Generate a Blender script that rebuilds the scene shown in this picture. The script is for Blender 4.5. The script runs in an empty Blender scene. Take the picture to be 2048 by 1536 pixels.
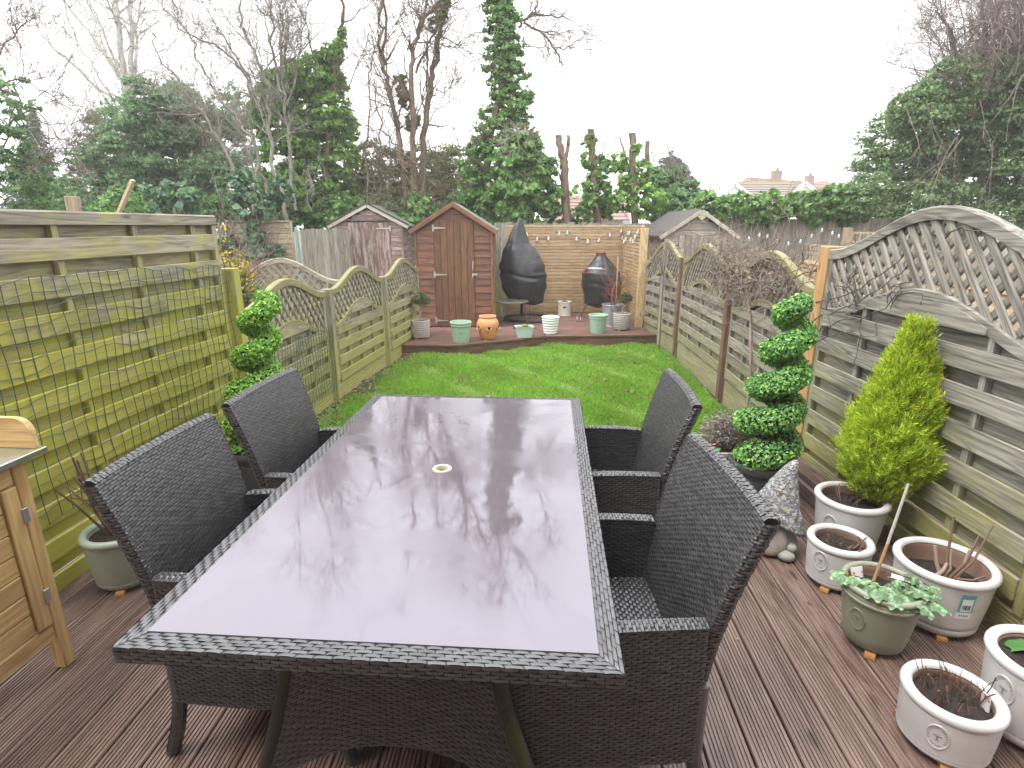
import bpy, math, random
import numpy as np
from mathutils import Vector, Matrix

random.seed(11)
RNG = np.random.default_rng(7)
SC = bpy.context.scene
COL = SC.collection
PI = math.pi
R = math.radians

# ---------------------------------------------------------------- camera
CAM_H = 1.64
PITCH = R(15.91)
FPX = 1106.0                       # focal length in pixels of a 2048 wide picture
cam_data = bpy.data.cameras.new('camera')
cam_data.sensor_width = 36.0
cam_data.lens = 36.0 * FPX / 2048.0
cam_data.clip_start = 0.05
cam_data.clip_end = 600.0
cam = bpy.data.objects.new('camera', cam_data)
COL.objects.link(cam)
cam.location = (0, 0, CAM_H)
cam.rotation_euler = (PI / 2 - PITCH, 0, 0)
SC.camera = cam

# ---------------------------------------------------------------- sky, sun, exposure
SUN_EL, SUN_AZ = R(60), R(250)
world = bpy.data.worlds.new('World')
SC.world = world
world.use_nodes = True
wn = world.node_tree
wn.nodes.clear()
sky = wn.nodes.new('ShaderNodeTexSky')
sky.sky_type = 'NISHITA'
sky.sun_disc = False
sky.sun_elevation = SUN_EL
sky.sun_rotation = SUN_AZ
sky.air_density = 1.0
sky.dust_density = 4.0
sky.ozone_density = 1.0
hs = wn.nodes.new('ShaderNodeHueSaturation')     # cloud cover takes the blue out of the sky
hs.inputs['Saturation'].default_value = 0.12
ov = wn.nodes.new('ShaderNodeMixRGB')
ov.inputs[0].default_value = 0.85
# an even layer of cloud, brighter overhead than at the horizon as overcast skies are
wt = wn.nodes.new('ShaderNodeTexCoord')
wsep = wn.nodes.new('ShaderNodeSeparateXYZ')
wmr = wn.nodes.new('ShaderNodeMapRange')
wmr.inputs['From Min'].default_value = 0.0
wmr.inputs['From Max'].default_value = 1.0
wmr.inputs['To Min'].default_value = 0.62
wmr.inputs['To Max'].default_value = 1.5
wmul = wn.nodes.new('ShaderNodeMixRGB')
wmul.blend_type = 'MULTIPLY'
wmul.inputs[0].default_value = 1.0
wmul.inputs[1].default_value = (11.6, 11.7, 12.0, 1)
wn.links.new(wt.outputs['Generated'], wsep.inputs[0])
wn.links.new(wsep.outputs[2], wmr.inputs[0])
wn.links.new(wmr.outputs[0], wmul.inputs[2])
wn.links.new(wmul.outputs[0], ov.inputs[2])
bg = wn.nodes.new('ShaderNodeBackground')
bg.inputs[1].default_value = 0.10
wo = wn.nodes.new('ShaderNodeOutputWorld')
wn.links.new(sky.outputs[0], hs.inputs['Color'])
wn.links.new(hs.outputs[0], ov.inputs[1])
wn.links.new(ov.outputs[0], bg.inputs[0])
wn.links.new(bg.outputs[0], wo.inputs[0])

sun_data = bpy.data.lights.new('sun', 'SUN')
sun_data.energy = 0.9
sun_data.angle = R(25)
sun_data.color = (1.0, 0.97, 0.93)
sun = bpy.data.objects.new('sun', sun_data)
COL.objects.link(sun)
sdir = Vector((math.sin(SUN_AZ) * math.cos(SUN_EL), math.cos(SUN_AZ) * math.cos(SUN_EL), math.sin(SUN_EL)))
sun.rotation_euler = sdir.to_track_quat('Z', 'Y').to_euler()

SC.view_settings.view_transform = 'Standard'
SC.view_settings.look = 'None'
SC.view_settings.gamma = 1.0
SC.view_settings.exposure = 1.42
SC.cycles.max_bounces = 6
SC.cycles.volume_bounces = 2
SC.cycles.transparent_max_bounces = 8


def at(px, py, Y):
    """world point at depth Y that stands where the 2048x1536 photograph shows (px, py)"""
    u = (px - 1024) / FPX
    v = (py - 768) / FPX
    c, s = math.cos(PITCH), math.sin(PITCH)
    k = Y / (c - v * s)
    return Vector((u * k, Y, CAM_H + (-s - v * c) * k))


def pxm(Y):
    """metres per photograph pixel at depth Y (near the horizon)"""
    return (Y * 0.9617 + 0.2) / FPX

# ---------------------------------------------------------------- mesh helpers
class MB:
    """collects vertices and faces, then makes one mesh"""
    def __init__(self):
        self.v, self.n, self.f, self.q = [], 0, [], []
        self.tb = {}

    def add(self, verts, faces, M=None):
        verts = np.asarray(verts, float)
        if M is not None:
            A = np.array(M)
            verts = verts @ A[:3, :3].T + A[:3, 3]
        o = self.n
        self.v.append(verts)
        self.n += len(verts)
        if isinstance(faces, np.ndarray):
            self.q.append(faces + o)
        else:
            self.f += [tuple(i + o for i in fc) for fc in faces]
        return self

    def box(self, c, s, M=None, ch=0.0):
        v, f = box_geo(s[0], s[1], s[2], ch)
        return self.add(np.asarray(v) + np.asarray(c, float), f, M)

    def bar(self, p, q, w, h, up=(0, 0, 1), ch=0.0):
        M, L = frame(p, q, up)
        v, f = box_geo(L, w, h, ch)
        return self.add(v, f, M)

    def tube(self, pts, rad, n=6, cap=True):
        if not cap and n <= 5 and not np.isscalar(rad):
            self.tb.setdefault((len(pts), n), []).append((pts, rad))       # thin twigs are made all at once
            return self
        P = np.asarray(pts, float)
        k = len(P)
        rad = np.full(k, rad, float) if np.isscalar(rad) else np.asarray(rad, float)
        T = np.empty_like(P)
        T[1:-1] = P[2:] - P[:-2]
        T[0] = P[1] - P[0]
        T[-1] = P[-1] - P[-2]
        T /= np.linalg.norm(T, axis=1)[:, None] + 1e-12
        ref = np.array([0.31, 0.17, 0.93]) if abs(T[0][2]) < 0.8 else np.array([0.93, 0.21, 0.3])
        A = np.cross(T, ref)
        A /= np.linalg.norm(A, axis=1)[:, None] + 1e-12
        B = np.cross(T, A)
        a = np.arange(n) * 2 * PI / n
        V = P[:, None, :] + rad[:, None, None] * (np.cos(a)[None, :, None] * A[:, None, :] + np.sin(a)[None, :, None] * B[:, None, :])
        i = np.arange(k - 1)[:, None] * n
        j = np.arange(n)[None, :]
        j2 = (j + 1) % n
        Q = np.stack([i + j, i + j2, i + n + j2, i + n + j], -1).reshape(-1, 4)
        o = self.n
        self.add(V.reshape(-1, 3), Q)
        if cap and n > 3:
            self.f.append(tuple(o + x for x in range(n)))
            self.f.append(tuple(o + (k - 1) * n + x for x in reversed(range(n))))
        return self

    def lathe(self, prof, n=32, c=(0, 0, 0), wob=0.0, closed=False):
        pr = np.asarray(prof, float)
        k = len(pr)
        a = np.arange(n) * 2 * PI / n
        w = 1 + wob * np.sin(3 * a + 1) if wob else np.ones(n)
        V = np.stack([pr[:, 0, None] * np.cos(a) * w, pr[:, 0, None] * np.sin(a) * w, np.repeat(pr[:, 1, None], n, 1)], -1)
        i = np.arange(k - 1)[:, None] * n
        j = np.arange(n)[None, :]
        j2 = (j + 1) % n
        Q = np.stack([i + j, i + j2, i + n + j2, i + n + j], -1).reshape(-1, 4)
        return self.add(V.reshape(-1, 3) + np.asarray(c, float), Q)

    def prism(self, poly, d, M=None):
        """polygon in local x,z pushed from y=-d/2 to y=d/2"""
        n = len(poly)
        v = [(x, -d / 2, z) for x, z in poly] + [(x, d / 2, z) for x, z in poly]
        f = [tuple(range(n)), tuple(range(2 * n - 1, n - 1, -1))]
        f += [(i, i + n, (i + 1) % n + n, (i + 1) % n) for i in range(n)]
        return self.add(v, f, M)

    def flush(self):
        for (k, n), L in self.tb.items():
            P = np.array([a for a, _ in L], float)
            rad = np.array([b for _, b in L], float)
            T = np.empty_like(P)
            T[:, 1:-1] = P[:, 2:] - P[:, :-2]
            T[:, 0] = P[:, 1] - P[:, 0]
            T[:, -1] = P[:, -1] - P[:, -2]
            T /= np.linalg.norm(T, axis=2)[..., None] + 1e-12
            ref = np.where(np.abs(T[:, :1, 2:]) < 0.8, np.array([0.31, 0.17, 0.93]), np.array([0.93, 0.21, 0.3]))
            A = np.cross(T, np.broadcast_to(ref, T.shape))
            A /= np.linalg.norm(A, axis=2)[..., None] + 1e-12
            B = np.cross(T, A)
            a = np.arange(n) * 2 * PI / n
            V = P[:, :, None, :] + rad[:, :, None, None] * (np.cos(a)[:, None] * A[:, :, None, :] + np.sin(a)[:, None] * B[:, :, None, :])
            i = np.arange(k - 1)[:, None] * n
            j = np.arange(n)[None, :]
            j2 = (j + 1) % n
            Q = np.stack([i + j, i + j2, i + n + j2, i + n + j], -1).reshape(-1, 4)
            Q = (np.arange(len(L))[:, None, None] * (k * n) + Q[None]).reshape(-1, 4)
            self.add(V.reshape(-1, 3), Q)
        self.tb = {}

    def mesh(self, name):
        self.flush()
        me = bpy.data.meshes.new(name)
        V = np.concatenate(self.v) if self.v else np.zeros((0, 3))
        Q = np.concatenate(self.q) if self.q else np.zeros((0, 4), int)
        lt = [np.full(len(Q), Q.shape[1] if len(Q) else 4, np.int32), np.array([len(x) for x in self.f], np.int32)]
        li = [Q.reshape(-1).astype(np.int32), np.array([i for x in self.f for i in x], np.int32)]
        lt, li = np.concatenate(lt), np.concatenate(li)
        me.vertices.add(len(V))
        me.vertices.foreach_set('co', V.astype(np.float32).reshape(-1))
        me.loops.add(len(li))
        me.loops.foreach_set('vertex_index', li)
        me.polygons.add(len(lt))
        ls = np.concatenate([[0], np.cumsum(lt)[:-1]]).astype(np.int32) if len(lt) else np.zeros(0, np.int32)
        me.polygons.foreach_set('loop_start', ls)
        me.update(calc_edges=True)
        me.validate()
        if len(me.polygons):
            me.polygons.foreach_set('use_smooth', np.zeros(len(me.polygons), bool))
        return me

    def build(self, name, mat, parent=None, smooth=False, loc=None, rot=None):
        return link(name, self.mesh(name), mat, parent, smooth, loc, rot)


def link(name, me, mat=None, parent=None, smooth=False, loc=None, rot=None):
    if mat is not None and not me.materials:
        me.materials.append(mat)
    if smooth and len(me.polygons):
        me.polygons.foreach_set('use_smooth', np.ones(len(me.polygons), bool))
        if smooth != 'all':
            try:
                me.set_sharp_from_angle(angle=R(40))
            except Exception:
                pass
    o = bpy.data.objects.new(name, me)
    COL.objects.link(o)
    if parent is not None:
        o.parent = parent
    if loc is not None:
        o.location = loc
    if rot is not None:
        o.rotation_euler = rot
    return o


def box_geo(x, y, z, ch=0.0):
    a, b, c = x / 2, y / 2, z / 2
    ch = min(ch, a * .8, b * .8, c * .8)
    if ch <= 0:
        v = [(i * a, j * b, k * c) for i in (-1, 1) for j in (-1, 1) for k in (-1, 1)]
        f = [(0, 1, 3, 2), (4, 6, 7, 5), (0, 4, 5, 1), (2, 3, 7, 6), (0, 2, 6, 4), (1, 5, 7, 3)]
        return v, f
    v, idx = [], {}
    for i in (-1, 1):
        for j in (-1, 1):
            for k in (-1, 1):
                for ax in range(3):
                    idx[i, j, k, ax] = len(v)
                    v.append((i * (a if ax == 0 else a - ch), j * (b if ax == 1 else b - ch), k * (c if ax == 2 else c - ch)))
    f = []
    for ax in range(3):
        for s in (-1, 1):
            cs = []
            for (p, q) in ((-1, -1), (1, -1), (1, 1), (-1, 1)):
                t = [p, q]
                t.insert(ax, s)
                cs.append(idx[t[0], t[1], t[2], ax])
            flip = (s == 1) != (ax == 1)
            f.append(tuple(cs) if flip else tuple(reversed(cs)))
    for ax in range(3):
        o = [t for t in range(3) if t != ax]
        for p in (-1, 1):
            for q in (-1, 1):
                def key(e, face):
                    t = [0, 0, 0]
                    t[ax], t[o[0]], t[o[1]] = e, p, q
                    return idx[t[0], t[1], t[2], face]
                f.append((key(-1, o[0]), key(1, o[0]), key(1, o[1]), key(-1, o[1])))
    for i in (-1, 1):
        for j in (-1, 1):
            for k in (-1, 1):
                f.append((idx[i, j, k, 0], idx[i, j, k, 1], idx[i, j, k, 2]))
    return v, f


def frame(p, q, up=(0, 0, 1)):
    p, q = Vector(p), Vector(q)
    x = q - p
    L = x.length
    x.normalize()
    u = Vector(up)
    y = u.cross(x)
    if y.length < 1e-5:
        y = Vector((0, 1, 0)).cross(x)
        if y.length < 1e-5:
            y = Vector((1, 0, 0)).cross(x)
    y.normalize()
    z = x.cross(y)
    M = Matrix(((x.x, y.x, z.x, 0), (x.y, y.y, z.y, 0), (x.z, y.z, z.z, 0), (0, 0, 0, 1)))
    M.translation = (p + q) / 2
    return M, L


_cache = {}


def plank(name, mat, parent, p, q, w, h, up=(0, 0, 1), ch=0.003):
    """a bevelled bar from p to q (w sideways, h along up); its grain runs along local x"""
    M, L = frame(p, q, up)
    key = (round(L, 3), round(w, 4), round(h, 4), ch, mat.name)
    if key not in _cache:
        m = MB()
        m.add(*box_geo(L, w, h, ch))
        _cache[key] = m.mesh(name)
        _cache[key].materials.append(mat)
    o = bpy.data.objects.new(name, _cache[key])
    COL.objects.link(o)
    if parent is not None:
        o.parent = parent
    o.matrix_local = M
    return o


def empty(name, loc=(0, 0, 0), rz=0.0, label=None, cat=None, group=None):
    o = bpy.data.objects.new(name, None)
    o.empty_display_size = 0.1
    COL.objects.link(o)
    o.location = loc
    o.rotation_euler = (0, 0, rz)
    return tag(o, label, cat, group)


def tag(o, label=None, cat=None, group=None, kind=None):
    if label:
        o['label'] = label
    if cat:
        o['category'] = cat
    if group:
        o['group'] = group
    if kind:
        o['kind'] = kind
    return o


def copy_tree(o, parent=None):
    c = o.copy()
    COL.objects.link(c)
    c.parent = parent
    for ch in list(o.children):
        k = copy_tree(ch, c)
        k.matrix_local = ch.matrix_local
    return c


_glyph = {}


def text_geo(s, size):
    if s not in _glyph:
        _glyph[s] = text_geo_1(s, 1.0)
    v, f = _glyph[s]
    return [(x * size, y * size, 0.0) for x, y, _ in v], f


def text_geo_1(s, size):
    cu = bpy.data.curves.new('t', 'FONT')
    cu.body = s
    cu.size = size
    cu.align_x = 'CENTER'
    cu.align_y = 'CENTER'
    cu.resolution_u = 2
    o = bpy.data.objects.new('t', cu)
    COL.objects.link(o)
    dg = bpy.context.evaluated_depsgraph_get()
    me = bpy.data.meshes.new_from_object(o.evaluated_get(dg))
    v = [tuple(x.co) for x in me.vertices]
    f = [tuple(p.vertices) for p in me.polygons]
    bpy.data.objects.remove(o)
    bpy.data.curves.remove(cu)
    bpy.data.meshes.remove(me)
    return v, f

# ---------------------------------------------------------------- materials
class Mat:
    def __init__(self, name):
        self.m = bpy.data.materials.new(name)
        self.m.use_nodes = True
        self.t = self.m.node_tree
        self.b = self.t.nodes['Principled BSDF']
        self.out = self.t.nodes['Material Output']

    def n(self, typ, ins=None, **props):
        nd = self.t.nodes.new('ShaderNode' + typ)
        for k, v in props.items():
            setattr(nd, k, v)
        for k, v in (ins or {}).items():
            self.set(nd.inputs[k], v)
        return nd

    def set(self, sock, v):
        if isinstance(v, bpy.types.NodeSocket):
            self.t.links.new(v, sock)
        elif isinstance(v, bpy.types.Node):
            self.t.links.new(v.outputs[0], sock)
        else:
            if isinstance(v, tuple) and len(v) == 3 and sock.type == 'RGBA':
                v = v + (1,)
            sock.default_value = v

    def math(self, op, a, b=0.0, c=0.0, clamp=False):
        nd = self.t.nodes.new('ShaderNodeMath')
        nd.operation = op
        nd.use_clamp = clamp
        for i, x in enumerate((a, b, c)):
            self.set(nd.inputs[i], x)
        return nd.outputs[0]

    def vmath(self, op, a, b):
        nd = self.t.nodes.new('ShaderNodeVectorMath')
        nd.operation = op
        self.set(nd.inputs[0], a)
        self.set(nd.inputs[1], b)
        return nd.outputs[0]

    def mix(self, f, a, b, mode='MIX'):
        nd = self.t.nodes.new('ShaderNodeMixRGB')
        nd.blend_type = mode
        self.set(nd.inputs[0], f)
        self.set(nd.inputs[1], a)
        self.set(nd.inputs[2], b)
        return nd.outputs[0]

    def ramp(self, f, stops):
        nd = self.t.nodes.new('ShaderNodeValToRGB')
        el = nd.color_ramp.elements
        while len(el) < len(stops):
            el.new(0.5)
        for e, (p, c) in zip(el, stops):
            e.position = p
            e.color = tuple(c) + (1,) if len(c) == 3 else c
        self.set(nd.inputs[0], f)
        return nd.outputs[0]

    def noise(self, vec, scale, detail=4, rough=0.55, dist=0.0):
        nd = self.n('TexNoise', {'Scale': scale, 'Detail': detail, 'Roughness': rough, 'Distortion': dist})
        self.t.links.new(vec, nd.inputs['Vector'])
        return nd.outputs[0]

    def step(self, x, lo, hi, a=0.0, b=1.0):
        nd = self.n('MapRange', {'From Min': lo, 'From Max': hi, 'To Min': a, 'To Max': b}, interpolation_type='SMOOTHSTEP')
        self.set(nd.inputs[0], x)
        return nd.outputs[0]

    def bump(self, h, strength=0.3, dist=0.002):
        nd = self.n('Bump', {'Strength': strength, 'Distance': dist, 'Height': h})
        self.set(self.b.inputs['Normal'], nd)

    def col(self, c):
        self.set(self.b.inputs['Base Color'], c)

    def rough(self, r):
        self.set(self.b.inputs['Roughness'], r)

    def coords(self):
        """object coordinates moved by a random amount for each object"""
        tc = self.n('TexCoord')
        oi = self.n('ObjectInfo')
        k = self.math('MULTIPLY', oi.outputs['Random'], 37.3)
        cv = self.n('CombineXYZ', {0: k, 1: self.math('MULTIPLY', k, 1.7), 2: self.math('MULTIPLY', k, 0.6)})
        return self.vmath('ADD', tc.outputs['Object'], cv.outputs[0]), oi.outputs['Random']


def wood(name, c0, c1, rough=0.7, algae=None, vary=0.3, knots=True, bump=0.5, flake=None, streak=1.0):
    """c0 dark grain, c1 light grain; algae = (colour, z where full, z where gone, amount, patch scale)"""
    m = Mat(name)
    vec, rnd = m.coords()
    g1 = m.noise(m.vmath('MULTIPLY', vec, (3.5, 85.0, 85.0)), 1.0, 5, 0.65)
    g2 = m.noise(m.vmath('MULTIPLY', vec, (0.9, 9.0, 9.0)), 1.0, 2, 0.5, 0.6)
    rings = m.math('SINE', m.math('MULTIPLY', g2, 60.0))
    g3 = m.noise(m.vmath('MULTIPLY', vec, (1.2, 4.0, 4.0)), 1.0, 3)
    f = m.math('ADD', m.math('MULTIPLY', g1, 0.9), m.math('MULTIPLY', rings, 0.09 * streak))
    f = m.math('ADD', f, m.math('MULTIPLY', g3, 0.45))
    f = m.math('ADD', f, -0.17)
    c = m.ramp(f, [(0.26, c0), (0.72, c1)])
    if flake:
        fl = m.step(m.noise(m.vmath('MULTIPLY', vec, (2.5, 16.0, 16.0)), 1.0, 6, 0.65), 0.42, 0.56)
        c = m.mix(fl, c, flake)
    if knots:
        vo = m.n('TexVoronoi', {'Scale': 1.0, 'Randomness': 1.0})
        m.t.links.new(m.vmath('MULTIPLY', vec, (2.3, 8.0, 8.0)), vo.inputs['Vector'])
        k = m.step(vo.outputs['Distance'], 0.05, 0.13, 0.75, 0.0)
        c = m.mix(k, c, tuple(x * 0.45 for x in c0))
    hv = m.n('HueSaturation', {'Value': m.math('ADD', m.math('MULTIPLY', rnd, vary), 1 - vary / 2), 'Color': c})
    c = hv.outputs[0]
    if algae:
        ac, zf, zg, am, ps = algae
        ge = m.n('NewGeometry')
        sx = m.n('SeparateXYZ', {0: ge.outputs['Position']})
        hgt = m.step(sx.outputs[2], zf, zg, 1.0, 0.0)
        pn = m.noise(m.vmath('ADD', ge.outputs['Position'], vec), ps, 4, 0.6)
        pn2 = m.noise(m.vmath('MULTIPLY', vec, (2.0, 14.0, 14.0)), 1.0, 4, 0.6)
        k = m.math('ADD', m.math('MULTIPLY', pn, 0.8), m.math('MULTIPLY', pn2, 0.45))
        k = m.math('ADD', k, m.math('MULTIPLY', hgt, 0.55))
        k = m.step(k, 0.70, 1.18)
        c = m.mix(m.math('MULTIPLY', k, am), c, m.mix(g1, tuple(x * 0.62 for x in ac), ac))
    m.col(c)
    m.rough(m.math('ADD', m.math('MULTIPLY', g1, 0.25), rough - 0.12))
    m.bump(m.math('ADD', g1, m.math('MULTIPLY', rings, 0.12)), bump, 0.003)
    return m.m


def plain(name, c, rough=0.5, metal=0.0, mott=0.12, scale=12.0, bump=0.0, spec=None, dirt=None, coat=0.0):
    m = Mat(name)
    tc = m.n('TexCoord')
    nz = m.noise(tc.outputs['Object'], scale, 5, 0.6)
    c2 = m.mix(nz, tuple(x * (1 - mott) for x in c), tuple(min(1, x * (1 + mott)) for x in c))
    if dirt:
        d = m.step(m.noise(tc.outputs['Object'], dirt[1], 6, 0.65), dirt[2], dirt[2] + 0.14)
        c2 = m.mix(m.math('MULTIPLY', d, dirt[3]), c2, dirt[0])
    m.col(c2)
    m.set(m.b.inputs['Metallic'], metal)
    m.rough(m.math('ADD', m.math('MULTIPLY', nz, 0.16), rough - 0.08))
    if spec is not None:
        m.set(m.b.inputs['Specular IOR Level'], spec)
    if coat:
        m.set(m.b.inputs['Coat Weight'], coat)
        m.set(m.b.inputs['Coat Roughness'], 0.1)
    if bump:
        m.bump(m.noise(tc.outputs['Object'], scale * 4, 4), bump, 0.004)
    return m.m


def leafmat(name, cols, rough=0.45, trans=0.25, spec=0.4, patch=None):
    """every leaf takes its own tone from cols"""
    m = Mat(name)
    ge = m.n('NewGeometry')
    n = len(cols)
    c = m.ramp(ge.outputs['Random Per Island'], [(i / max(1, n - 1), k) for i, k in enumerate(cols)])
    if patch:
        c = m.mix(m.step(m.noise(ge.outputs['Position'], patch[1], 5, 0.6), 0.50, 0.68, 0.0, patch[2]), c, patch[0])
    pn = m.noise(ge.outputs['Position'], 1.3, 3)
    hv = m.n('HueSaturation', {'Value': m.math('ADD', m.math('MULTIPLY', pn, 0.9), 0.55), 'Color': c})
    m.col(hv.outputs[0])
    m.rough(rough)
    m.set(m.b.inputs['Specular IOR Level'], spec)
    tr = m.n('BsdfTranslucent', {'Color': hv.outputs[0]})
    mx = m.n('MixShader', {0: trans})
    m.t.links.new(m.b.outputs[0], mx.inputs[1])
    m.t.links.new(tr.outputs[0], mx.inputs[2])
    m.t.links.new(mx.outputs[0], m.out.inputs['Surface'])
    return m.m


ALG = (0.40, 0.40, 0.035)
W = {}
W['fence_left'] = wood('fence_left', (0.11, 0.095, 0.07), (0.36, 0.325, 0.26), algae=((0.47, 0.46, 0.04), 0.6, 2.15, 0.85, 3.4))
W['fence_left_low'] = wood('fence_left_low', (0.12, 0.105, 0.075), (0.36, 0.325, 0.25), algae=((0.40, 0.38, 0.07), -0.15, 1.35, 0.72, 3.2))
W['fence_right'] = wood('fence_right', (0.085, 0.077, 0.062), (0.355, 0.335, 0.285), algae=((0.33, 0.32, 0.075), -0.1, 1.15, 0.75, 2.4))
W['fence_far'] = wood('fence_far', (0.10, 0.088, 0.068), (0.36, 0.325, 0.27), algae=((0.30, 0.29, 0.08), -0.1, 0.9, 0.5, 2.4))
W['rail_alg'] = wood('rail_alg', (0.11, 0.098, 0.065), (0.31, 0.28, 0.195), algae=((0.27, 0.25, 0.055), 0.8, 2.6, 0.5, 5.0))
W['orange_post'] = wood('orange_post', (0.25, 0.125, 0.045), (0.48, 0.29, 0.13), algae=((0.30, 0.28, 0.05), -0.1, 0.35, 0.7, 3.0))
W['brown_post'] = wood('brown_post', (0.07, 0.035, 0.022), (0.20, 0.11, 0.07), knots=False)
W['deck'] = wood('deck', (0.078, 0.046, 0.037), (0.25, 0.168, 0.135), rough=0.36, vary=0.35, knots=True, bump=0.35)
W['deck_far'] = wood('deck_far', (0.075, 0.034, 0.025), (0.235, 0.125, 0.09), rough=0.45, vary=0.3, knots=False, bump=0.3)
W['shed_brown'] = wood('shed_brown', (0.08, 0.032, 0.018), (0.235, 0.105, 0.064), rough=0.55, vary=0.35)
W['shed_door'] = wood('shed_door', (0.07, 0.031, 0.015), (0.21, 0.105, 0.052), rough=0.5, vary=0.25)
W['shed_trim'] = wood('shed_trim', (0.11, 0.047, 0.026), (0.24, 0.115, 0.06), rough=0.55, knots=False)
W['shed_post'] = wood('shed_post', (0.10, 0.055, 0.03), (0.26, 0.16, 0.09), algae=((0.33, 0.33, 0.05), 0.0, 1.0, 0.8, 3.0))
W['shed_pale'] = wood('shed_pale', (0.20, 0.15, 0.13), (0.46, 0.385, 0.345), flake=(0.21, 0.135, 0.11), knots=False)
W['shed_pale_door'] = wood('shed_pale_door', (0.28, 0.22, 0.19), (0.44, 0.37, 0.33), flake=(0.17, 0.10, 0.078), knots=False)
W['grey_trim'] = wood('grey_trim', (0.26, 0.23, 0.18), (0.55, 0.50, 0.42), knots=False)
W['screen'] = wood('screen', (0.27, 0.165, 0.075), (0.52, 0.36, 0.20), vary=0.3, bump=0.3)
W['screen_post'] = wood('screen_post', (0.36, 0.25, 0.11), (0.64, 0.48, 0.27), vary=0.1)
W['bench'] = wood('bench', (0.33, 0.195, 0.07), (0.60, 0.41, 0.18), rough=0.6, vary=0.22, bump=0.25)
W['grey_board'] = wood('grey_board', (0.14, 0.12, 0.095), (0.40, 0.36, 0.30), vary=0.45)
W['lap'] = wood('lap', (0.20, 0.15, 0.09), (0.48, 0.39, 0.27), vary=0.3, algae=((0.32, 0.33, 0.09), -0.1, 1.2, 0.4, 3.0))
W['new_lap'] = wood('new_lap', (0.36, 0.25, 0.13), (0.60, 0.46, 0.30), vary=0.2)
W['stake'] = wood('stake', (0.45, 0.33, 0.2), (0.62, 0.5, 0.36), vary=0.1, knots=False)
# ---------------------------------------------------------------- ground, lawn
LAWN = -0.12
FAR = 0.03


def left_x(Y):          # line of the left fence
    if Y < 5.56:
        return -2.13 + 0.0855 * (Y - 2.45)
    return -1.862 + 0.134 * (Y - 5.56)


def right_x(Y):
    if Y < 3.7:
        return 2.05
    if Y < 7.6:
        return 2.05 + (Y - 3.7) * 0.066
    return 2.307 - (Y - 7.6) * 0.075


m = Mat('earth')
ge = m.n('NewGeometry')
nz = m.noise(ge.outputs['Position'], 3.0, 6, 0.65)
m.col(m.ramp(nz, [(0.3, (0.035, 0.028, 0.018)), (0.55, (0.07, 0.06, 0.03)), (0.7, (0.06, 0.085, 0.025))]))
m.rough(0.95)
EARTH = m.m
g = MB()
n = 40
xs = np.linspace(-1, 1, n + 1)
xs = np.sign(xs) * np.abs(xs) ** 2.2 * 250
X, Yg = np.meshgrid(xs, xs + 30)
g.add(np.stack([X, Yg, np.full_like(X, -0.16)], -1).reshape(-1, 3),
      np.array([(j * (n + 1) + i, j * (n + 1) + i + 1, (j + 1) * (n + 1) + i + 1, (j + 1) * (n + 1) + i) for j in range(n) for i in range(n)]))
tag(g.build('ground', EARTH), kind='structure')

m = Mat('turf')
ge = m.n('NewGeometry')
a = m.noise(ge.outputs['Position'], 1.6, 4, 0.6)
b = m.noise(ge.outputs['Position'], 45.0, 4, 0.7)
c = m.ramp(m.math('ADD', m.math('MULTIPLY', a, 0.5), m.math('MULTIPLY', b, 0.5)),
           [(0.3, (0.05, 0.07, 0.012)), (0.5, (0.085, 0.15, 0.016)), (0.68, (0.17, 0.22, 0.04))])
m.col(c)
m.rough(0.9)
TURF = m.m
g = MB()
ny, nx = 50, 40
V = []
for j in range(ny + 1):
    Y = 3.60 + (8.75 - 3.60) * j / ny
    x0, x1 = left_x(Y) + 0.02, right_x(Y) - 0.03
    for i in range(nx + 1):
        x = x0 + (x1 - x0) * i / nx
        V.append((x, Y, LAWN - 0.008 + 0.012 * math.sin(x * 3.1 + Y) * math.sin(Y * 2.3) + 0.004 * math.sin(17 * x) * math.sin(13 * Y)))
g.add(V, np.array([(j * (nx + 1) + i, j * (nx + 1) + i + 1, (j + 1) * (nx + 1) + i + 1, (j + 1) * (nx + 1) + i) for j in range(ny) for i in range(nx)]))
lawn = tag(g.build('lawn', TURF, smooth='all'), kind='structure')


def lawn_z(x, Y):
    return LAWN - 0.008 + 0.012 * np.sin(x * 3.1 + Y) * np.sin(Y * 2.3)


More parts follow.
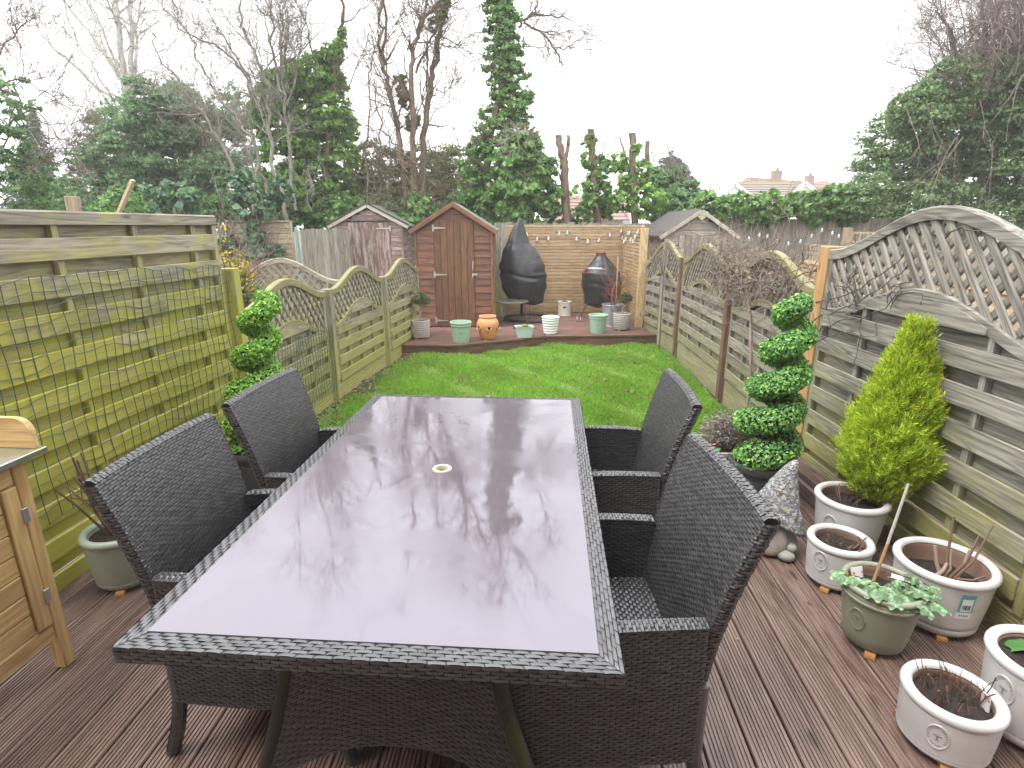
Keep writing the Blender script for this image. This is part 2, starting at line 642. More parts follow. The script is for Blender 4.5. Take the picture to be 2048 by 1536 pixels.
# grass blades
def blades(N, seed=3):
    r = np.random.default_rng(seed)
    Y = 3.60 + (8.5 - 3.60) * r.random(N) ** 1.15
    t = r.random(N)
    lx = np.where(Y < 5.56, -2.13 + 0.0855 * (Y - 2.45), -1.862 + 0.134 * (Y - 5.56)) + 0.10
    rx = np.where(Y < 7.6, 2.05 + (Y - 3.7) * 0.066, 2.307) - 0.05
    X = lx + (rx - lx) * t
    # thinner near the left fence and in worn patches
    patch = np.sin(X * 5.3 + 1) * np.sin(Y * 4.1 + 2) + np.sin(X * 11 + Y * 7) * 0.6
    keep = (r.random(N) < np.clip((X - lx) / 0.3 + 0.12, 0, 1)) & (patch + r.normal(0, .5, N) > -0.95)
    front = np.where(X < -0.75, 7.62, np.where(X < 0.5, 7.62 + (X + 0.75) * 0.545, 8.30))
    keep &= Y < front
    X, Y, patch = X[keep], Y[keep], patch[keep]
    N = len(X)
    h = (0.018 + 0.04 * r.random(N) ** 1.6) * (1 + 0.4 * np.clip(patch, -1, 1))
    w = 0.0022 + 0.0026 * r.random(N)
    w *= np.clip(Y / 5, 0.8, 1.6)
    a = r.random(N) * 2 * PI
    lean = 0.25 + 0.7 * r.random(N)
    b = r.random(N) * 2 * PI
    z = lawn_z(X, Y)
    dx, dy = np.cos(a) * w, np.sin(a) * w
    lx_, ly_ = np.cos(b) * h * lean, np.sin(b) * h * lean
    p0 = np.stack([X - dx, Y - dy, z], -1)
    p1 = np.stack([X + dx, Y + dy, z], -1)
    p2 = np.stack([X + dx * .6 + lx_ * .45, Y + dy * .6 + ly_ * .45, z + h * .72], -1)
    p3 = np.stack([X + lx_, Y + ly_, z + h], -1)
    V = np.stack([p0, p1, p2, p3], 1).reshape(-1, 3)
    return V, np.arange(4 * N).reshape(-1, 4)


GRASS = leafmat('grass', [(0.108, 0.274, 0.018), (0.173, 0.41, 0.029), (0.227, 0.49, 0.04), (0.292, 0.536, 0.061), (0.389, 0.513, 0.099), (0.205, 0.456, 0.04), (0.41, 0.433, 0.165), (0.151, 0.365, 0.026), (0.194, 0.445, 0.04)], rough=0.4, trans=0.35, patch=((0.30, 0.33, 0.07), 2.3, 0.55))
g = MB()
g.add(*blades(250000))
tag(g.build('grass', GRASS), 'short wet bright green grass of the back lawn', 'grass', kind='stuff')

# fallen leaves and border litter
LITTER = leafmat('leaf_litter', [(0.06, 0.035, 0.02), (0.14, 0.08, 0.04), (0.22, 0.15, 0.09), (0.33, 0.27, 0.2), (0.10, 0.06, 0.03), (0.16, 0.12, 0.03)], rough=0.6, trans=0.05)


def litter_mesh(pts, s0, s1, seed):
    r = np.random.default_rng(seed)
    g = MB()
    for (x, y, z) in pts:
        s = r.uniform(s0, s1)
        a = r.uniform(0, 2 * PI)
        k = 7
        ang = np.linspace(0, 2 * PI, k, endpoint=False)
        rad = s * (0.6 + 0.4 * np.abs(np.cos(ang))) * r.uniform(0.75, 1.1, k)
        vx, vy = rad * np.cos(ang), rad * np.sin(ang) * 0.7
        vz = 0.3 * s * np.cos(2 * ang + r.uniform(0, 6)) + r.uniform(0, 0.25) * s
        P = np.stack([x + vx * math.cos(a) - vy * math.sin(a), y + vx * math.sin(a) + vy * math.cos(a), z + 0.3 * s + vz], -1)
        P = np.vstack([[(x, y, z + 0.25 * s)], P])
        g.add(P, [(0, i + 1, (i + 1) % k + 1) for i in range(k)])
    return g


r = np.random.default_rng(5)
pts = []
for i in range(120):
    Y = r.uniform(4.2, 8.2)
    X = r.uniform(left_x(Y) + 0.3, right_x(Y) - 0.15)
    if X < 0.3 and Y > 7.5:
        continue
    pts.append((X, Y, lawn_z(X, Y) + 0.025))
tag(litter_mesh(pts, 0.016, 0.048, 1).build('fallen_leaves', LITTER), 'brown fallen leaves scattered over the green lawn', 'leaves', kind='stuff')
pts = []
for i in range(1300):
    Y = r.uniform(3.7, 7.6)
    X = left_x(Y) + 0.04 + abs(r.normal(0, 0.13))
    pts.append((X, Y, lawn_z(X, Y) + r.uniform(0, 0.015)))
tag(litter_mesh(pts, 0.012, 0.032, 2).build('border_litter', LITTER), 'dead leaf litter lying along the foot of the left fence', 'leaves', kind='stuff')

# ---------------------------------------------------------------- decking
def grooved(L, w, t=0.028, ngr=9, depth=0.0045):
    """decking board along x, grooves on top"""
    prof = [(-w / 2, -t), (-w / 2, -0.004), (-w / 2 + 0.004, 0)]
    pitch = (w - 0.02) / ngr
    for i in range(ngr):
        c = -w / 2 + 0.01 + pitch * (i + 0.5)
        h = pitch * 0.26
        prof += [(c - h, 0), (c - h * .55, -depth), (c + h * .55, -depth), (c + h, 0)]
    prof += [(w / 2 - 0.004, 0), (w / 2, -0.004), (w / 2, -t)]
    k = len(prof)
    v = [(-L / 2, y, z) for y, z in prof] + [(L / 2, y, z) for y, z in prof]
    f = [(i, i + k, (i + 1) % k + k, (i + 1) % k) for i in range(k)]
    f += [tuple(reversed(range(k))), tuple(range(k, 2 * k))]
    return [tuple(x) for x in v], [tuple(reversed(q)) for q in f]


JOIST = plain('joist_timber', (0.02, 0.014, 0.01), 0.9)
g = MB()
g.box((0, 1.3, -0.085), (4.6, 4.5, 0.08))
deck = tag(g.build('patio_deck', JOIST), kind='structure')
DY = R(3.0)
Ld = 4.35
me_board = MB().add(*grooved(Ld, 0.143)).mesh('deck_board')
me_board.materials.append(W['deck'])
k = 0
for i in range(-17, 17):
    xc = i * 0.1495 + 0.03
    y0, y1 = -0.85, 3.50
    o = link('deck_board', me_board, parent=deck)
    o.location = (xc + math.sin(DY) * 1.3, 1.325, 0.0)
    o.rotation_euler = (0, 0, PI / 2 - DY)
me_edge = MB().add(*grooved(4.5, 0.143)).mesh('deck_board')
me_edge.materials.append(W['deck'])
o = link('deck_board', me_edge, parent=deck, loc=(0.05, 3.582, 0.002))
me_fas = MB().add(*grooved(4.5, 0.12)).mesh('fascia_board')
me_fas.materials.append(W['deck'])
link('fascia_board', me_fas, parent=deck, loc=(0.05, 3.668, -0.07), rot=(-PI / 2, 0, 0))

# raised strip of decking against the right hand fence
g = MB()
g.box((1.93, 3.12, 0.035), (0.17, 0.90, 0.06))
strip = tag(g.build('deck_step', JOIST), kind='structure')
ms = MB().add(*grooved(0.98, 0.125)).mesh('deck_board')
ms.materials.append(W['deck'])
link('deck_board', ms, parent=strip, loc=(1.955, 3.14, 0.096), rot=(0, 0, PI / 2))
mf = MB().add(*grooved(0.94, 0.088, 0.02, 6)).mesh('fascia_board')
mf.materials.append(W['deck'])
link('fascia_board', mf, parent=strip, loc=(1.822, 3.13, 0.048), rot=(PI / 2, 0, -PI / 2))
link('fascia_board', MB().add(*grooved(0.2, 0.088, 0.02, 6)).mesh('fascia_board'), W['deck'], strip, loc=(1.93, 2.655, 0.048), rot=(PI / 2, 0, 0))

# far raised deck: boards run across, cut to the bent front edge
FRONT = [(-1.60, 7.66), (-0.75, 7.66), (0.52, 8.34), (2.24, 8.42)]


def front_y(x):
    for (x0, y0), (x1, y1) in zip(FRONT, FRONT[1:]):
        if x <= x1:
            return y0 + (y1 - y0) * (x - x0) / (x1 - x0)
    return FRONT[-1][1]


g = MB()
poly = [(x, y + 0.05) for x, y in FRONT] + [(2.2, 10.75), (-1.2, 10.75)]
npl = len(poly)
g.add([(x, y, LAWN - 0.03) for x, y in poly] + [(x, y, FAR - 0.03) for x, y in poly],
      [tuple(range(npl, 2 * npl))] + [(i, (i + 1) % npl, (i + 1) % npl + npl, i + npl) for i in range(npl)])
fdeck = tag(g.build('raised_deck', JOIST), kind='structure')
y = 7.80
while y < 10.7:
    w = 0.143
    x0 = left_x(y) + 0.06
    # right end is where the board meets the border along the front edge
    if y + w / 2 < 8.47:
        xr_in = -0.75 + (y - w / 2 - 7.80) / 0.535 - 0.02
        xr_out = -0.75 + (y + w / 2 - 7.80) / 0.535 - 0.02
        xr_in, xr_out = max(x0 + 0.2, min(xr_in, 2.15)), max(x0 + 0.25, min(xr_out, 2.15))
    else:
        xr_in = xr_out = 2.16
    v, f = grooved(1.0, w, ngr=7)
    vv = []
    for (a, b, c) in v:
        t = (b + w / 2) / w
        xr = xr_in + (xr_out - xr_in) * t
        vv.append((x0 if a < 0 else xr, b, c))
    cx = (x0 + xr_out) / 2
    vv = [(a - cx, b, c) for a, b, c in vv]
    MB().add(vv, f).build('deck_board', W['deck_far'], fdeck, loc=(cx, y, FAR))
    y += 0.149
for (x0, y0), (x1, y1) in zip(FRONT, FRONT[1:]):          # border boards and ridged fascia of the front edge
    L = math.hypot(x1 - x0, y1 - y0)
    an = math.atan2(y1 - y0, x1 - x0)
    nx_, ny_ = -math.sin(an), math.cos(an)
    cx, cy = (x0 + x1) / 2, (y0 + y1) / 2
    MB().add(*grooved(L - 0.004, 0.12, ngr=6)).build('deck_board', W['deck_far'], fdeck, loc=(cx + nx_ * 0.055, cy + ny_ * 0.055, FAR + 0.004), rot=(0, 0, an))
    for kz in (0,):
        MB().add(*grooved(L - 0.006, 0.145, 0.02, 7)).build('fascia_board', W['deck_far'], fdeck, loc=(cx + nx_ * 0.012, cy + ny_ * 0.012, FAR - 0.10), rot=(PI / 2, 0, an))
# a second ridged step board in front of the shed
MB().add(*grooved(0.86, 0.09, 0.02, 5)).build('fascia_board', W['deck_far'], fdeck, loc=(-1.17, 7.655, LAWN - 0.02), rot=(PI / 2, 0, 0))

# ---------------------------------------------------------------- fences
def ridge_board(name, mat, parent, x0, x1, z0, z1, y, face):
    """ridged gravel board standing on edge"""
    v, f = grooved(x1 - x0, z1 - z0, 0.022, 7, 0.004)
    o = MB().add(v, f).build(name, mat, parent, loc=((x0 + x1) / 2, y, (z0 + z1) / 2), rot=(PI / 2 if face < 0 else -PI / 2, 0, 0))
    return o


def curved_rail(name, mat, parent, fn, L, h, d, x0=0.0):
    n = 28
    xs = np.linspace(x0, L, n + 1)
    V = []
    c = 0.008
    for x in xs:
        z = fn(x)
        for (yy, zz) in ((-d / 2, -h), (d / 2, -h), (d / 2, -c), (d / 2 - c, 0), (-d / 2 + c, 0), (-d / 2, -c)):
            V.append((x, yy, z + zz))
    k = 6
    F = [(i * k + j, i * k + (j + 1) % k, (i + 1) * k + (j + 1) % k, (i + 1) * k + j) for i in range(n) for j in range(k)]
    F += [tuple(reversed(range(k))), tuple(n * k + j for j in range(k))]
    return MB().add(V, F).build(name, mat, parent)


def clipped_board(name, mat, parent, x0, x1, z0, z1, y, t, fn=None):
    """horizontal board whose top follows the arch where the arch is lower"""
    if fn is None:
        return plank(name, mat, parent, (x0, y, (z0 + z1) / 2), (x1, y, (z0 + z1) / 2), t, z1 - z0)
    xs = np.linspace(x0, x1, 25)
    ok = [x for x in xs if fn(x) > z0 + 0.012]
    if len(ok) < 2:
        return None
    top = [min(z1, fn(x)) for x in ok]
    cx, cz = (ok[0] + ok[-1]) / 2, (z0 + z1) / 2
    if min(top) >= z1 - 1e-6:
        return plank(name, mat, parent, (ok[0], y, cz), (ok[-1], y, cz), t, z1 - z0)
    poly = [(ok[0] - cx, z0 - cz), (ok[-1] - cx, z0 - cz)] + [(x - cx, tz - cz) for x, tz in reversed(list(zip(ok, top)))]
    return MB().prism(poly, t).build(name, mat, parent, loc=(cx, y, cz))


def fence_panel(label, p0, p1, z0, face, top=(1.0, 1.2), low=None, fronts=(), bh=0.1, mat=None, rail=None, gravel=(), ph=(0.0, 1.0),
                battens=(0.25, 0.5, 0.75), trellis=0.115, name='slatted_fence', cat='fence', group=None, sw=0.032):
    """hit-and-miss panel; x runs p0 -> p1, face = +1 when the garden is on local +y"""
    dx, dy = p1[0] - p0[0], p1[1] - p0[1]
    L = math.hypot(dx, dy)
    o = empty(name, (p0[0], p0[1], 0), math.atan2(dy, dx), label, cat, group)
    rail = rail or mat

    def wave(e, p):
        return lambda x: e + (p - e) * (0.5 - 0.5 * math.cos(2 * PI * (ph[0] + (ph[1] - ph[0]) * min(max(x / L, 0), 1))))
    tf = wave(*top)
    lf = wave(*low) if low else (lambda x: tf(x) - 0.015)
    plank('stile', mat, o, (0.022, 0, z0), (0.022, 0, tf(0.02) - 0.045), 0.044, 0.044, (1, 0, 0))
    plank('stile', mat, o, (L - 0.022, 0, z0), (L - 0.022, 0, tf(L - .02) - 0.045), 0.044, 0.044, (1, 0, 0))
    curved_rail('top_rail', rail, o, tf, L, 0.062, 0.056)
    if low:
        curved_rail('arched_rail', rail, o, lf, L, 0.056, 0.05)
    cl = lambda x: lf(x) - 0.03
    for b in battens:
        x = L * b
        plank('batten', mat, o, (x, 0, z0), (x, 0, cl(x)), 0.034, 0.036, (1, 0, 0), 0.002)
    for zt in fronts:
        j = random.uniform(-0.003, 0.003)
        clipped_board('slat', mat, o, 0.044, L - 0.044, zt - bh + j, zt + j, face * 0.025, 0.014, cl)
        clipped_board('slat', mat, o, 0.044, L - 0.044, zt - bh - 0.084 + j, zt - 0.084 + j, -face * 0.025, 0.014, cl)
    zt = fronts[0] + 0.168 if fronts else 9
    while zt - bh - 0.084 < max(cl(0), cl(L / 2), cl(L)):
        clipped_board('slat', mat, o, 0.044, L - 0.044, zt - bh, zt, face * 0.025, 0.014, cl)
        clipped_board('slat', mat, o, 0.044, L - 0.044, zt - bh - 0.084, zt - 0.084, -face * 0.025, 0.014, cl)
        zt += 0.168
    if trellis and low:
        s2 = 0.80
        for sgn, yy in ((1, face * 0.009), (-1, -face * 0.009)):
            c = -1.0
            while c < L + 1.0:
                run = []
                best = []
                for t in np.arange(-0.5, 0.9, 0.01):
                    x = c - sgn * t * s2
                    z = (low[0] + top[0]) / 2 + t
                    if 0.03 < x < L - 0.03 and lf(x) - 0.02 < z < tf(x) - 0.045:
                        run.append((x, z))
                    else:
                        if len(run) > len(best):
                            best = run
                        run = []
                if len(run) > len(best):
                    best = run
                if len(best) > 4:
                    (xa, za), (xb, zb) = best[0], best[-1]
                    # equal lengths to the centimetre so that meshes are shared
                    plank('trellis_slat', mat, o, (xa, yy, za), (xb, yy, zb), 0.017, sw, (0, 0, 1), 0.006)
                c += trellis
    for (za, zb) in gravel:
        ridge_board('gravel_board', mat, o, 0.0, L, za, zb, face * 0.012, face)
    return o


def post(label, x, y, z0, z1, w, mat, cat='fence post', name='fence_post', cap=None, lean=(0, 0), group=None):
    o = empty(name, (x, y, z0), 0.0, label, cat, group)
    o.rotation_euler = (lean[0], lean[1], R(3))
    plank('shaft', mat, o, (0, 0, 0), (0, 0, z1 - z0), w, w, (1, 0, 0), 0.004)
    if cap:
        plank('cap', cap, o, (-w * .62, 0, z1 - z0 + .008), (w * .62, 0, z1 - z0 + .008), w * 1.24, 0.014)
    return o


fr = [1.59 - 0.168 * i for i in range(10)]
tall = fence_panel('tall flat topped left fence panel coated in yellow green algae behind the netting', (left_x(2.03), 2.03), (left_x(3.86), 3.86), 0.02, -1,
                   top=(1.71, 1.71), fronts=fr, bh=0.1, mat=W['fence_left'], battens=(0.06, 0.33, 0.60, 0.87))
post('tall green stained post where the high left fence meets the low trellis panels', left_x(3.93) + 0.03, 3.93, -0.12, 1.36, 0.095, W['fence_left'])
fl = [0.66 - 0.168 * i for i in range(4)]
lowmat = W['fence_left_low']
LP = [((left_x(4.0), 4.0), (left_x(5.49), 5.49), 'low wavy trellis panel on the left behind the left spiral tree, with netting'),
      ((left_x(5.63) + .01, 5.63), (left_x(7.06), 7.06), 'middle low wavy trellis panel of the left fence beside the lawn'),
      ((left_x(7.19) + .01, 7.19), (left_x(8.62), 8.62), 'far low wavy trellis panel of the left fence next to the brown shed')]
for p0, p1, lb in LP:
    fence_panel(lb, p0, p1, 0.08, -1, top=(1.03, 1.215), low=(0.66, 0.86), fronts=fl, mat=lowmat, rail=W['rail_alg'], gravel=((-0.16, 0.07),), trellis=0.10,
                group='low wavy panels of the left fence')
post('slim greenish post between the netted and middle low left panels', left_x(5.56) + .012, 5.56, -0.14, 1.04, 0.085, lowmat)
post('slim greenish post between the middle and far low left panels', left_x(7.125) + .012, 7.125, -0.14, 1.03, 0.085, lowmat)

# right hand side
frr = [0.955 - 0.168 * i for i in range(5)]
rm = W['fence_right']
fence_panel('big weathered grey arched trellis panel on the right behind the golden conifer', (2.05, 3.62), (2.055, 1.87), 0.13, -1,
            top=(1.50, 1.735), low=(1.135, 1.345), fronts=frr + [], bh=0.1, mat=rm, gravel=((-0.02, 0.125),), trellis=0.092, sw=0.041)
post('grey post at the near end of the big arched right panel', 2.06, 1.80, -0.1, 1.5, 0.09, rm)
post('bare orange brown timber post at the near end of the right side fence', 2.075, 3.69, -0.12, 1.515, 0.10, W['orange_post'])
RP = [((2.09, 3.80), (2.215, 5.52), 'right fence panel overgrown with bare vines behind the right spiral tree'),
      ((2.235, 5.70), (2.30, 7.50), 'right fence panel with wavy trellis between the two dark brown posts')]
for p0, p1, lb in RP:
    fence_panel(lb, p0, p1, 0.12, 1 if p1[1] < p0[1] else 1, top=(1.235, 1.45), low=(0.87, 1.045), fronts=[0.75 - 0.168 * i for i in range(4)], mat=W['fence_far'],
                rail=W['rail_alg'], gravel=((-0.16, -0.02), (-0.02, 0.12)), trellis=0.105)
post('nearer dark brown square post of the right fence', 2.205, 5.61, -0.14, 1.27, 0.075, W['brown_post'], cap=W['grey_trim'])
post('farther dark brown square post of the right fence', 2.29, 7.60, -0.14, 1.24, 0.06, W['brown_post'])
fence_panel('half trellis panel fixed to the right fence beside the gate', (2.30, 7.66), (2.262, 8.24), 0.12, 1, top=(1.24, 1.44), low=(0.87, 1.045),
            fronts=[0.75 - 0.168 * i for i in range(4)], mat=W['fence_far'], rail=W['rail_alg'], gravel=((-0.16, -0.02), (-0.02, 0.12)), ph=(0, 0.5), battens=(0.5,), trellis=0.105)
gate = fence_panel('trellis garden gate at the far right hung on two strap hinges', (2.25, 8.34), (2.185, 9.05), 0.16, 1, top=(1.13, 1.42), low=(0.84, 1.03),
                   fronts=[0.75 - 0.168 * i for i in range(4)], mat=W['fence_far'], rail=W['rail_alg'], gravel=((0.0, 0.16),), ph=(0.5, 1.0), battens=(0.5,), trellis=0.105,
                   name='garden_gate', cat='gate')
GALV = plain('galvanised', (0.50, 0.52, 0.53), 0.42, 0.85, 0.2, 40)
Lg = math.hypot(0.065, 0.71)
for z in (1.06, 0.28):
    h = MB()
    h.box((Lg - 0.02, 0.036, z), (0.06, 0.01, 0.075), ch=.002)
    h.prism([(Lg - 0.05, z - 0.022), (Lg - 0.05, z + 0.022), (Lg - 0.24, z + 0.07 if z > 1 else z + .03), (Lg - 0.24, z + 0.05 if z > 1 else z)], 0.006, Matrix.Translation((0, 0.036, 0)))
    h.build('hinge', GALV, gate)
post('grey slim pole standing where the gate closes', 2.245, 8.29, -0.14, 1.46, 0.05, W['grey_board'])
# ---------------------------------------------------------------- netting on the left fence
WIRE = plain('green_wire', (0.035, 0.075, 0.06), 0.5)


def netting(label, xy, Y0, Y1, z0, z1, cell, off, seed):
    r = np.random.default_rng(seed)
    g = MB()
    ny = int((Y1 - Y0) / cell)
    nz = int((z1 - z0) / cell)
    A, B, C = r.uniform(0, 6, 3)

    def pt(i, j):
        y = Y0 + (Y1 - Y0) * i / ny
        sag = 0.010 * math.sin(i * 0.55 + A) * math.sin(j * 0.35 + B) + 0.006 * math.sin(i * 1.3 + j * 0.9 + C)
        z = z1 - (z1 - z0) * j / nz + sag * 1.6 + 0.02 * math.sin(i * 0.21 + A)
        return (xy(y) + off + sag * 0.7, y + 0.008 * math.sin(j * 0.6 + i * 0.2 + B), z)
    for j in range(nz + 1):
        g.tube([pt(i, j) for i in range(ny + 1)], 0.0022, 4, False)
    for i in range(ny + 1):
        g.tube([pt(i, j) for j in range(nz + 1)], 0.0022, 4, False)
    return tag(g.build('wire_netting', WIRE), label, 'netting')


netting('dark green wire netting hung over the tall left fence panel', left_x, 2.05, 3.98, 0.33, 1.41, 0.062, 0.045, 4)
netting('small grid netting on the low left panel behind the spiral tree', left_x, 4.35, 5.48, 0.02, 0.70, 0.05, 0.06, 9)

# ---------------------------------------------------------------- sheds
FELT = plain('roof_felt', (0.16, 0.17, 0.14), 0.85, 0, 0.3, 25, 0.6, dirt=((0.13, 0.17, 0.06), 6, 0.5, 0.6))
FELT_D = plain('dark_felt', (0.075, 0.065, 0.062), 0.85, 0, 0.25, 25, 0.6)
ZINC = plain('pale_hinge', (0.55, 0.56, 0.56), 0.4, 0.7, 0.15, 60)
SHADE = plain('shade_soil_dark', (0.015, 0.011, 0.009), 0.95)  # near-black painted as shade in gaps and holes; also colours soil and puddle


def thinge(parent, x, y, z, L, dirx, mat=ZINC):
    g = MB()
    g.box((x, y, z), (0.028, 0.006, 0.105), ch=0.0015)
    g.prism([(x, z - 0.018), (x + dirx * L, z - 0.006), (x + dirx * L, z + 0.006), (x, z + 0.018)], 0.005, Matrix.Translation((0, y - 0.005, 0)))
    for k in (0.25, 0.55, 0.85):
        g.box((x + dirx * L * k, y - 0.009, z), (0.008, 0.004, 0.008))
    return g.build('hinge', mat, parent)


def shed(label, x0, x1, yf, yb, z0, ze, za, over, door, rows, mats, pitch, hinge_side, hinge_z, roof_mat, barge, hinge_L=0.20, front_over=0.06, door_top=None, felt_edge=None, nplank=6):
    """gabled shed; front wall at yf, ridge runs back"""
    wall, doorm, barm, cornerm = mats
    cx = (x0 + x1) / 2
    o = empty('garden_shed', (cx, yf, z0), 0, label, 'shed')
    X0, X1 = x0 - cx, x1 - cx
    D = yb - yf
    slope = (za - ze) / (cx - (x0 - over))
    wall_top = lambda x: za - 0.05 - slope * abs(x) - z0        # under the roof
    # dark box inside so that the joints read dark
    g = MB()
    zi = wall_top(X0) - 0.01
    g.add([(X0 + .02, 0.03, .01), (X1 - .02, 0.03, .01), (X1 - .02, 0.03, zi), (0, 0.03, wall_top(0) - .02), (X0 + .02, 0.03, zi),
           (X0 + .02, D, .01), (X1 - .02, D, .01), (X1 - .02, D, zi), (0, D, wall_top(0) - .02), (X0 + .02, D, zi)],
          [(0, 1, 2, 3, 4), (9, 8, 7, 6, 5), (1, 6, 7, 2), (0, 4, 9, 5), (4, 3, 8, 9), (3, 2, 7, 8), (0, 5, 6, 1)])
    g.build('dark_infill', SHADE, o)
    d0, d1, dz = door[0] - cx, door[1] - cx, door[2]
    # front cladding: feather-edge boards left and right of the door and over it
    def clad(xa, xb, za_, zb_):
        if xb - xa < 0.03:
            return
        t0, t1 = 0.016, 0.006
        zc = (za_ + zb_) / 2
        xs = np.linspace(xa, xb, 9)
        bot = [za_] * 9
        top = [min(zb_ + 0.012, wall_top(x)) for x in xs]
        ok = [i for i in range(9) if top[i] > za_ + 0.015]
        if len(ok) < 2:
            return
        xs, top = [xs[i] for i in ok], [top[i] for i in ok]
        n = len(xs)
        wob = random.uniform(-0.004, 0.004)
        V = []
        for i in range(n):
            k = i / (n - 1)
            zb0 = za_ + wob * math.sin(3 * k + wob * 900)
            V += [(xs[i], 0.0 - t0, zb0), (xs[i], -t1 + 0.004, top[i]), (xs[i], 0.02, top[i]), (xs[i], 0.02, za_)]
        F = []
        for i in range(n - 1):
            for j in range(4):
                F.append((i * 4 + j, (i + 1) * 4 + j, (i + 1) * 4 + (j + 1) % 4, i * 4 + (j + 1) % 4))
        F += [(0, 1, 2, 3), tuple(reversed([(n - 1) * 4 + j for j in range(4)]))]
        cxx = (xa + xb) / 2
        V = [(a - cxx, b, c - zc) for a, b, c in V]
        MB().add(V, F).build('cladding_board', wall, o, loc=(cxx, 0, zc))
    z = 0.02
    while z < za - z0:
        zt = z + pitch
        if z < dz - 0.02:
            clad(X0 + 0.004, d0 - 0.004, z, zt)
            clad(d1 + 0.004, X1 - 0.004, z, zt)
            if zt > dz + 0.01:
                clad(d0 - 0.004, d1 + 0.004, dz + 0.003, zt)
        else:
            clad(X0, X1, z, zt)
        z = zt
    # side walls (right one is seen)
    for sx, s in ((X1, 1), (X0, -1)):
        z = 0.02
        while z < wall_top(X0) - 0.03:
            MB().prism([(-D / 2, -pitch / 2), (D / 2, -pitch / 2), (D / 2, pitch / 2), (-D / 2, pitch / 2)], 0.012).build(
                'cladding_board', wall, o, loc=(sx + s * 0.004, D / 2, z + pitch / 2), rot=(R(4) * 1, 0, s * PI / 2))
            z += pitch
        plank('corner_post', cornerm, o, (sx + s * -0.005, -0.012, 0.0), (sx + s * -0.005, -0.012, wall_top(X0) - 0.01), 0.045, 0.032, (1, 0, 0))
    # door
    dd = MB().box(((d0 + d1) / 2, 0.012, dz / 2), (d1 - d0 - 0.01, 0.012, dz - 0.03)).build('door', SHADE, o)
    n = nplank
    pw = (d1 - d0) / n
    for i in range(n):
        xc = d0 + pw * (i + 0.5)
        plank('door_plank', doorm, dd, (xc, -0.012, 0.015), (xc, -0.012, dz - 0.006 * random.random()), 0.022, pw - 0.004, (1, 0, 0), 0.003)
    for hz in hinge_z:
        if hinge_side < 0:
            thinge(o, d0 - 0.004, -0.028, hz, hinge_L, 1)
        else:
            thinge(o, d1 + 0.004, -0.028, hz, hinge_L, -1)
    # roof
    xr = cx - (x0 - over)
    rf = MB()
    zA, zE = za - z0, ze - z0
    th = 0.03
    for s in (-1, 1):
        P = [(0, -front_over, zA), (s * xr, -front_over, zE), (s * xr, D + 0.05, zE), (0, D + 0.05, zA)]
        P2 = [(a, b, c - th) for a, b, c in P]
        f = [(0, 1, 2, 3), (7, 6, 5, 4), (0, 4, 5, 1), (1, 5, 6, 2), (2, 6, 7, 3), (3, 7, 4, 0)]
        rf.add(P + P2, f if s < 0 else [tuple(reversed(q)) for q in f])
    roof = rf.build('roof', roof_mat, o)
    for s in (-1, 1):
        plank('bargeboard', barm, o, (s * 0.004, -front_over - 0.011, zA - barge / 2 - 0.012), (s * (xr - 0.005), -front_over - 0.011, zE - barge / 2 - 0.012), 0.018, barge, (0, 0, 1))
        if felt_edge:
            plank('felt_edge', felt_edge, o, (s * 0.004, -front_over - 0.013, zA + 0.012), (s * (xr + 0.01), -front_over - 0.013, zE + 0.012), 0.03, 0.026, (0, 0, 1), .002)
    return o, dd


brown, bdoor = shed('brown timber garden shed with a closed plank door on the far deck', -1.54, -0.315, 9.10, 10.68, FAR, 1.585, 2.01, 0.085, (-1.245, -0.605, 1.70), 0,
                    (W['shed_brown'], W['shed_door'], W['shed_trim'], W['shed_trim']), 0.111, -1, (1.585, 0.86, 0.115), FELT, 0.062)
plank('corner_post', W['shed_post'], brown, (0.635, 0.05, 0.0), (0.635, 0.05, 1.50), 0.05, 0.045, (1, 0, 0))
g = MB()                                                    # bolt and handle
g.box((0.325, -0.034, 0.86), (0.085, 0.012, 0.03), ch=.003)
g.box((0.293, -0.036, 0.84), (0.02, 0.014, 0.055), ch=.003)
g.tube([(0.30, -0.03, 0.93), (0.30, -0.055, 0.95), (0.30, -0.058, 1.0), (0.302, -0.055, 1.06), (0.302, -0.03, 1.075)], 0.008, 8)
g.build('latch', ZINC, bdoor)
# thin cane leaning on the brown shed
g = MB().tube([(-1.548, 9.02, 0.04), (-1.55, 9.075, 1.03)], 0.009, 8)
tag(g.build('garden_cane', W['stake']), 'thin pale cane leaning upright on the left corner of the brown shed', 'cane')

pale, pdoor = shed('weathered shed with flaking red paint behind the left fence', -3.53, -2.20, 11.5, 13.0, -0.12, 1.66, 2.07, 0.14, (-3.28, -2.44, 1.83), 0,
                   (W['shed_pale'], W['shed_pale_door'], W['grey_trim'], W['shed_pale']), 0.085, 1, (1.72, 0.75), FELT, 0.06, hinge_L=0.28, felt_edge=FELT_D, nplank=7)
MB().box((-0.02, -0.02, 1.86), (0.86, 0.012, 0.018)).build('lintel_shade', SHADE, pale)  # solid dark strip painted as the shade of the slot

rshed, rdoor = shed('pale grey neighbour shed with brown felt roof beyond the right fence', 2.56, 3.70, 9.60, 11.5, -0.12, 1.49, 1.92, 0.10, (2.80, 3.42, 1.62), 0,
                    (W['grey_board'], W['grey_board'], W['grey_trim'], W['grey_board']), 0.12, 1, (), FELT_D, 0.06)
MB().prism([(-0.07, 0.09), (0.0, 0.04), (0.07, 0.09), (0.0, 0.15)], 0.012, Matrix.Translation((0, -0.085, 1.82))).build('gable_diamond', W['grey_trim'], rshed)

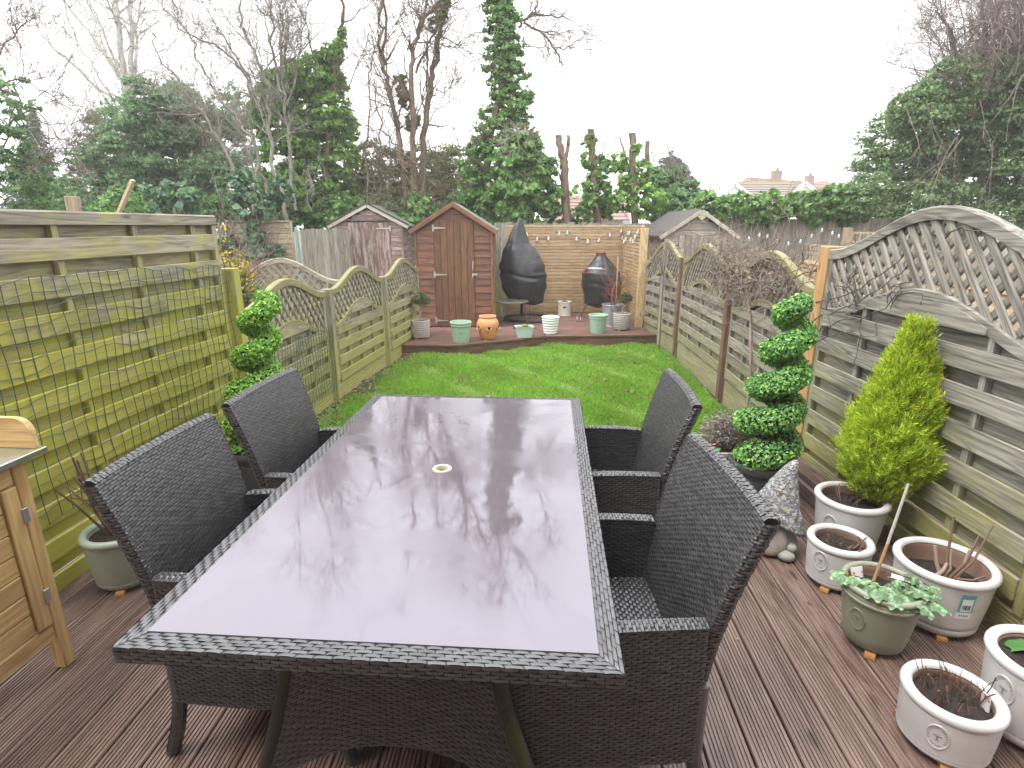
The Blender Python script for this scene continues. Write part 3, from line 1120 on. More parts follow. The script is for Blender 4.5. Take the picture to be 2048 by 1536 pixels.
# ---------------------------------------------------------------- slatted screens
def slat_screen(label, p0, p1, z0, n, pitch):
    dx, dy = p1[0] - p0[0], p1[1] - p0[1]
    L = math.hypot(dx, dy)
    o = empty('slatted_screen', (p0[0], p0[1], z0), math.atan2(dy, dx), label, 'screen')
    for i in range(n):
        z = pitch * (i + 0.5) + 0.02
        plank('slat', W['screen'], o, (0.0, 0, z), (L, 0, z), 0.018, pitch - 0.014, (0, 0, 1), 0.003)
    k = max(2, int(L / 0.6) + 1)
    for i in range(k):
        x = 0.03 + (L - 0.06) * i / (k - 1)
        plank('batten', W['screen_post'], o, (x, 0.03, 0), (x, 0.03, pitch * n), 0.035, 0.045, (1, 0, 0))
    plank('capping', W['screen_post'], o, (0, 0.012, pitch * n + 0.033), (L, 0.012, pitch * n + 0.033), 0.06, 0.022)
    return o


slat_screen('long slatted timber screen at the back of the far deck', (-0.10, 10.62), (2.07, 10.62), FAR, 27, 0.0585)
slat_screen('short side return of the slatted screen beside the barbecue', (2.085, 10.58), (2.085, 9.20), FAR, 27, 0.0585)
post('pale square timber post at the near end of the side screen', 2.105, 9.115, -0.12, 1.615, 0.105, W['screen_post'])
g = empty('solar_lamp', (2.11, 10.6, 1.66), 0, 'small grey solar lamp sitting on top of the slatted screen corner', 'lamp')
MB().box((0, 0, 0.045), (0.13, 0.09, 0.07), ch=.008).build('housing', plain('grey_plastic', (0.35, 0.38, 0.42), 0.5), g)
MB().box((0, 0, 0.085), (0.12, 0.08, 0.008), ch=.002).build('solar_cell', plain('solar_cell', (0.1, 0.12, 0.2), 0.2), g)

# string lights
BULB = Mat('bulb_glass')
BULB.col((0.66, 0.67, 0.66))
BULB.rough(0.12)
BULB.set(BULB.b.inputs['Transmission Weight'], 0.35)
BULB = BULB.m
CABLE = plain('black_cable', (0.02, 0.02, 0.02), 0.6)
SOCK = plain('pale_socket', (0.75, 0.75, 0.73), 0.4)
me_bulb = MB().lathe([(0.003, -0.075), (0.014, -0.07), (0.021, -0.055), (0.02, -0.042), (0.013, -0.026), (0.011, -0.02)], 12).mesh('bulb')
me_bulb.materials.append(BULB)
me_bulb.polygons.foreach_set('use_smooth', np.ones(len(me_bulb.polygons), bool))
me_sock = MB().lathe([(0.0005, 0.004), (0.012, 0.004), (0.0125, -0.022), (0.0005, -0.022)], 10).mesh('socket')
me_sock.materials.append(SOCK)


def string_lights(label, pts, scale=1.0):
    o = empty('string_lights', pts[0], 0, label, 'string lights')
    P = [Vector(p) - Vector(pts[0]) for p in pts]
    g = MB()
    path = []
    for a, b in zip(P, P[1:]):
        for k in range(5):
            t = k / 5
            q = a.lerp(b, t)
            q.z -= 0.03 * math.sin(PI * t)
            path.append(q)
    path.append(P[-1])
    g.tube(path, 0.003 * scale, 5)
    g.build('cable', CABLE, o)
    for p in P:
        b = link('bulb', me_bulb, parent=o)
        b.location = p - Vector((0, 0, 0.012))
        b.scale = (scale,) * 3
        b.rotation_euler = (random.uniform(-.15, .15), random.uniform(-.15, .15), 0)
        s = link('socket', me_sock, parent=b)
    return o


Zb = lambda x, y: (980 + x / 6.024, 430 + y / 6.024)
pl = []
for q in ((447, 205), (570, 262), (707, 252), (835, 195), (932, 182), (1045, 255), (1178, 288), (1317, 272), (1445, 210), (1585, 160)):
    pl.append(at(*Zb(*q), 10.585))
string_lights('string of clear bulbs across the long slatted screen', pl, 1.15)
pl = []
for q in ((1600, 245), (1617, 290), (1638, 262), (1668, 185), (1690, 180), (1704, 262), (1722, 285), (1752, 235), (1772, 195), (1788, 165)):
    p = at(*Zb(*q), 9.9)
    k = 2.055 / p.x
    pl.append(Vector((2.055, p.y * k, CAM_H + (p.z - CAM_H) * k)))
pl.sort(key=lambda v: -v.y)
string_lights('string of clear bulbs bunched on the side screen', pl, 1.15)

# ---------------------------------------------------------------- far fences of the neighbours
def board_fence(label, p0, p1, z0, z1, bw, mat, name='board_fence', seed=1):
    rr = random.Random(seed)
    dx, dy = p1[0] - p0[0], p1[1] - p0[1]
    L = math.hypot(dx, dy)
    o = empty(name, (p0[0], p0[1], 0), math.atan2(dy, dx), label, 'fence')
    x = 0.0
    while x < L:
        w = round(bw * rr.choice((0.85, 1.0, 1.1)), 3)
        plank('board', mat, o, (x + w / 2, rr.choice((0, 0.012)), z0), (x + w / 2, 0.0, round(z1 + rr.uniform(-0.02, 0.02), 2)), 0.016, w - 0.006, (1, 0, 0), 0.002)
        x += w
    for z in (z0 + 0.3, z1 - 0.3):
        plank('rail', mat, o, (0, 0.04, z), (L, 0.04, z), 0.04, 0.07)
    return o


def lap_fence(label, p0, p1, z0, z1, mat, pitch=0.1, nb=3, seed=1, rails=True):
    rr = random.Random(seed)
    dx, dy = p1[0] - p0[0], p1[1] - p0[1]
    L = math.hypot(dx, dy)
    o = empty('overlap_fence', (p0[0], p0[1], 0), math.atan2(dy, dx), label, 'fence')
    z = z0
    while z < z1 - 0.03:
        plank('lap_board', mat, o, (0, 0.0 + rr.uniform(-.003, .003), z + pitch * .55), (L, 0.0, z + pitch * .55 + rr.uniform(-.006, .006)), 0.009, pitch * 1.1, (0, 0.12, 1), 0.001)
        z += pitch
    for i in range(nb):
        x = L * i / (nb - 1)
        x = min(max(x, 0.02), L - 0.02)
        plank('batten', mat, o, (x, -0.016, z0), (x, -0.016, z1), 0.016, 0.04, (1, 0, 0), 0.002)
    if rails:
        plank('top_rail', mat, o, (0, -0.004, z1 + 0.012), (L, -0.004, z1 + 0.012), 0.05, 0.028)
    return o


lap_fence('brown overlap panel far left with bramble in front of it', (-5.50, 11.05), (-4.20, 11.0), -0.1, 1.72, W['lap'], 0.095, 3, 2)
lap_fence('overlap panel with algae at the far left edge behind the forsythia', (-7.2, 10.2), (-5.62, 10.6), -0.1, 1.62, W['lap'], 0.095, 4, 3)
post('greenish grey post beside the far overlap panel', -5.55, 10.95, -0.14, 1.66, 0.09, W['fence_left_low'])
post('pale blue green painted post at the end of the overlap panel', -4.14, 11.0, -0.14, 1.62, 0.05, plain('blue_green_paint', (0.22, 0.36, 0.33), 0.7))
board_fence('grey upright board fence left of the weathered shed', (-4.08, 11.05), (-3.2, 11.1), -0.12, 1.60, 0.11, wood('grey_green_board', (0.12, 0.11, 0.085), (0.33, 0.30, 0.24), vary=0.4), seed=4)
board_fence('green stained board fence seen behind the slatted screen', (-0.35, 11.3), (2.6, 11.3), -0.12, 1.70, 0.12, W['fence_left_low'], seed=5)
board_fence('tall weathered board fence under the ivy at the far right', (3.4, 11.75), (9.2, 11.45), -0.12, 1.80, 0.13, W['grey_board'], seed=6)
plank_o = fence_panel('trellis topped panel in the garden to the left in front of the sheds', (-3.62, 7.05), (-2.22, 7.2), 0.1, -1, top=(0.98, 1.26), low=(0.62, 0.86),
                      fronts=[0.55 - .168 * i for i in range(3)], mat=W['fence_left_low'], trellis=0.10)
# right neighbour's new overlap fence with a square trellis on top
RFN = [((4.9, 9.6), (4.72, 7.6), 'bright new overlap panel farther along the right neighbour fence'),
       ((4.70, 7.5), (4.52, 5.6), 'bright new overlap panel middle of the right neighbour fence'),
       ((4.50, 5.5), (4.32, 3.6), 'bright new overlap panel nearest along the right neighbour fence')]
for p0, p1, lb in RFN:
    o = lap_fence(lb, p0, p1, -0.1, 1.05, W['new_lap'], 0.12, 4, 7)
    L = math.hypot(p1[0] - p0[0], p1[1] - p0[1])
    for i in range(14):
        x = 0.03 + (L - 0.06) * i / 13
        plank('trellis_slat', W['lap'], o, (x, 0, 1.07), (x, 0, 1.36), 0.016, 0.024, (1, 0, 0), .002)
    for z in (1.08, 1.22, 1.35):
        plank('trellis_slat', W['lap'], o, (0, 0.012, z), (L, 0.012, z), 0.016, 0.026, (0, 0, 1), .002)
    plank('post', W['new_lap'], o, (L + 0.05, 0, -0.1), (L + 0.05, 0, 1.42), 0.09, 0.09, (1, 0, 0))
o = empty('trellis_screen', (5.35, 9.0, 0), R(-4), 'square mesh trellis panel by the far right string lights', 'trellis')
for i in range(13):
    plank('trellis_slat', W['lap'], o, (i * 0.118, 0, 1.10), (i * 0.118, 0, 1.56), 0.016, 0.03, (1, 0, 0), .002)
for z in (1.12, 1.26, 1.40, 1.54):
    plank('trellis_slat', W['lap'], o, (-0.02, 0.014, z), (1.44, 0.014, z), 0.016, 0.03, (0, 0, 1), .002)
plank('post', W['lap'], o, (-0.08, 0, -0.1), (-0.08, 0, 1.62), 0.10, 0.10, (1, 0, 0))
plank('post', W['lap'], o, (1.5, 0, -0.1), (1.5, 0, 1.58), 0.09, 0.09, (1, 0, 0))
plank('panel_board', W['grey_board'], o, (-0.02, 0.02, 0.55), (1.44, 0.02, 0.55), 0.02, 1.0)
Zr = lambda x, y: (1300 + x / 5.12, 330 + y / 5.12)
pl = [at(*Zr(*q), 9.9) for q in ((1015, 725), (1125, 690), (1208, 700), (1303, 755), (1418, 778), (1545, 755), (1660, 700), (1765, 640), (1870, 670), (1935, 700), (1992, 725))]
string_lights('string of clear bulbs in front of the weathered board fence at the right', pl, 1.0)
# odd timbers poking up over the tall left fence
g = MB().bar(at(236, 430, 5.6), at(266, 360, 5.6), 0.05, 0.025)
tag(g.build('timber_batten', W['stake']), 'pale timber batten leaning up over the tall left fence', 'batten')
post('stubby greenish post top behind the tall left fence', at(147, 410, 6.0).x, 6.0, 0.3, at(147, 393, 6.0).z, 0.10, W['lap'])

# ---------------------------------------------------------------- unseen back wall of the house, added behind the viewer to shade near faces
HB = empty('house', (0.3, -0.9, -0.1), 0, 'unseen brick back wall of the house with the open patio doorway, added behind the viewer for shade', 'house')
BRK = Mat('house_brick')
_t = BRK.n('TexCoord')
_b = BRK.n('TexBrick', {'Scale': 4.4, 'Color1': (0.30, 0.15, 0.10), 'Color2': (0.24, 0.12, 0.08), 'Mortar': (0.38, 0.35, 0.31), 'Mortar Size': 0.02})
_s = BRK.n('SeparateXYZ', {0: _t.outputs['Object']})
_c = BRK.n('CombineXYZ', {0: _s.outputs[0], 1: _s.outputs[2], 2: _s.outputs[1]})
BRK.t.links.new(_c.outputs[0], _b.inputs['Vector'])
BRK.col(_b.outputs[0])
BRK.rough(0.9)
for (x0, x1, z0, z1) in ((-4.5, -1.2, 0, 5.2), (1.2, 4.5, 0, 5.2), (-1.2, 1.2, 2.2, 5.2)):
    MB().box(((x0 + x1) / 2, -0.15, (z0 + z1) / 2), (x1 - x0, 0.3, z1 - z0)).build('wall', BRK.m, HB)
for x in (-1.16, 0.0, 1.16):
    MB().box((x, -0.1, 1.1), (0.07, 0.07, 2.2), ch=.005).build('door_frame', plain('white_upvc', (0.75, 0.75, 0.75), 0.35), HB)
MB().box((0, -0.3, 1.1), (2.4, 0.02, 2.2)).build('dark_room', plain('dim_room', (0.05, 0.045, 0.04), 0.9), HB)
# ---------------------------------------------------------------- wicker furniture
m = Mat('wicker')
ge = m.n('NewGeometry')
rnd = ge.outputs['Random Per Island']
tc = m.n('TexCoord')
nz = m.noise(tc.outputs['Object'], 9, 4)
c = m.mix(rnd, (0.028, 0.0278, 0.029), (0.072, 0.072, 0.075))
m.col(c)
m.rough(m.math('ADD', m.math('MULTIPLY', nz, 0.2), 0.27))
m.set(m.b.inputs['Specular IOR Level'], 1.0)
WICK = m.m
WICKD = plain('wicker_core', (0.012, 0.011, 0.011), 0.7)
MOSSY = plain('mossy_leg', (0.03, 0.028, 0.02), 0.55, dirt=((0.07, 0.068, 0.02), 5, 0.48, 0.8))


def weave(mb, S, lu, lv, seg=0.03, row=0.0085, amp=0.0027, base=True, flip=False, swap=False):
    """woven strands laid over the surface S(u, v), u and v in 0..1; lu, lv are its sizes in metres"""
    if swap:
        S0 = S
        S = lambda u, v: S0(v, u)
        lu, lv = lv, lu
        flip = not flip
    nr = max(2, int(round(lv / row)))
    ns = max(2, int(round(lu / seg)))
    t = np.array([0.03, 0.30, 0.70, 0.97])
    ht = np.array([-0.35, 1.0, 1.0, -0.35])
    s = np.array([0.09, 0.5, 0.91])
    hs = np.array([0.55, 1.0, 0.55])
    U, V_, H = [], [], []
    J = np.arange(nr)
    for par in (0, 1):
        rows = J[J % 2 == par]
        I = np.arange(ns + par)
        u0 = (I - 0.5 * par) / ns
        u1 = u0 + 1.0 / ns
        u0, u1 = np.clip(u0, 0, 1), np.clip(u1, 0, 1)
        uu = u0[:, None] + (u1 - u0)[:, None] * t
        vv = (rows[:, None] + s) / nr
        Ug = np.broadcast_to(uu[None, :, :, None], (len(rows), len(I), 4, 3))
        Vg = np.broadcast_to(vv[:, None, None, :], (len(rows), len(I), 4, 3))
        Hg = np.broadcast_to((ht[:, None] * hs[None, :])[None, None], Ug.shape)
        U.append(Ug.reshape(-1, 12)); V_.append(Vg.reshape(-1, 12)); H.append(Hg.reshape(-1, 12))
    U, V_, H = map(np.concatenate, (U, V_, H))
    k = len(U)                      # no two strands lie quite alike
    V_ = np.clip(V_ + RNG.normal(0, 0.055 / nr, (k, 1)), 0, 1)
    H = H * RNG.uniform(0.7, 1.35, (k, 1)) + RNG.normal(0, 0.12, (k, 1))
    e = 1e-3
    P = S(U, V_)
    du = S(U + e, V_) - S(U - e, V_)
    dv = S(U, V_ + e) - S(U, V_ - e)
    N = np.cross(du, dv)
    N /= np.linalg.norm(N, axis=-1)[..., None] + 1e-12
    if flip:
        N = -N
    P = P + N * (amp * H)[..., None]
    k = len(P)
    q = []
    for i in range(3):
        for j in range(2):
            a = i * 3 + j
            q.append((a, a + 3, a + 4, a + 1) if not flip else (a + 1, a + 4, a + 3, a))
    Q = (np.arange(k)[:, None, None] * 12 + np.array(q)[None]).reshape(-1, 4)
    mb.add(P.reshape(-1, 3), Q)


def sheet(mb, S, nu=8, nv=8, flip=False, off=0.0):
    u, v = np.meshgrid(np.linspace(0, 1, nu + 1), np.linspace(0, 1, nv + 1))
    e = 1e-3
    P = S(u, v)
    N = np.cross(S(u + e, v) - S(u - e, v), S(u, v + e) - S(u, v - e))
    N /= np.linalg.norm(N, axis=-1)[..., None] + 1e-12
    P = P + N * off
    i = np.arange(nv)[:, None] * (nu + 1) + np.arange(nu)[None]
    Q = np.stack([i, i + 1, i + nu + 2, i + nu + 1], -1).reshape(-1, 4)
    mb.add(P.reshape(-1, 3), Q[:, ::-1] if flip else Q)


def blerp(a, b, c, d):
    """bilinear patch with corners at (0,0) (1,0) (1,1) (0,1)"""
    a, b, c, d = (np.asarray(x, float) for x in (a, b, c, d))

    def S(u, v):
        u, v = np.asarray(u)[..., None], np.asarray(v)[..., None]
        return a * (1 - u) * (1 - v) + b * u * (1 - v) + c * u * v + d * (1 - u) * v
    return S


def make_chair():
    o = empty('wicker_chair')
    o['category'] = 'chair'
    w, T = 0.56, 0.035            # overall width, panel thickness
    zs, za, zt = 0.43, 0.655, 0.955

    def back_y(z):                # the back leans and flares to the rear
        t = np.clip((z - 0.38) / (zt - 0.38), 0, 1.05)
        return -0.235 - 0.045 * t - 0.085 * t ** 2.2

    def back(side):
        def S(u, v):
            z = 0.22 + (zt - 0.22) * v
            half = 0.255 + 0.03 * np.clip((z - 0.4) / 0.5, 0, 1)
            x = (u - 0.5) * 2 * half
            y = back_y(z) - 0.012 * (1 - (2 * u - 1) ** 2)
            zz = z + 0.003 * (1 - (2 * u - 1) ** 2) * v
            return np.stack(np.broadcast_arrays(x, y + side * T / 2, zz), -1)
        return S
    g, d = MB(), MB()
    weave(g, back(1), 0.56, 0.74, 0.030, 0.0084, flip=True)
    weave(g, back(-1), 0.56, 0.74, 0.030, 0.0084)
    bk = g.build('backrest', WICK, o, True)
    for sd, fl in ((1, True), (-1, False)):
        sheet(d, back(sd), 6, 10, fl, off=0.0015 if sd > 0 else -0.0015)
    d.build('backrest_core', WICKD, bk)
    # wrapped edge of the back
    e = MB()

    def edge(sx):
        def S(u, v):
            z = 0.22 + (zt - 0.22) * u
            half = 0.255 + 0.03 * np.clip((z - 0.4) / 0.5, 0, 1)
            a = (v - 0.5) * PI * 1.15
            return np.stack(np.broadcast_arrays(sx * (half + 0.012 * np.cos(a)), back_y(z) + np.sin(a) * T * 0.56, z), -1)
        return S

    def topedge(u, v):
        a = (v - 0.5) * PI * 1.15
        x = (u - 0.5) * 2 * 0.287
        return np.stack(np.broadcast_arrays(x, back_y(zt) - 0.012 * (1 - (2 * u - 1) ** 2) + np.sin(a) * T * 0.56, zt + 0.003 * (1 - (2 * u - 1) ** 2) + 0.012 * np.cos(a)), -1)
    weave(e, edge(1), 0.74, 0.06, 0.03, 0.0092, swap=True, flip=True)
    weave(e, edge(-1), 0.74, 0.06, 0.03, 0.0092, swap=True)
    weave(e, topedge, 0.57, 0.06, 0.03, 0.0115, swap=True, flip=False)
    e.build('edge_binding', WICK, bk, True)
    # seat
    g = MB()
    ss = blerp((-0.25, -0.23, zs), (0.25, -0.23, zs), (0.26, 0.27, zs + 0.01), (-0.26, 0.27, zs + 0.01))
    weave(g, ss, 0.5, 0.5, 0.026, 0.0115)
    seat = g.build('seat', WICK, o, True)
    MB().box((0, 0.02, zs - 0.012), (0.5, 0.5, 0.02)).build('seat_core', WICKD, seat)
    # arms: closed woven sides with a flat top
    for sx in (-1, 1):
        g = MB()
        xo, xi = sx * 0.285, sx * 0.248
        yb, yf = -0.245, 0.275

        def arm_z(t):
            return za - 0.035 * t + 0.018 * np.sin(PI * t)

        def side(x):
            def S(u, v):
                y = yb + (yf - yb) * u
                z = 0.215 + (arm_z(u) - 0.215) * v
                bow = 0.012 * np.sin(PI * u) * np.sign(sx)
                return np.stack(np.broadcast_arrays(x + bow, y, z), -1)
            return S

        def top(u, v):
            y = yb + (yf - yb) * u
            return np.stack(np.broadcast_arrays(xi - sx * .004 + (xo + sx * .004 - xi + sx * .004) * v + 0.012 * np.sin(PI * u) * sx, y, arm_z(u) + 0.004 * np.sin(PI * v)), -1)

        def frontf(u, v):
            return np.stack(np.broadcast_arrays(xi + (xo - xi) * u, yf + 0 * u, 0.215 + (arm_z(1.0) - 0.215) * v), -1)
        weave(g, side(xo), 0.52, 0.44, 0.030, 0.0088, flip=sx < 0)
        weave(g, side(xi), 0.52, 0.44, 0.030, 0.0088, flip=sx > 0)
        weave(g, top, 0.52, 0.05, 0.026, 0.0095, swap=True, flip=sx < 0)
        weave(g, frontf, 0.04, 0.44, 0.02, 0.0088, flip=sx < 0)
        am = g.build('arm', WICK, o, True)
        d = MB()
        sheet(d, side(xo - sx * 0.003), 6, 4)
        sheet(d, side(xi + sx * 0.003), 6, 4)
        sheet(d, lambda u, v: top(u, v) - np.array([0, 0, 0.003]), 6, 2)
        d.build('arm_core', WICKD, am)
    # front apron
    g = MB()
    ap = blerp((-0.25, 0.27, 0.215), (0.25, 0.27, 0.215), (0.25, 0.275, zs), (-0.25, 0.275, zs))
    weave(g, ap, 0.5, 0.21, 0.030, 0.0088, flip=True)
    fa = g.build('apron', WICK, o, True)
    MB().box((0, 0.268, 0.32), (0.5, 0.006, 0.2)).build('apron_core', WICKD, fa)
    # legs
    for sx in (-1, 1):
        for yy, dyy in ((-0.25, -0.05), (0.262, 0.03)):
            g = MB()
            x = sx * 0.262
            g.tube([(x, yy, 0.46), (x, yy, 0.22), (x + sx * .004, yy + dyy * .35, 0.10), (x + sx * .01, yy + dyy, 0.0)], [0.02, 0.021, 0.021, 0.019], 10)
            for z in np.arange(0.006, 0.215, 0.0095):
                k = max(0.0, (0.22 - z) / 0.22)
                g.tube([(x + sx * .01 * k, yy + dyy * k ** 1.6, z), (x + sx * .01 * k, yy + dyy * k ** 1.6, z + 0.008)], [0.0225, 0.0225], 8, False)
            g.build('leg', WICK, o, True)
    return o


chair0 = make_chair()
CH = [((-0.785, 1.655), -90 - 3, 'black wicker armchair at the near left of the table beside the sage pot'),
      ((-0.745, 2.335), -90 - 5, 'black wicker armchair at the far left of the table by the left spiral tree'),
      ((0.255, 1.465), 90 + 1, 'black wicker armchair at the near right of the table, closest to the white pots'),
      ((0.385, 2.375), 90 - 4, 'black wicker armchair at the far right of the table towards the lawn')]
for i, ((x, y), a, lb) in enumerate(CH):
    c = chair0 if i == 0 else copy_tree(chair0)
    c.location = (x, y, 0.0)
    c.rotation_euler = (0, 0, R(a))
    tag(c, lb, 'chair', 'black wicker chairs round the table')

# ---- table
TW, TL, TZ = 1.13, 1.93, 0.74
FW = 0.050
table = empty('dining_table', (-0.262, 1.945, 0), R(-3.9), 'long wicker garden table with a wet lilac glass top and parasol hole', 'table')
x1, y1 = TW / 2, TL / 2
corners = [(-x1, -y1), (x1, -y1), (x1, y1), (-x1, y1)]
for i in range(4):
    a, b = corners[i], corners[(i + 1) % 4]
    ai = (a[0] - math.copysign(FW, a[0]), a[1] - math.copysign(FW, a[1]))
    bi = (b[0] - math.copysign(FW, b[0]), b[1] - math.copysign(FW, b[1]))
    L = math.hypot(b[0] - a[0], b[1] - a[1])
    g = MB()
    S = blerp((a[0], a[1], TZ), (b[0], b[1], TZ), (bi[0], bi[1], TZ + .002), (ai[0], ai[1], TZ + .002))
    weave(g, S, L, FW, 0.042, 0.0102, 0.0022)
    S2 = blerp((a[0], a[1], TZ - 0.038), (b[0], b[1], TZ - 0.038), (b[0], b[1], TZ), (a[0], a[1], TZ))
    weave(g, S2, L, 0.038, 0.04, 0.0108, 0.0025, flip=False)
    fr_ = g.build('frame_rail', WICK, table, True)
    d = MB()
    sheet(d, S, 2, 2, off=-0.002)
    sheet(d, S2, 2, 2, off=-0.002)
    sheet(d, blerp((a[0], a[1], TZ - .040), (b[0], b[1], TZ - .040), (bi[0], bi[1], TZ - .040), (ai[0], ai[1], TZ - .040)), 2, 2, flip=True)
    d.build('rail_core', WICKD, fr_)

m = Mat('wet_glass_top')
tc = m.n('TexCoord')
ob = tc.outputs['Object']
n1 = m.noise(ob, 3.2, 4, 0.6)
far = m.step(m.n('SeparateXYZ', {0: ob}).outputs[1], -0.35, 0.55)
wet = m.noise(m.vmath('MULTIPLY', ob, (1.0, 1.6, 1.0)), 9.0, 5, 0.62, 0.8)
drops = m.noise(ob, 60.0, 3, 0.6)
sm = m.step(m.noise(ob, 2.2, 5, 0.6, 1.5), 0.50, 0.62)
m.col(m.mix(m.math('MULTIPLY', sm, 0.25), (0.115, 0.094, 0.112), (0.150, 0.128, 0.146)))
m.set(m.b.inputs['IOR'], 2.12)
m.set(m.b.inputs['Specular Tint'], (0.88, 0.90, 1.0, 1))
arc = m.n('TexWave', {'Scale': 1.6, 'Distortion': 9.0, 'Detail': 3.0, 'Detail Scale': 1.4}, wave_type='RINGS')
m.t.links.new(m.vmath('ADD', ob, (0.1, -0.7, 0.0)), arc.inputs['Vector'])
wipe = m.math('MULTIPLY', m.step(arc.outputs['Fac'], 0.55, 0.95), m.math('ADD', 0.25, m.math('MULTIPLY', far, 0.75)))
m.rough(m.math('ADD', m.math('ADD', 0.035, m.math('MULTIPLY', sm, 0.09)), m.math('MULTIPLY', wipe, 0.10)))
h = m.math('ADD', m.math('MULTIPLY', wet, m.math('ADD', 0.25, m.math('MULTIPLY', far, 0.75))), m.math('MULTIPLY', drops, m.math('MULTIPLY', far, 0.10)))
m.bump(h, 0.07, 0.004)
GLASS = m.m
gx, gy = x1 - FW, y1 - FW
HOLE = (-0.005, 0.0)
# glass plate with a round parasol hole
g = MB()
nh = 32
ang = np.arange(nh) * 2 * PI / nh
inner = [(HOLE[0] + 0.026 * math.cos(a), HOLE[1] + 0.026 * math.sin(a)) for a in ang]
outer = []
for a in ang:
    cx_, sy_ = math.cos(a), math.sin(a)
    k = min(gx / abs(cx_) if abs(cx_) > 1e-6 else 1e9, gy / abs(sy_) if abs(sy_) > 1e-6 else 1e9)
    outer.append((cx_ * k, sy_ * k))
# snap the nearest rays onto the four corners
for sx in (-1, 1):
    for sy in (-1, 1):
        j = min(range(nh), key=lambda q: (outer[q][0] - sx * gx) ** 2 + (outer[q][1] - sy * gy) ** 2)
        outer[j] = (sx * gx, sy * gy)
zt_, zb_ = TZ + 0.0055, TZ - 0.003
V = [(x, y, zt_) for x, y in inner] + [(x, y, zt_) for x, y in outer] + [(x, y, zb_) for x, y in inner] + [(x, y, zb_) for x, y in outer]
F = []
for i in range(nh):
    j = (i + 1) % nh
    F += [(i, i + nh, j + nh, j), (i + nh, i + 3 * nh, j + 3 * nh, j + nh), (i, j, j + 2 * nh, i + 2 * nh), (i + 2 * nh, j + 2 * nh, j + 3 * nh, i + 3 * nh)]
g.add(V, F)
g.build('glass_top', GLASS, table)
MB().box((0, 0, TZ - 0.022), (2 * gx, 2 * gy, 0.03)).build('underframe', WICKD, table)
RING = plain('cream_plastic', (0.46, 0.45, 0.33), 0.4)
MB().lathe([(0.024, TZ - 0.03), (0.024, TZ + 0.010), (0.0255, TZ + 0.012), (0.035, TZ + 0.012), (0.0375, TZ + 0.009), (0.0375, TZ + 0.0058)], 40, (HOLE[0], HOLE[1], 0)).build('parasol_ring', RING, table, True)
MB().lathe([(0.0, TZ - 0.0068), (0.0255, TZ - 0.0068)], 24, (HOLE[0], HOLE[1], 0)).build('hole_bottom', WICKD, table)
# end supports: two bowed poles with a woven panel between, arched below
for sy in (-1, 1):
    yc = sy * (y1 - 0.20)
    for sx in (-1, 1):
        g = MB()
        pts = [(sx * (0.25 + 0.012 * k + 0.11 * (k / 8) ** 2.2), yc + sy * 0.035 * (k / 8) ** 2, TZ - 0.05 - (TZ - 0.05) * k / 8) for k in range(9)]
        g.tube(pts, 0.021, 12)
        for k in range(46):
            t = k / 46 * 8
            i0 = int(t)
            q = Vector(pts[i0]).lerp(Vector(pts[min(8, i0 + 1)]), t - i0)
            q2 = Vector(pts[i0]).lerp(Vector(pts[min(8, i0 + 1)]), min(1, t - i0 + 0.13))
            g.tube([q, q2], 0.0225, 10, False)
        g.build('leg', MOSSY, table, True)

    def panel(side):
        def S(u, v):
            zb = 0.30 - 0.17 * np.abs(2 * u - 1) ** 2.4
            z = zb + (TZ - 0.05 - zb) * v
            k = (TZ - 0.05 - z) / (TZ - 0.05)
            half = 0.25 + 0.096 * k + 0.11 * k ** 2.2 - 0.01
            return np.stack(np.broadcast_arrays((2 * u - 1) * half, yc + sy * 0.035 * k ** 2 + side * 0.012, z), -1)
        return S
    g = MB()
    weave(g, panel(-1), 0.55, 0.45, 0.030, 0.0088)
    weave(g, panel(1), 0.55, 0.45, 0.030, 0.0088, flip=True)
    pn = g.build('end_panel', WICK, table, True)
    d = MB()
    sheet(d, panel(-0.7), 8, 6)
    sheet(d, panel(0.7), 8, 6, flip=True)
    d.build('panel_core', WICKD, pn)

# ---------------------------------------------------------------- potting bench
BN = W['bench']
bench = empty('potting_bench', (-1.715, 1.80, 0), R(90 - 5), 'honey coloured timber potting bench with metal worktop at the left edge', 'bench')
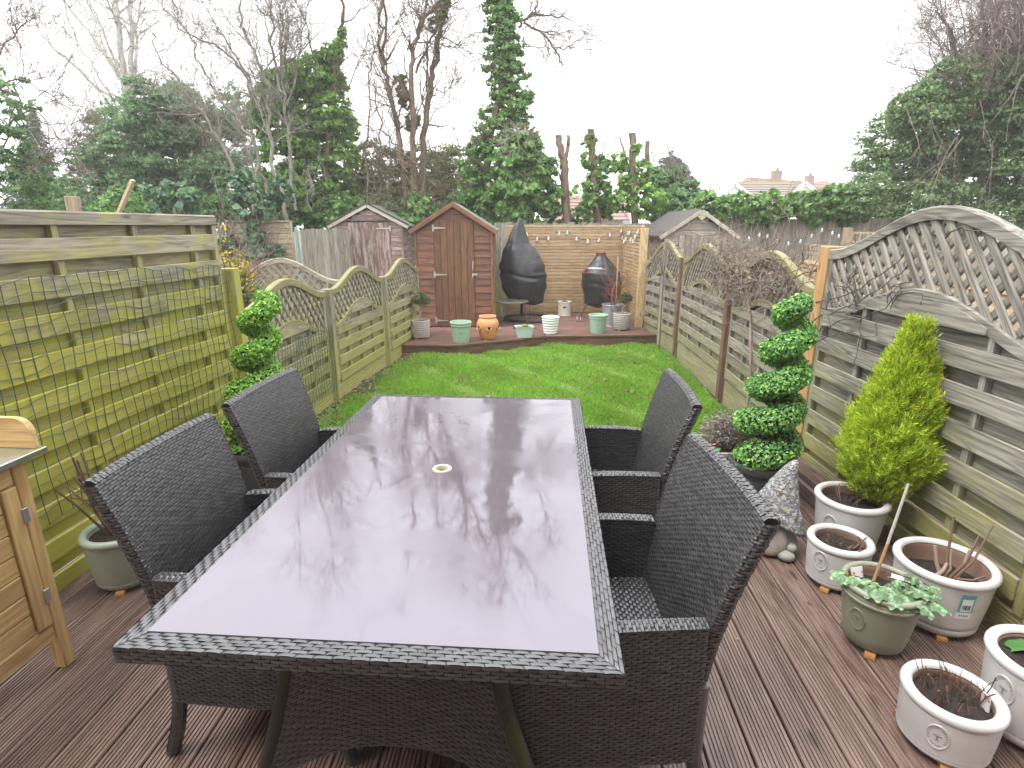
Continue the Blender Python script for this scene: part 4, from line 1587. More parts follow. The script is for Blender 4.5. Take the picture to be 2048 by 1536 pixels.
# local x runs away from the camera (0 = far right corner leg, -1.1 = near end), local y points to the fence
for (lx, ly) in ((-0.025, 0.025), (-1.075, 0.025), (-0.025, 0.50), (-1.075, 0.50)):
    plank('leg', BN, bench, (lx, ly, 0), (lx, ly, 0.86), 0.046, 0.046, (1, 0, 0))
plank('top_rail', BN, bench, (-1.05, 0.02, 0.82), (-0.05, 0.02, 0.82), 0.022, 0.085)
plank('bottom_rail', BN, bench, (-1.05, 0.016, 0.175), (-0.05, 0.016, 0.175), 0.022, 0.065)
plank('end_rail', BN, bench, (-0.02, 0.05, 0.175), (-0.02, 0.48, 0.175), 0.022, 0.065)
for i in range(8):
    z = 0.25 + i * 0.078
    plank('end_board', BN, bench, (-0.024, 0.05, z), (-0.024, 0.48, z), 0.014, 0.076, (0, 0, 1), .003)
for di, (da, db) in enumerate(((-0.545, -0.055), (-1.045, -0.552))):
    dpar = MB().box(((da + db) / 2, 0.02, 0.495), (db - da - .01, 0.008, 0.555)).build('door', SHADE, bench)
    plank('stile', BN, dpar, (db - 0.028, 0.006, 0.215), (db - 0.028, 0.006, 0.775), 0.02, 0.055, (1, 0, 0))
    plank('stile', BN, dpar, (da + 0.028, 0.006, 0.215), (da + 0.028, 0.006, 0.775), 0.02, 0.055, (1, 0, 0))
    for i in range(7):
        z = 0.255 + i * 0.08
        plank('door_board', BN, dpar, (da + 0.057, 0.011, z), (db - 0.057, 0.011, z), 0.012, 0.0785, (0, 0, 1), .004)
    if di == 0:
        for z in (0.33, 0.66):
            MB().box((db + 0.003, -0.006, z), (0.022, 0.006, 0.055), ch=.001).build('hinge', GALV, dpar)
TIN = plain('zinc_sheet', (0.42, 0.45, 0.46), 0.35, 0.8, 0.15, 14, dirt=((0.35, 0.36, 0.10), 4, 0.45, 0.5))
MB().box((-0.55, 0.25, 0.875), (1.19, 0.60, 0.022), ch=.003).build('worktop', TIN, bench)
# rounded side upstand
pr = [(0.03, 0), (0.03, 0.055)] + [(0.03 + 0.055 * (1 - math.cos(t)), 0.055 + 0.055 * math.sin(t)) for t in np.linspace(0.2, PI / 2, 6)] + [(0.54, 0.11), (0.54, 0)]
pr = [(x - .06, z) for x, z in pr]
MB().prism(pr, 0.022).build('side_upstand', BN, bench, loc=(0.025, 0.0, 0.888), rot=(0, 0, PI / 2))
plank('back_upstand', BN, bench, (-1.1, 0.53, 0.95), (0.0, 0.53, 0.95), 0.02, 0.12)
# ---------------------------------------------------------------- pots
POTW = plain('white_glaze', (0.57, 0.56, 0.545), 0.36, 0, 0.07, 7, dirt=((0.33, 0.29, 0.23), 11, 0.575, 0.5))
POTW_IN = plain('pot_inside', (0.27, 0.17, 0.12), 0.75, 0, 0.2, 14)
SAGE = plain('sage_glaze', (0.255, 0.265, 0.195), 0.45, 0, 0.10, 8, dirt=((0.15, 0.14, 0.10), 7, 0.58, 0.4))
SAGE_L = plain('sage_grey_glaze', (0.30, 0.335, 0.27), 0.42, 0, 0.10, 8, dirt=((0.15, 0.14, 0.10), 6, 0.56, 0.4))
MINT = plain('mint_plastic', (0.30, 0.43, 0.32), 0.5, 0, 0.06, 10)
CHARC = plain('charcoal_plastic', (0.055, 0.062, 0.066), 0.5, 0, 0.12, 12)
STONE = plain('ribbed_stone', (0.36, 0.33, 0.30), 0.75, 0, 0.15, 25, 0.2)
TERRA = plain('terracotta', (0.62, 0.27, 0.115), 0.6, 0, 0.1, 9, dirt=((0.72, 0.45, 0.27), 6, 0.55, 0.5))
CREAM = plain('cream_enamel', (0.72, 0.70, 0.60), 0.4)
RIBW = plain('white_rib', (0.70, 0.73, 0.70), 0.45)
BEIGE = plain('beige_pot', (0.44, 0.39, 0.31), 0.6, 0, 0.12, 10, dirt=((0.26, 0.24, 0.16), 8, 0.55, 0.5))
SOIL_M = Mat('compost')
_tc = SOIL_M.n('TexCoord')
SOIL_M.col(SOIL_M.ramp(SOIL_M.noise(_tc.outputs['Object'], 55, 6, 0.75), [(0.3, (0.008, 0.006, 0.005)), (0.6, (0.035, 0.024, 0.017)), (0.75, (0.10, 0.065, 0.04))]))
SOIL_M.rough(0.92)
SOIL_M.bump(SOIL_M.noise(_tc.outputs['Object'], 70, 5, 0.7), 1.0, 0.012)
SOIL = SOIL_M.m
CORK = plain('pot_foot_clay', (0.40, 0.19, 0.05), 0.6, 0, 0.25, 30)
INK = plain('emblem_ink', (0.16, 0.15, 0.13), 0.7)


def soil(parent, r, z, seed):
    rr = np.random.default_rng(seed)
    n, k = 28, 8
    V = [(0, 0, z + 0.006)]
    for j in range(1, k + 1):
        for i in range(n):
            a = 2 * PI * i / n
            q = r * j / k
            V.append((q * math.cos(a), q * math.sin(a), z + rr.normal(0, 0.0045) + 0.008 * (1 - (j / k) ** 2)))
    F = [(0, 1 + i, 1 + (i + 1) % n) for i in range(n)]
    for j in range(k - 1):
        for i in range(n):
            a, b = 1 + j * n + i, 1 + j * n + (i + 1) % n
            F.append((a, a + n, b + n, b))
    return MB().add(V, F).build('soil', SOIL, parent, 'all')


def emblem(parent, r_at, z, az, w, hgt, disc_mat, ink=INK, words=True):
    """oval badge standing proud of the pot: words round the edge, a tree in the middle"""
    def wrap(v, lift):
        out = []
        for (x, y, _) in v:
            zz = z + y
            rad = r_at(zz) + lift
            a = az + x / rad
            out.append((rad * math.cos(a), rad * math.sin(a), zz))
        return out
    n = 40
    rings = [0, 0.5, 0.86, 0.93, 1.0]
    lifts = [0.0022, 0.0022, 0.0022, 0.0042, 0.0005]
    V, F = wrap([(0, 0, 0)], lifts[0]), []
    for k, l in zip(rings[1:], lifts[1:]):
        V += wrap([(w * k * math.cos(2 * PI * i / n), hgt * k * math.sin(2 * PI * i / n), 0) for i in range(n)], l)
    F = [(0, 1 + i, 1 + (i + 1) % n) for i in range(n)]
    for j in range(3):
        for i in range(n):
            a, b = 1 + j * n + i, 1 + j * n + (i + 1) % n
            F.append((a, a + n, b + n, b))
    e = MB().add(V, F).build('emblem', disc_mat, parent, True)
    g = MB()
    if words:
        def ring_text(s, a0, a1, inward):
            for i, ch in enumerate(s):
                if ch == ' ':
                    continue
                t = a0 + (a1 - a0) * i / (len(s) - 1)
                v, f = text_geo(ch, w * 0.30)
                rot = t - PI / 2 if not inward else t + PI / 2
                cx_, cy_ = 0.72 * w * math.cos(t), 0.72 * hgt * math.sin(t)
                vv = [(cx_ + x * math.cos(rot) - y * math.sin(rot), cy_ + x * math.sin(rot) + y * math.cos(rot), 0) for x, y, _ in v]
                # pots are seen from outside: x runs to the right when az grows anticlockwise
                g.add(wrap(vv, 0.0032), f)
        ring_text('OUTDOOR GARDEN', R(205), R(-25), False)
        ring_text('POTTERY', R(232), R(308), True)
    # little tree
    def stroke(pts, t):
        for (x0, y0), (x1, y1) in zip(pts, pts[1:]):
            L = math.hypot(x1 - x0, y1 - y0) + 1e-9
            nx_, ny_ = -(y1 - y0) / L * t, (x1 - x0) / L * t
            g.add(wrap([(x0 + nx_, y0 + ny_, 0), (x0 - nx_, y0 - ny_, 0), (x1 - nx_, y1 - ny_, 0), (x1 + nx_, y1 + ny_, 0)], 0.0032), [(0, 1, 2, 3)])
    s = w * 0.5
    stroke([(-0.3 * s, -0.75 * s), (0.3 * s, -0.75 * s)], 0.05 * s)
    stroke([(0, -0.75 * s), (0, 0.1 * s)], 0.07 * s)
    for q in (-1, 1):
        stroke([(0, -0.1 * s), (q * 0.45 * s, 0.35 * s), (q * 0.75 * s, 0.40 * s)], 0.045 * s)
        stroke([(0, 0.05 * s), (q * 0.22 * s, 0.62 * s)], 0.045 * s)
        stroke([(q * 0.3 * s, 0.2 * s), (q * 0.7 * s, 0.08 * s)], 0.04 * s)
    g.build('emblem_print', ink, e)
    return e


def pot_lathe(profile, inner_r, inner_z, parent, mat, n=64, name='pot'):
    return MB().lathe(profile, n).build(name, mat, parent, True)


def feet(parent, r, n=3, a0=0.4, h=0.022):
    for i in range(n):
        a = a0 + 2 * PI * i / n
        g = MB()
        g.prism([(-0.026, 0), (0.026, 0), (0.026, h), (-0.006, h), (-0.022, h * .8), (-0.026, h * .4)], 0.036)
        g.build('pot_foot', CORK, parent, loc=(r * math.cos(a), r * math.sin(a), -h), rot=(0, 0, a + PI))


def round_pot(label, x, y, r, h, rb, mat, soil_depth=0.05, rim=0.018, foot=True, base_lines=True, inside=POTW_IN, z=0.0, az=None, rz=0, cat='plant pot', name='plant_pot', seed=1,
              emb=None, wall=0.016, shoulder=None, foot_a=0.4):
    fz = 0.022 if foot else 0.0
    o = empty(name, (x, y, z + fz), rz, label, cat)
    rt = r - rim * 0.45
    prof = [(0.001, 0), (rb - 0.008, 0), (rb, 0.008)]
    if base_lines:
        prof += [(rb + 0.002, h * .06), (rb - 0.002, h * .065), (rb + 0.003, h * .075), (rb + 0.003, h * .115), (rb, h * .122), (rb + 0.004, h * .135)]
    prof += [(rb + (rt - rb) * t ** 1.15 + 0.004 * math.sin(PI * t), h * t) for t in np.linspace(0.2, 0.80, 6)]
    if shoulder:
        prof += [(rt - 0.003, h * 0.795), (rt + 0.004, h * 0.805), (rt + 0.004, h * 0.83), (rt, h * 0.84)]
    prof += [(rt - 0.001, h - rim * 2.1)]
    for t in np.linspace(-1.2, PI * 0.97, 10):
        prof.append((r - rim + rim * math.cos(t), h - rim + rim * math.sin(t)))
    body = MB().lathe(prof, 64).build('pot', mat, o, True)
    zi = h - soil_depth
    ri = r - 2 * rim
    rs = max(0.03, ri - (rt - rb) * soil_depth / h * 0.6)
    MB().lathe([(ri - 0.0005, h - rim * 1.1), (ri - 0.003, h - rim * 1.6)] + [(ri + (rs - ri) * t, h - rim * 1.6 - (soil_depth - rim * 1.6 + .01) * t) for t in (0.3, 1.0)], 48).build('inner_wall', inside, o, True)
    soil(o, rs + 0.004, zi, seed)
    if foot:
        feet(o, rb * 0.9, 3, foot_a)
    r_at = lambda zz: rb + (rt - rb) * (max(zz, 0) / h) ** 1.15 + 0.004
    if az is not None and emb:
        emblem(o, r_at, h * emb[0], az, emb[1], emb[2], mat)
    return o, zi, rs


STEM = plain('cut_stem', (0.19, 0.12, 0.08), 0.75, 0, 0.3, 40)
STEM_D = plain('dark_stem', (0.12, 0.06, 0.04), 0.75, 0, 0.3, 40)
STEM_P = plain('pale_stem', (0.33, 0.25, 0.19), 0.75, 0, 0.3, 40)


def stubs(parent, z, r, n, h0, h1, rad, mat, seed, spread=0.5, kink=True, name='stem', bent=0.3):
    rr = random.Random(seed)
    for i in range(n):
        a, q = rr.uniform(0, 2 * PI), r * math.sqrt(rr.random())
        p = Vector((q * math.cos(a), q * math.sin(a), z - 0.01))
        d = Vector((math.cos(a) * spread * rr.random() + rr.uniform(-.15, .15), math.sin(a) * spread * rr.random() + rr.uniform(-.15, .15), 1)).normalized()
        h = rr.uniform(h0, h1)
        pts = [p]
        for k in range(3):
            p = p + d * h / 3
            pts.append(p)
            d = (d + Vector((rr.uniform(-bent, bent), rr.uniform(-bent, bent), 0))).normalized()
        rd = rad * rr.uniform(0.6, 1.2)
        g = MB().tube(pts, [rd * 1.25, rd, rd * 0.9, rd * 0.8], 7)
        if rr.random() < 0.5:
            b = pts[1] + (pts[2] - pts[1]) * rr.random()
            e = b + Vector((rr.uniform(-1, 1), rr.uniform(-1, 1), rr.uniform(.4, 1))).normalized() * h * 0.4
            g.tube([b, e], [rd * .7, rd * .5], 6)
        g.build(name, mat, parent, True)


# near right hand group; azimuth of the badge points to the camera side
o, z, rs = round_pot('tall white pot holding the golden conifer against the right fence', 1.735, 2.555, 0.172, 0.325, 0.128, POTW, 0.055, az=R(208), emb=(0.60, 0.038, 0.058), foot=False, seed=2)
stubs(o, z, 0.07, 9, 0.03, 0.11, 0.0022, STEM, 3)
cyp_pot = o
o, z, rs = round_pot('small white pot of cut brown stems in front of the gnome and conifer pot', 1.545, 2.30, 0.142, 0.215, 0.122, POTW, 0.05, az=R(208), emb=(0.60, 0.036, 0.050), seed=4, foot_a=3.9)
stubs(o, z, 0.08, 13, 0.04, 0.10, 0.0045, STEM, 5, 0.9)
o, z, rs = round_pot('sage green pot with crinkled variegated leaves and a bamboo cane', 1.475, 1.895, 0.148, 0.265, 0.108, SAGE, 0.055, rim=0.013, base_lines=False, az=R(205), emb=(0.50, 0.032, 0.05), seed=6, shoulder=True, foot_a=4.1)
sage_pot, sage_z = o, z
o, z, rs = round_pot('big white pot of pruned woody stems with a price label', 1.825, 2.035, 0.186, 0.275, 0.150, POTW, 0.10, az=R(205), emb=(0.62, 0.036, 0.055), seed=7, foot_a=4.3)
label_pot, label_z = o, z
o, z, rs = round_pot('low white pot of short red brown twigs in the bottom right corner', 1.415, 1.435, 0.142, 0.192, 0.124, POTW, 0.042, az=R(222), emb=(0.52, 0.032, 0.046), seed=8, foot_a=4.2)
stubs(o, z, 0.085, 40, 0.04, 0.12, 0.0019, STEM_D, 9, 0.5)
stubs(o, z, 0.06, 3, 0.06, 0.09, 0.005, STEM, 10, 0.4)
TAGP = plain('plant_label', (0.72, 0.70, 0.68), 0.4, 0, 0.02, 5, dirt=((0.45, 0.02, 0.08), 40, 0.52, 1.0))
MB().box((0.075, -0.06, z + 0.02), (0.003, 0.032, 0.06), Matrix.Rotation(R(-8), 4, 'X')).build('plant_label', TAGP, o)
o, z, rs = round_pot('white pot with a round green leaf cut by the right picture edge', 1.735, 1.475, 0.162, 0.285, 0.130, POTW, 0.035, az=R(190), emb=(0.62, 0.036, 0.055), seed=11)
edge_pot, edge_z = o, z
o, z, rs = round_pot('sage grey pot of bare upright twigs behind the near left chair', -1.845, 2.315, 0.160, 0.262, 0.128, SAGE_L, 0.035, seed=12, foot_a=5.0, inside=SAGE_L)
stubs(o, z, 0.05, 12, 0.28, 0.46, 0.0060, STEM_D, 13, 0.6, bent=0.12)
stubs(o, z, 0.06, 12, 0.22, 0.42, 0.0042, STEM, 14, 1.2, bent=0.1)

# price label
LBLW = plain('label_paper', (0.80, 0.80, 0.80), 0.5, 0, 0.02)
LBLT = plain('label_teal', (0.16, 0.47, 0.47), 0.5, 0, 0.05)
LBLK = plain('label_ink', (0.04, 0.10, 0.10), 0.5, 0, 0.05)


def wrapped(parent, name, mat, r_at, az, rects, lift):
    g = MB()
    for (x0, x1, z0, z1) in rects:
        n = 5
        V = []
        for i in range(n + 1):
            x = x0 + (x1 - x0) * i / n
            for zz in (z0, z1):
                rad = r_at(zz) + lift
                a = az + x / rad
                V.append((rad * math.cos(a), rad * math.sin(a), zz))
        g.add(V, [(2 * i, 2 * i + 2, 2 * i + 3, 2 * i + 1) for i in range(n)])
    return g.build(name, mat, parent)


ra = lambda zz: 0.150 + (0.178 - 0.150) * (max(zz, 0) / 0.275) ** 1.15 + 0.0045
az = R(262)
lab = wrapped(label_pot, 'price_label', LBLW, ra, az, [(-0.028, 0.028, 0.105, 0.225)], 0.0008)
wrapped(lab, 'label_border', LBLT, ra, az, [(-0.028, 0.028, 0.202, 0.225), (-0.028, -0.018, 0.142, 0.202), (0.020, 0.028, 0.142, 0.202), (-0.028, 0.028, 0.136, 0.142)], 0.0012)
wrapped(lab, 'barcode', LBLK, ra, az, [(-0.014 + 0.005 * i, -0.0118 + 0.005 * i + 0.001 * (i % 3), 0.150, 0.174) for i in range(6)]
        + [(-0.025 + 0.008 * i, -0.0195 + 0.008 * i, 0.207, 0.2105) for i in range(6)] + [(-0.023 + 0.008 * i, -0.0175 + 0.008 * i, 0.216, 0.2195) for i in range(6)]
        + [(-0.025, -0.0215, 0.150 + 0.012 * i, 0.156 + 0.012 * i) for i in range(4)] + [(-0.016 + 0.007 * i, -0.012 + 0.007 * i, 0.118, 0.126) for i in range(5)], 0.0016)

# pruned woody plant in the labelled pot: stout bases with long cut canes
for (bx, by, pts_, mt, rd) in ((0.02, 0.0, [(0.03, 0.03, 0.10), (0.035, 0.05, 0.27)], STEM, 0.009),
                               (0.03, -0.01, [(0.08, -0.01, 0.09), (0.115, 0.0, 0.21)], STEM, 0.009),
                               (0.04, -0.02, [(0.10, -0.02, 0.10), (0.17, 0.01, 0.25)], STEM, 0.007),
                               (0.0, 0.01, [(-0.01, 0.03, 0.06), (-0.015, 0.05, 0.13)], STEM_P, 0.012),
                               (0.01, 0.0, [(0.03, 0.0, 0.05), (0.03, 0.02, 0.13)], STEM_P, 0.008),
                               (0.05, -0.02, [(0.07, -0.01, 0.06), (0.09, 0.0, 0.14)], STEM_P, 0.009),
                               (-0.02, 0.0, [(0.0, 0.0, 0.04), (0.02, 0.01, 0.07)], STEM_P, 0.013),
                               (0.05, -0.03, [(0.09, -0.05, 0.03), (0.125, -0.06, 0.055)], STEM, 0.007),
                               (-0.045, -0.01, [(-0.06, -0.005, 0.025), (-0.075, 0.0, 0.04)], STEM_P, 0.006)):
    g = MB().tube([(bx, by, label_z - 0.02), (bx, by, label_z + 0.02)] + [(a, b, label_z + c) for a, b, c in pts_], [rd * 0.95, rd * 0.8, rd * 0.66, rd * 0.55], 9)
    g.build('cane', mt, label_pot, True)

# ---- far pots on the raised deck
DZ = FAR


def open_pot(label, x, y, prof, mat, inner, sz, emb=None, name='plant_pot', z=DZ, foot=0.0, n=48, rz=0, cat='plant pot', soil_r=None):
    o = empty(name, (x, y, z + foot), rz, label, cat)
    MB().lathe(prof, n).build('pot', mat, o, True)
    if soil_r:
        soil(o, soil_r, sz, 3)
    if foot:
        feet(o, prof[1][0] * 0.85, 3, 4.2, foot)
    return o


def ribbed(r0, r1, h, n, amp, wall=0.018, belly=0.0):
    pr = [(0.001, 0), (r0 * 0.93, 0), (r0, 0.01)]
    for i in range(n * 4 + 1):
        t = i / (n * 4)
        r = r0 + (r1 - r0) * t + belly * math.sin(PI * t) + amp * (0.5 + 0.5 * math.cos(2 * PI * i / 4))
        pr.append((r, 0.012 + (h - 0.02) * t))
    pr += [(r1 + amp * .5, h - 0.004), (r1 - 0.002, h), (r1 - wall + .003, h), (r1 - wall, h - 0.006), (r1 - wall - 0.004, h * 0.35)]
    return pr


greyL = open_pot('ribbed grey pot with a small standard bush by the left fence on the far deck', -1.36, 8.16, ribbed(0.118, 0.132, 0.255, 8, 0.007, belly=0.008), STONE, None, 0.225, foot=0.02, soil_r=0.115)
greyR = open_pot('ribbed grey pot with a small standard bush beside the zinc bucket', 1.775, 8.86, ribbed(0.120, 0.138, 0.255, 8, 0.007, belly=0.01), STONE, None, 0.225, foot=0.015, soil_r=0.118)


def mint_pot(label, x, y, s=1.0):
    pr = [(0.001, 0), (0.108, 0), (0.116, 0.006)] + [(0.116 + 0.024 * t, 0.235 * t) for t in (0.3, 0.7, 1.0)]
    pr += [(0.147, 0.238), (0.150, 0.246), (0.150, 0.258), (0.147, 0.265), (0.147, 0.268), (0.153, 0.272), (0.156, 0.282), (0.155, 0.297), (0.150, 0.302), (0.140, 0.302), (0.136, 0.296), (0.128, 0.15)]
    pr = [(a * s, b * s) for a, b in pr]
    o = open_pot(label, x, y, pr, MINT, None, 0.20 * s, soil_r=0.131 * s)
    emblem(o, lambda zz: 0.1175 * s + 0.024 * zz / 0.235, 0.14 * s, math.atan2(-y, -x), 0.042, 0.042, MINT, words=False)
    return o


mint_pot('pale mint green pot in front of the brown shed door', -0.735, 7.86)
mint_pot('pale mint green pot in front of the ribbed grey pot near the gate', 1.345, 8.58, 0.97)
open_pot('white ribbed tapering pot on the edge of the far deck', 0.60, 8.56, ribbed(0.098, 0.132, 0.265, 6, 0.010), RIBW, None, 0.2, soil_r=0.11)
bee = open_pot('cream round pot with a dark bee motif against the slatted screen', 0.985, 10.36, [(0.001, 0), (0.118, 0), (0.127, 0.006), (0.128, 0.014), (0.121, 0.018), (0.121, 0.236), (0.127, 0.242), (0.128, 0.262), (0.122, 0.266), (0.112, 0.264), (0.111, 0.2)], CREAM, None, 0.235, soil_r=0.112)
g = MB()
a0 = math.atan2(-10.36, -0.985)
for (dx, dz, rx, rzv, rt) in ((0, 0, 0.008, 0.022, 0), (-0.02, 0.004, 0.02, 0.007, 0.5), (0.02, 0.004, 0.02, 0.007, -0.5), (-0.016, -0.008, 0.014, 0.006, 0.15), (0.016, -0.008, 0.014, 0.006, -0.15), (0, 0.022, 0.006, 0.006, 0)):
    V = []
    for i in range(12):
        t = 2 * PI * i / 12
        ex, ez = rx * math.cos(t), rzv * math.sin(t)
        ex, ez = ex * math.cos(rt) - ez * math.sin(rt), ex * math.sin(rt) + ez * math.cos(rt)
        an = a0 + (dx + ex) / 0.1225
        V.append((0.1228 * math.cos(an), 0.1228 * math.sin(an), 0.165 + dz + ez))
    g.add(V, [tuple(range(12))])
g.build('bee_motif', plain('bee_ink', (0.10, 0.06, 0.03), 0.6), bee)

# terracotta strawberry pot
sp = empty('strawberry_pot', (-0.355, 8.06, DZ + 0.018), 0, 'round terracotta strawberry pot with side holes on the far deck', 'plant pot')
pr = [(0.001, 0), (0.105, 0), (0.113, 0.008), (0.135, 0.08), (0.158, 0.17), (0.163, 0.21), (0.155, 0.25), (0.130, 0.29), (0.114, 0.305), (0.115, 0.312), (0.125, 0.317), (0.127, 0.330), (0.120, 0.337), (0.108, 0.335), (0.103, 0.325), (0.10, 0.28)]
MB().lathe(pr, 56).build('pot', TERRA, sp, True)
feet(sp, 0.09, 3, 4.4, 0.018)
MB().lathe([(0.0, 0.29), (0.105, 0.29)], 24).build('soil', SHADE, sp)
a0 = math.atan2(-8.06, 0.355)
for k in range(6):
    a = a0 + 0.1 + k * PI / 3
    hb = MB()
    c = Vector((math.cos(a) * 0.152, math.sin(a) * 0.152, 0.175))
    ex = Vector((-math.sin(a), math.cos(a), 0))
    n_ = Vector((math.cos(a), math.sin(a), 0.15)).normalized()
    ez = Vector((0, 0, 1))
    ring = []
    for i in range(16):
        t = 2 * PI * i / 16
        lipout = 0.02 if math.sin(t) < 0 else 0.004
        ring.append(c + ex * 0.031 * math.cos(t) + ez * 0.036 * math.sin(t) + n_ * lipout * (1 if math.sin(t) > 0 else 1 - 0.3 * math.sin(t)))
    hb.tube(ring + [ring[0]], 0.0075, 8, False)
    hb.build('planting_lip', TERRA, sp, True)
    hd = MB()
    V = [c + ex * 0.027 * math.cos(2 * PI * i / 16) + ez * 0.031 * math.sin(2 * PI * i / 16) + n_ * (0.011 - 0.004 * math.sin(2 * PI * i / 16)) for i in range(16)]
    hd.add(V, [tuple(range(16))])
    hd.build('hole_shade', SHADE, sp)  # flat dark disc painted as the shade inside the hole

# pale blue enamel pan with handles
PAN = plain('blue_enamel', (0.50, 0.60, 0.60), 0.45, 0, 0.1, 9, dirt=((0.11, 0.06, 0.035), 7, 0.60, 0.95))
pan = empty('enamel_pan', (0.185, 8.24, DZ), R(8), 'chipped pale blue enamel pan planted with a yellow green clump', 'plant pot')


def rrect(w, d, r, n=5):
    P = []
    for cx_, cy_, a in ((w - r, d - r, 0), (-w + r, d - r, PI / 2), (-w + r, -d + r, PI), (w - r, -d + r, 1.5 * PI)):
        for i in range(n + 1):
            t = a + PI / 2 * i / n
            P.append((cx_ + r * math.cos(t), cy_ + r * math.sin(t)))
    return P


lv = [(0.095, 0.07, 0.0), (0.108, 0.08, 0.004), (0.130, 0.100, 0.155), (0.140, 0.110, 0.160), (0.139, 0.109, 0.166), (0.126, 0.096, 0.162), (0.112, 0.085, 0.06)]
g = MB()
k = 24
V = []
for (w_, d_, z_) in lv:
    V += [(x, y, z_) for x, y in rrect(w_, d_, 0.04)]
F = [(j * k + i, j * k + (i + 1) % k, (j + 1) * k + (i + 1) % k, (j + 1) * k + i) for j in range(len(lv) - 1) for i in range(k)] + [tuple(reversed(range(k)))]
g.add(V, F).build('pan_body', PAN, pan, True)
MB().add([(x, y, 0.14) for x, y in rrect(0.122, 0.093, 0.04)], [tuple(range(k))]).build('soil', SOIL, pan)
for s in (-1, 1):
    MB().tube([(s * 0.130, -0.035, 0.148), (s * 0.158, -0.034, 0.150), (s * 0.170, 0, 0.125), (s * 0.158, 0.034, 0.150), (s * 0.130, 0.035, 0.148)], 0.006, 8).build('handle', plain('pan_handle', (0.05, 0.045, 0.04), 0.5), pan, True)

# zinc bucket
BUCK = plain('zinc_bucket', (0.42, 0.46, 0.49), 0.45, 0.55, 0.2, 14)
bk = empty('zinc_bucket', (1.675, 9.22, DZ), 0, 'galvanised zinc bucket holding a bare red stemmed shrub', 'bucket')
MB().lathe([(0.001, 0), (0.125, 0), (0.130, 0.012), (0.126, 0.016), (0.170, 0.345), (0.178, 0.350), (0.181, 0.358), (0.178, 0.366), (0.172, 0.364), (0.168, 0.34), (0.158, 0.25)], 48).build('pail', BUCK, bk, True)
soil(bk, 0.164, 0.30, 5)
a0 = math.atan2(-9.22, -1.675)
pts = []
for i in range(9):
    t = -0.35 + 0.7 * i / 8
    rr_ = 0.176 + 0.012 * math.sin(PI * i / 8)
    pts.append((rr_ * math.cos(a0 + 0.25 + t), rr_ * math.sin(a0 + 0.25 + t), 0.315 - 0.075 * math.sin(PI * i / 8)))
MB().tube(pts, 0.006, 8).build('handle', plain('bucket_handle', (0.1, 0.1, 0.1), 0.5, 0.5), bk, True)

# beige square planter by the spiral tree
bx = empty('square_planter', (1.335, 3.30, 0.0), R(-4), 'beige square planter with a dead lavender ball and pink primula', 'planter')
lv = [(0.118, 0.118, 0.0), (0.122, 0.122, 0.005), (0.148, 0.148, 0.27), (0.156, 0.156, 0.275), (0.157, 0.157, 0.298), (0.153, 0.153, 0.302), (0.142, 0.142, 0.300), (0.139, 0.139, 0.25)]
V = []
for (w_, d_, z_) in lv:
    V += [(x, y, z_) for x, y in rrect(w_, d_, 0.014)]
F = [(j * k + i, j * k + (i + 1) % k, (j + 1) * k + (i + 1) % k, (j + 1) * k + i) for j in range(len(lv) - 1) for i in range(k)] + [tuple(reversed(range(k)))]
MB().add(V, F).build('planter_box', BEIGE, bx, True)
MB().add([(x, y, 0.265) for x, y in rrect(0.141, 0.141, 0.012)], [tuple(range(k))]).build('soil', SOIL, bx)

# charcoal pots of the two spiral trees
def char_pot(label, x, y, r, h, rb):
    o = empty('spiral_tree', (x, y, 0), 0, label, 'topiary')
    pr = [(0.001, 0), (rb - .006, 0), (rb, 0.008)] + [(rb + (r - 0.012 - rb) * t, h * t) for t in (0.3, 0.6, 0.83)] + [(r - 0.004, h * 0.84), (r, h * 0.86), (r + 0.001, h * 0.97), (r - 0.004, h), (r - 0.016, h), (r - 0.02, h * 0.96), (r - 0.026, h * 0.8)]
    p = MB().lathe(pr, 64).build('pot', CHARC, o, True)
    g = MB()                      # incised panel line
    a0 = math.atan2(-y, -x)
    pts = []
    for (t, zz) in [(-0.55, 0.12)] + [(-0.55, zz) for zz in (0.3, 0.5, 0.72)] + [(q, 0.74 - 0.06 * (1 - (q / 0.55) ** 2)) for q in np.linspace(-0.5, 0.5, 9)] + [(0.55, zz) for zz in (0.72, 0.5, 0.3, 0.12)]:
        rad = rb + (r - 0.012 - rb) * zz + 0.0005
        pts.append((rad * math.cos(a0 + t), rad * math.sin(a0 + t), h * zz))
    g.tube(pts, 0.0022, 6)
    g.build('panel_line', CHARC, p, True)
    soil(o, r - 0.024, h * 0.88, 9)
    return o


spR = char_pot('spiral clipped tree in a charcoal pot beside the orange fence post', 1.49, 3.065, 0.182, 0.30, 0.138)
spL = char_pot('spiral clipped tree in a charcoal pot behind the far left chair', -1.655, 3.27, 0.170, 0.30, 0.125)

# ---------------------------------------------------------------- gnome
GN = empty('garden_gnome', (1.36, 2.585, 0), R(-28), 'weathered stone gnome with a tall bark textured hat', 'statue')
m = Mat('stone_hat')
tc = m.n('TexCoord')
vo = m.n('TexVoronoi', {'Scale': 30.0}, feature='DISTANCE_TO_EDGE')
m.t.links.new(m.vmath('ADD', tc.outputs['Object'], m.vmath('MULTIPLY', m.n('TexNoise', {'Scale': 18.0}).outputs[1], (0.05, 0.05, 0.05))), vo.inputs['Vector'])
nz = m.noise(tc.outputs['Object'], 26, 5, 0.7)
c = m.mix(m.step(vo.outputs['Distance'], 0.0, 0.09), (0.26, 0.26, 0.265), m.mix(nz, (0.34, 0.34, 0.35), (0.62, 0.61, 0.61)))
c = m.mix(m.step(m.noise(tc.outputs['Object'], 8, 4), 0.60, 0.72, 0, 0.6), c, (0.40, 0.40, 0.22))
m.col(c)
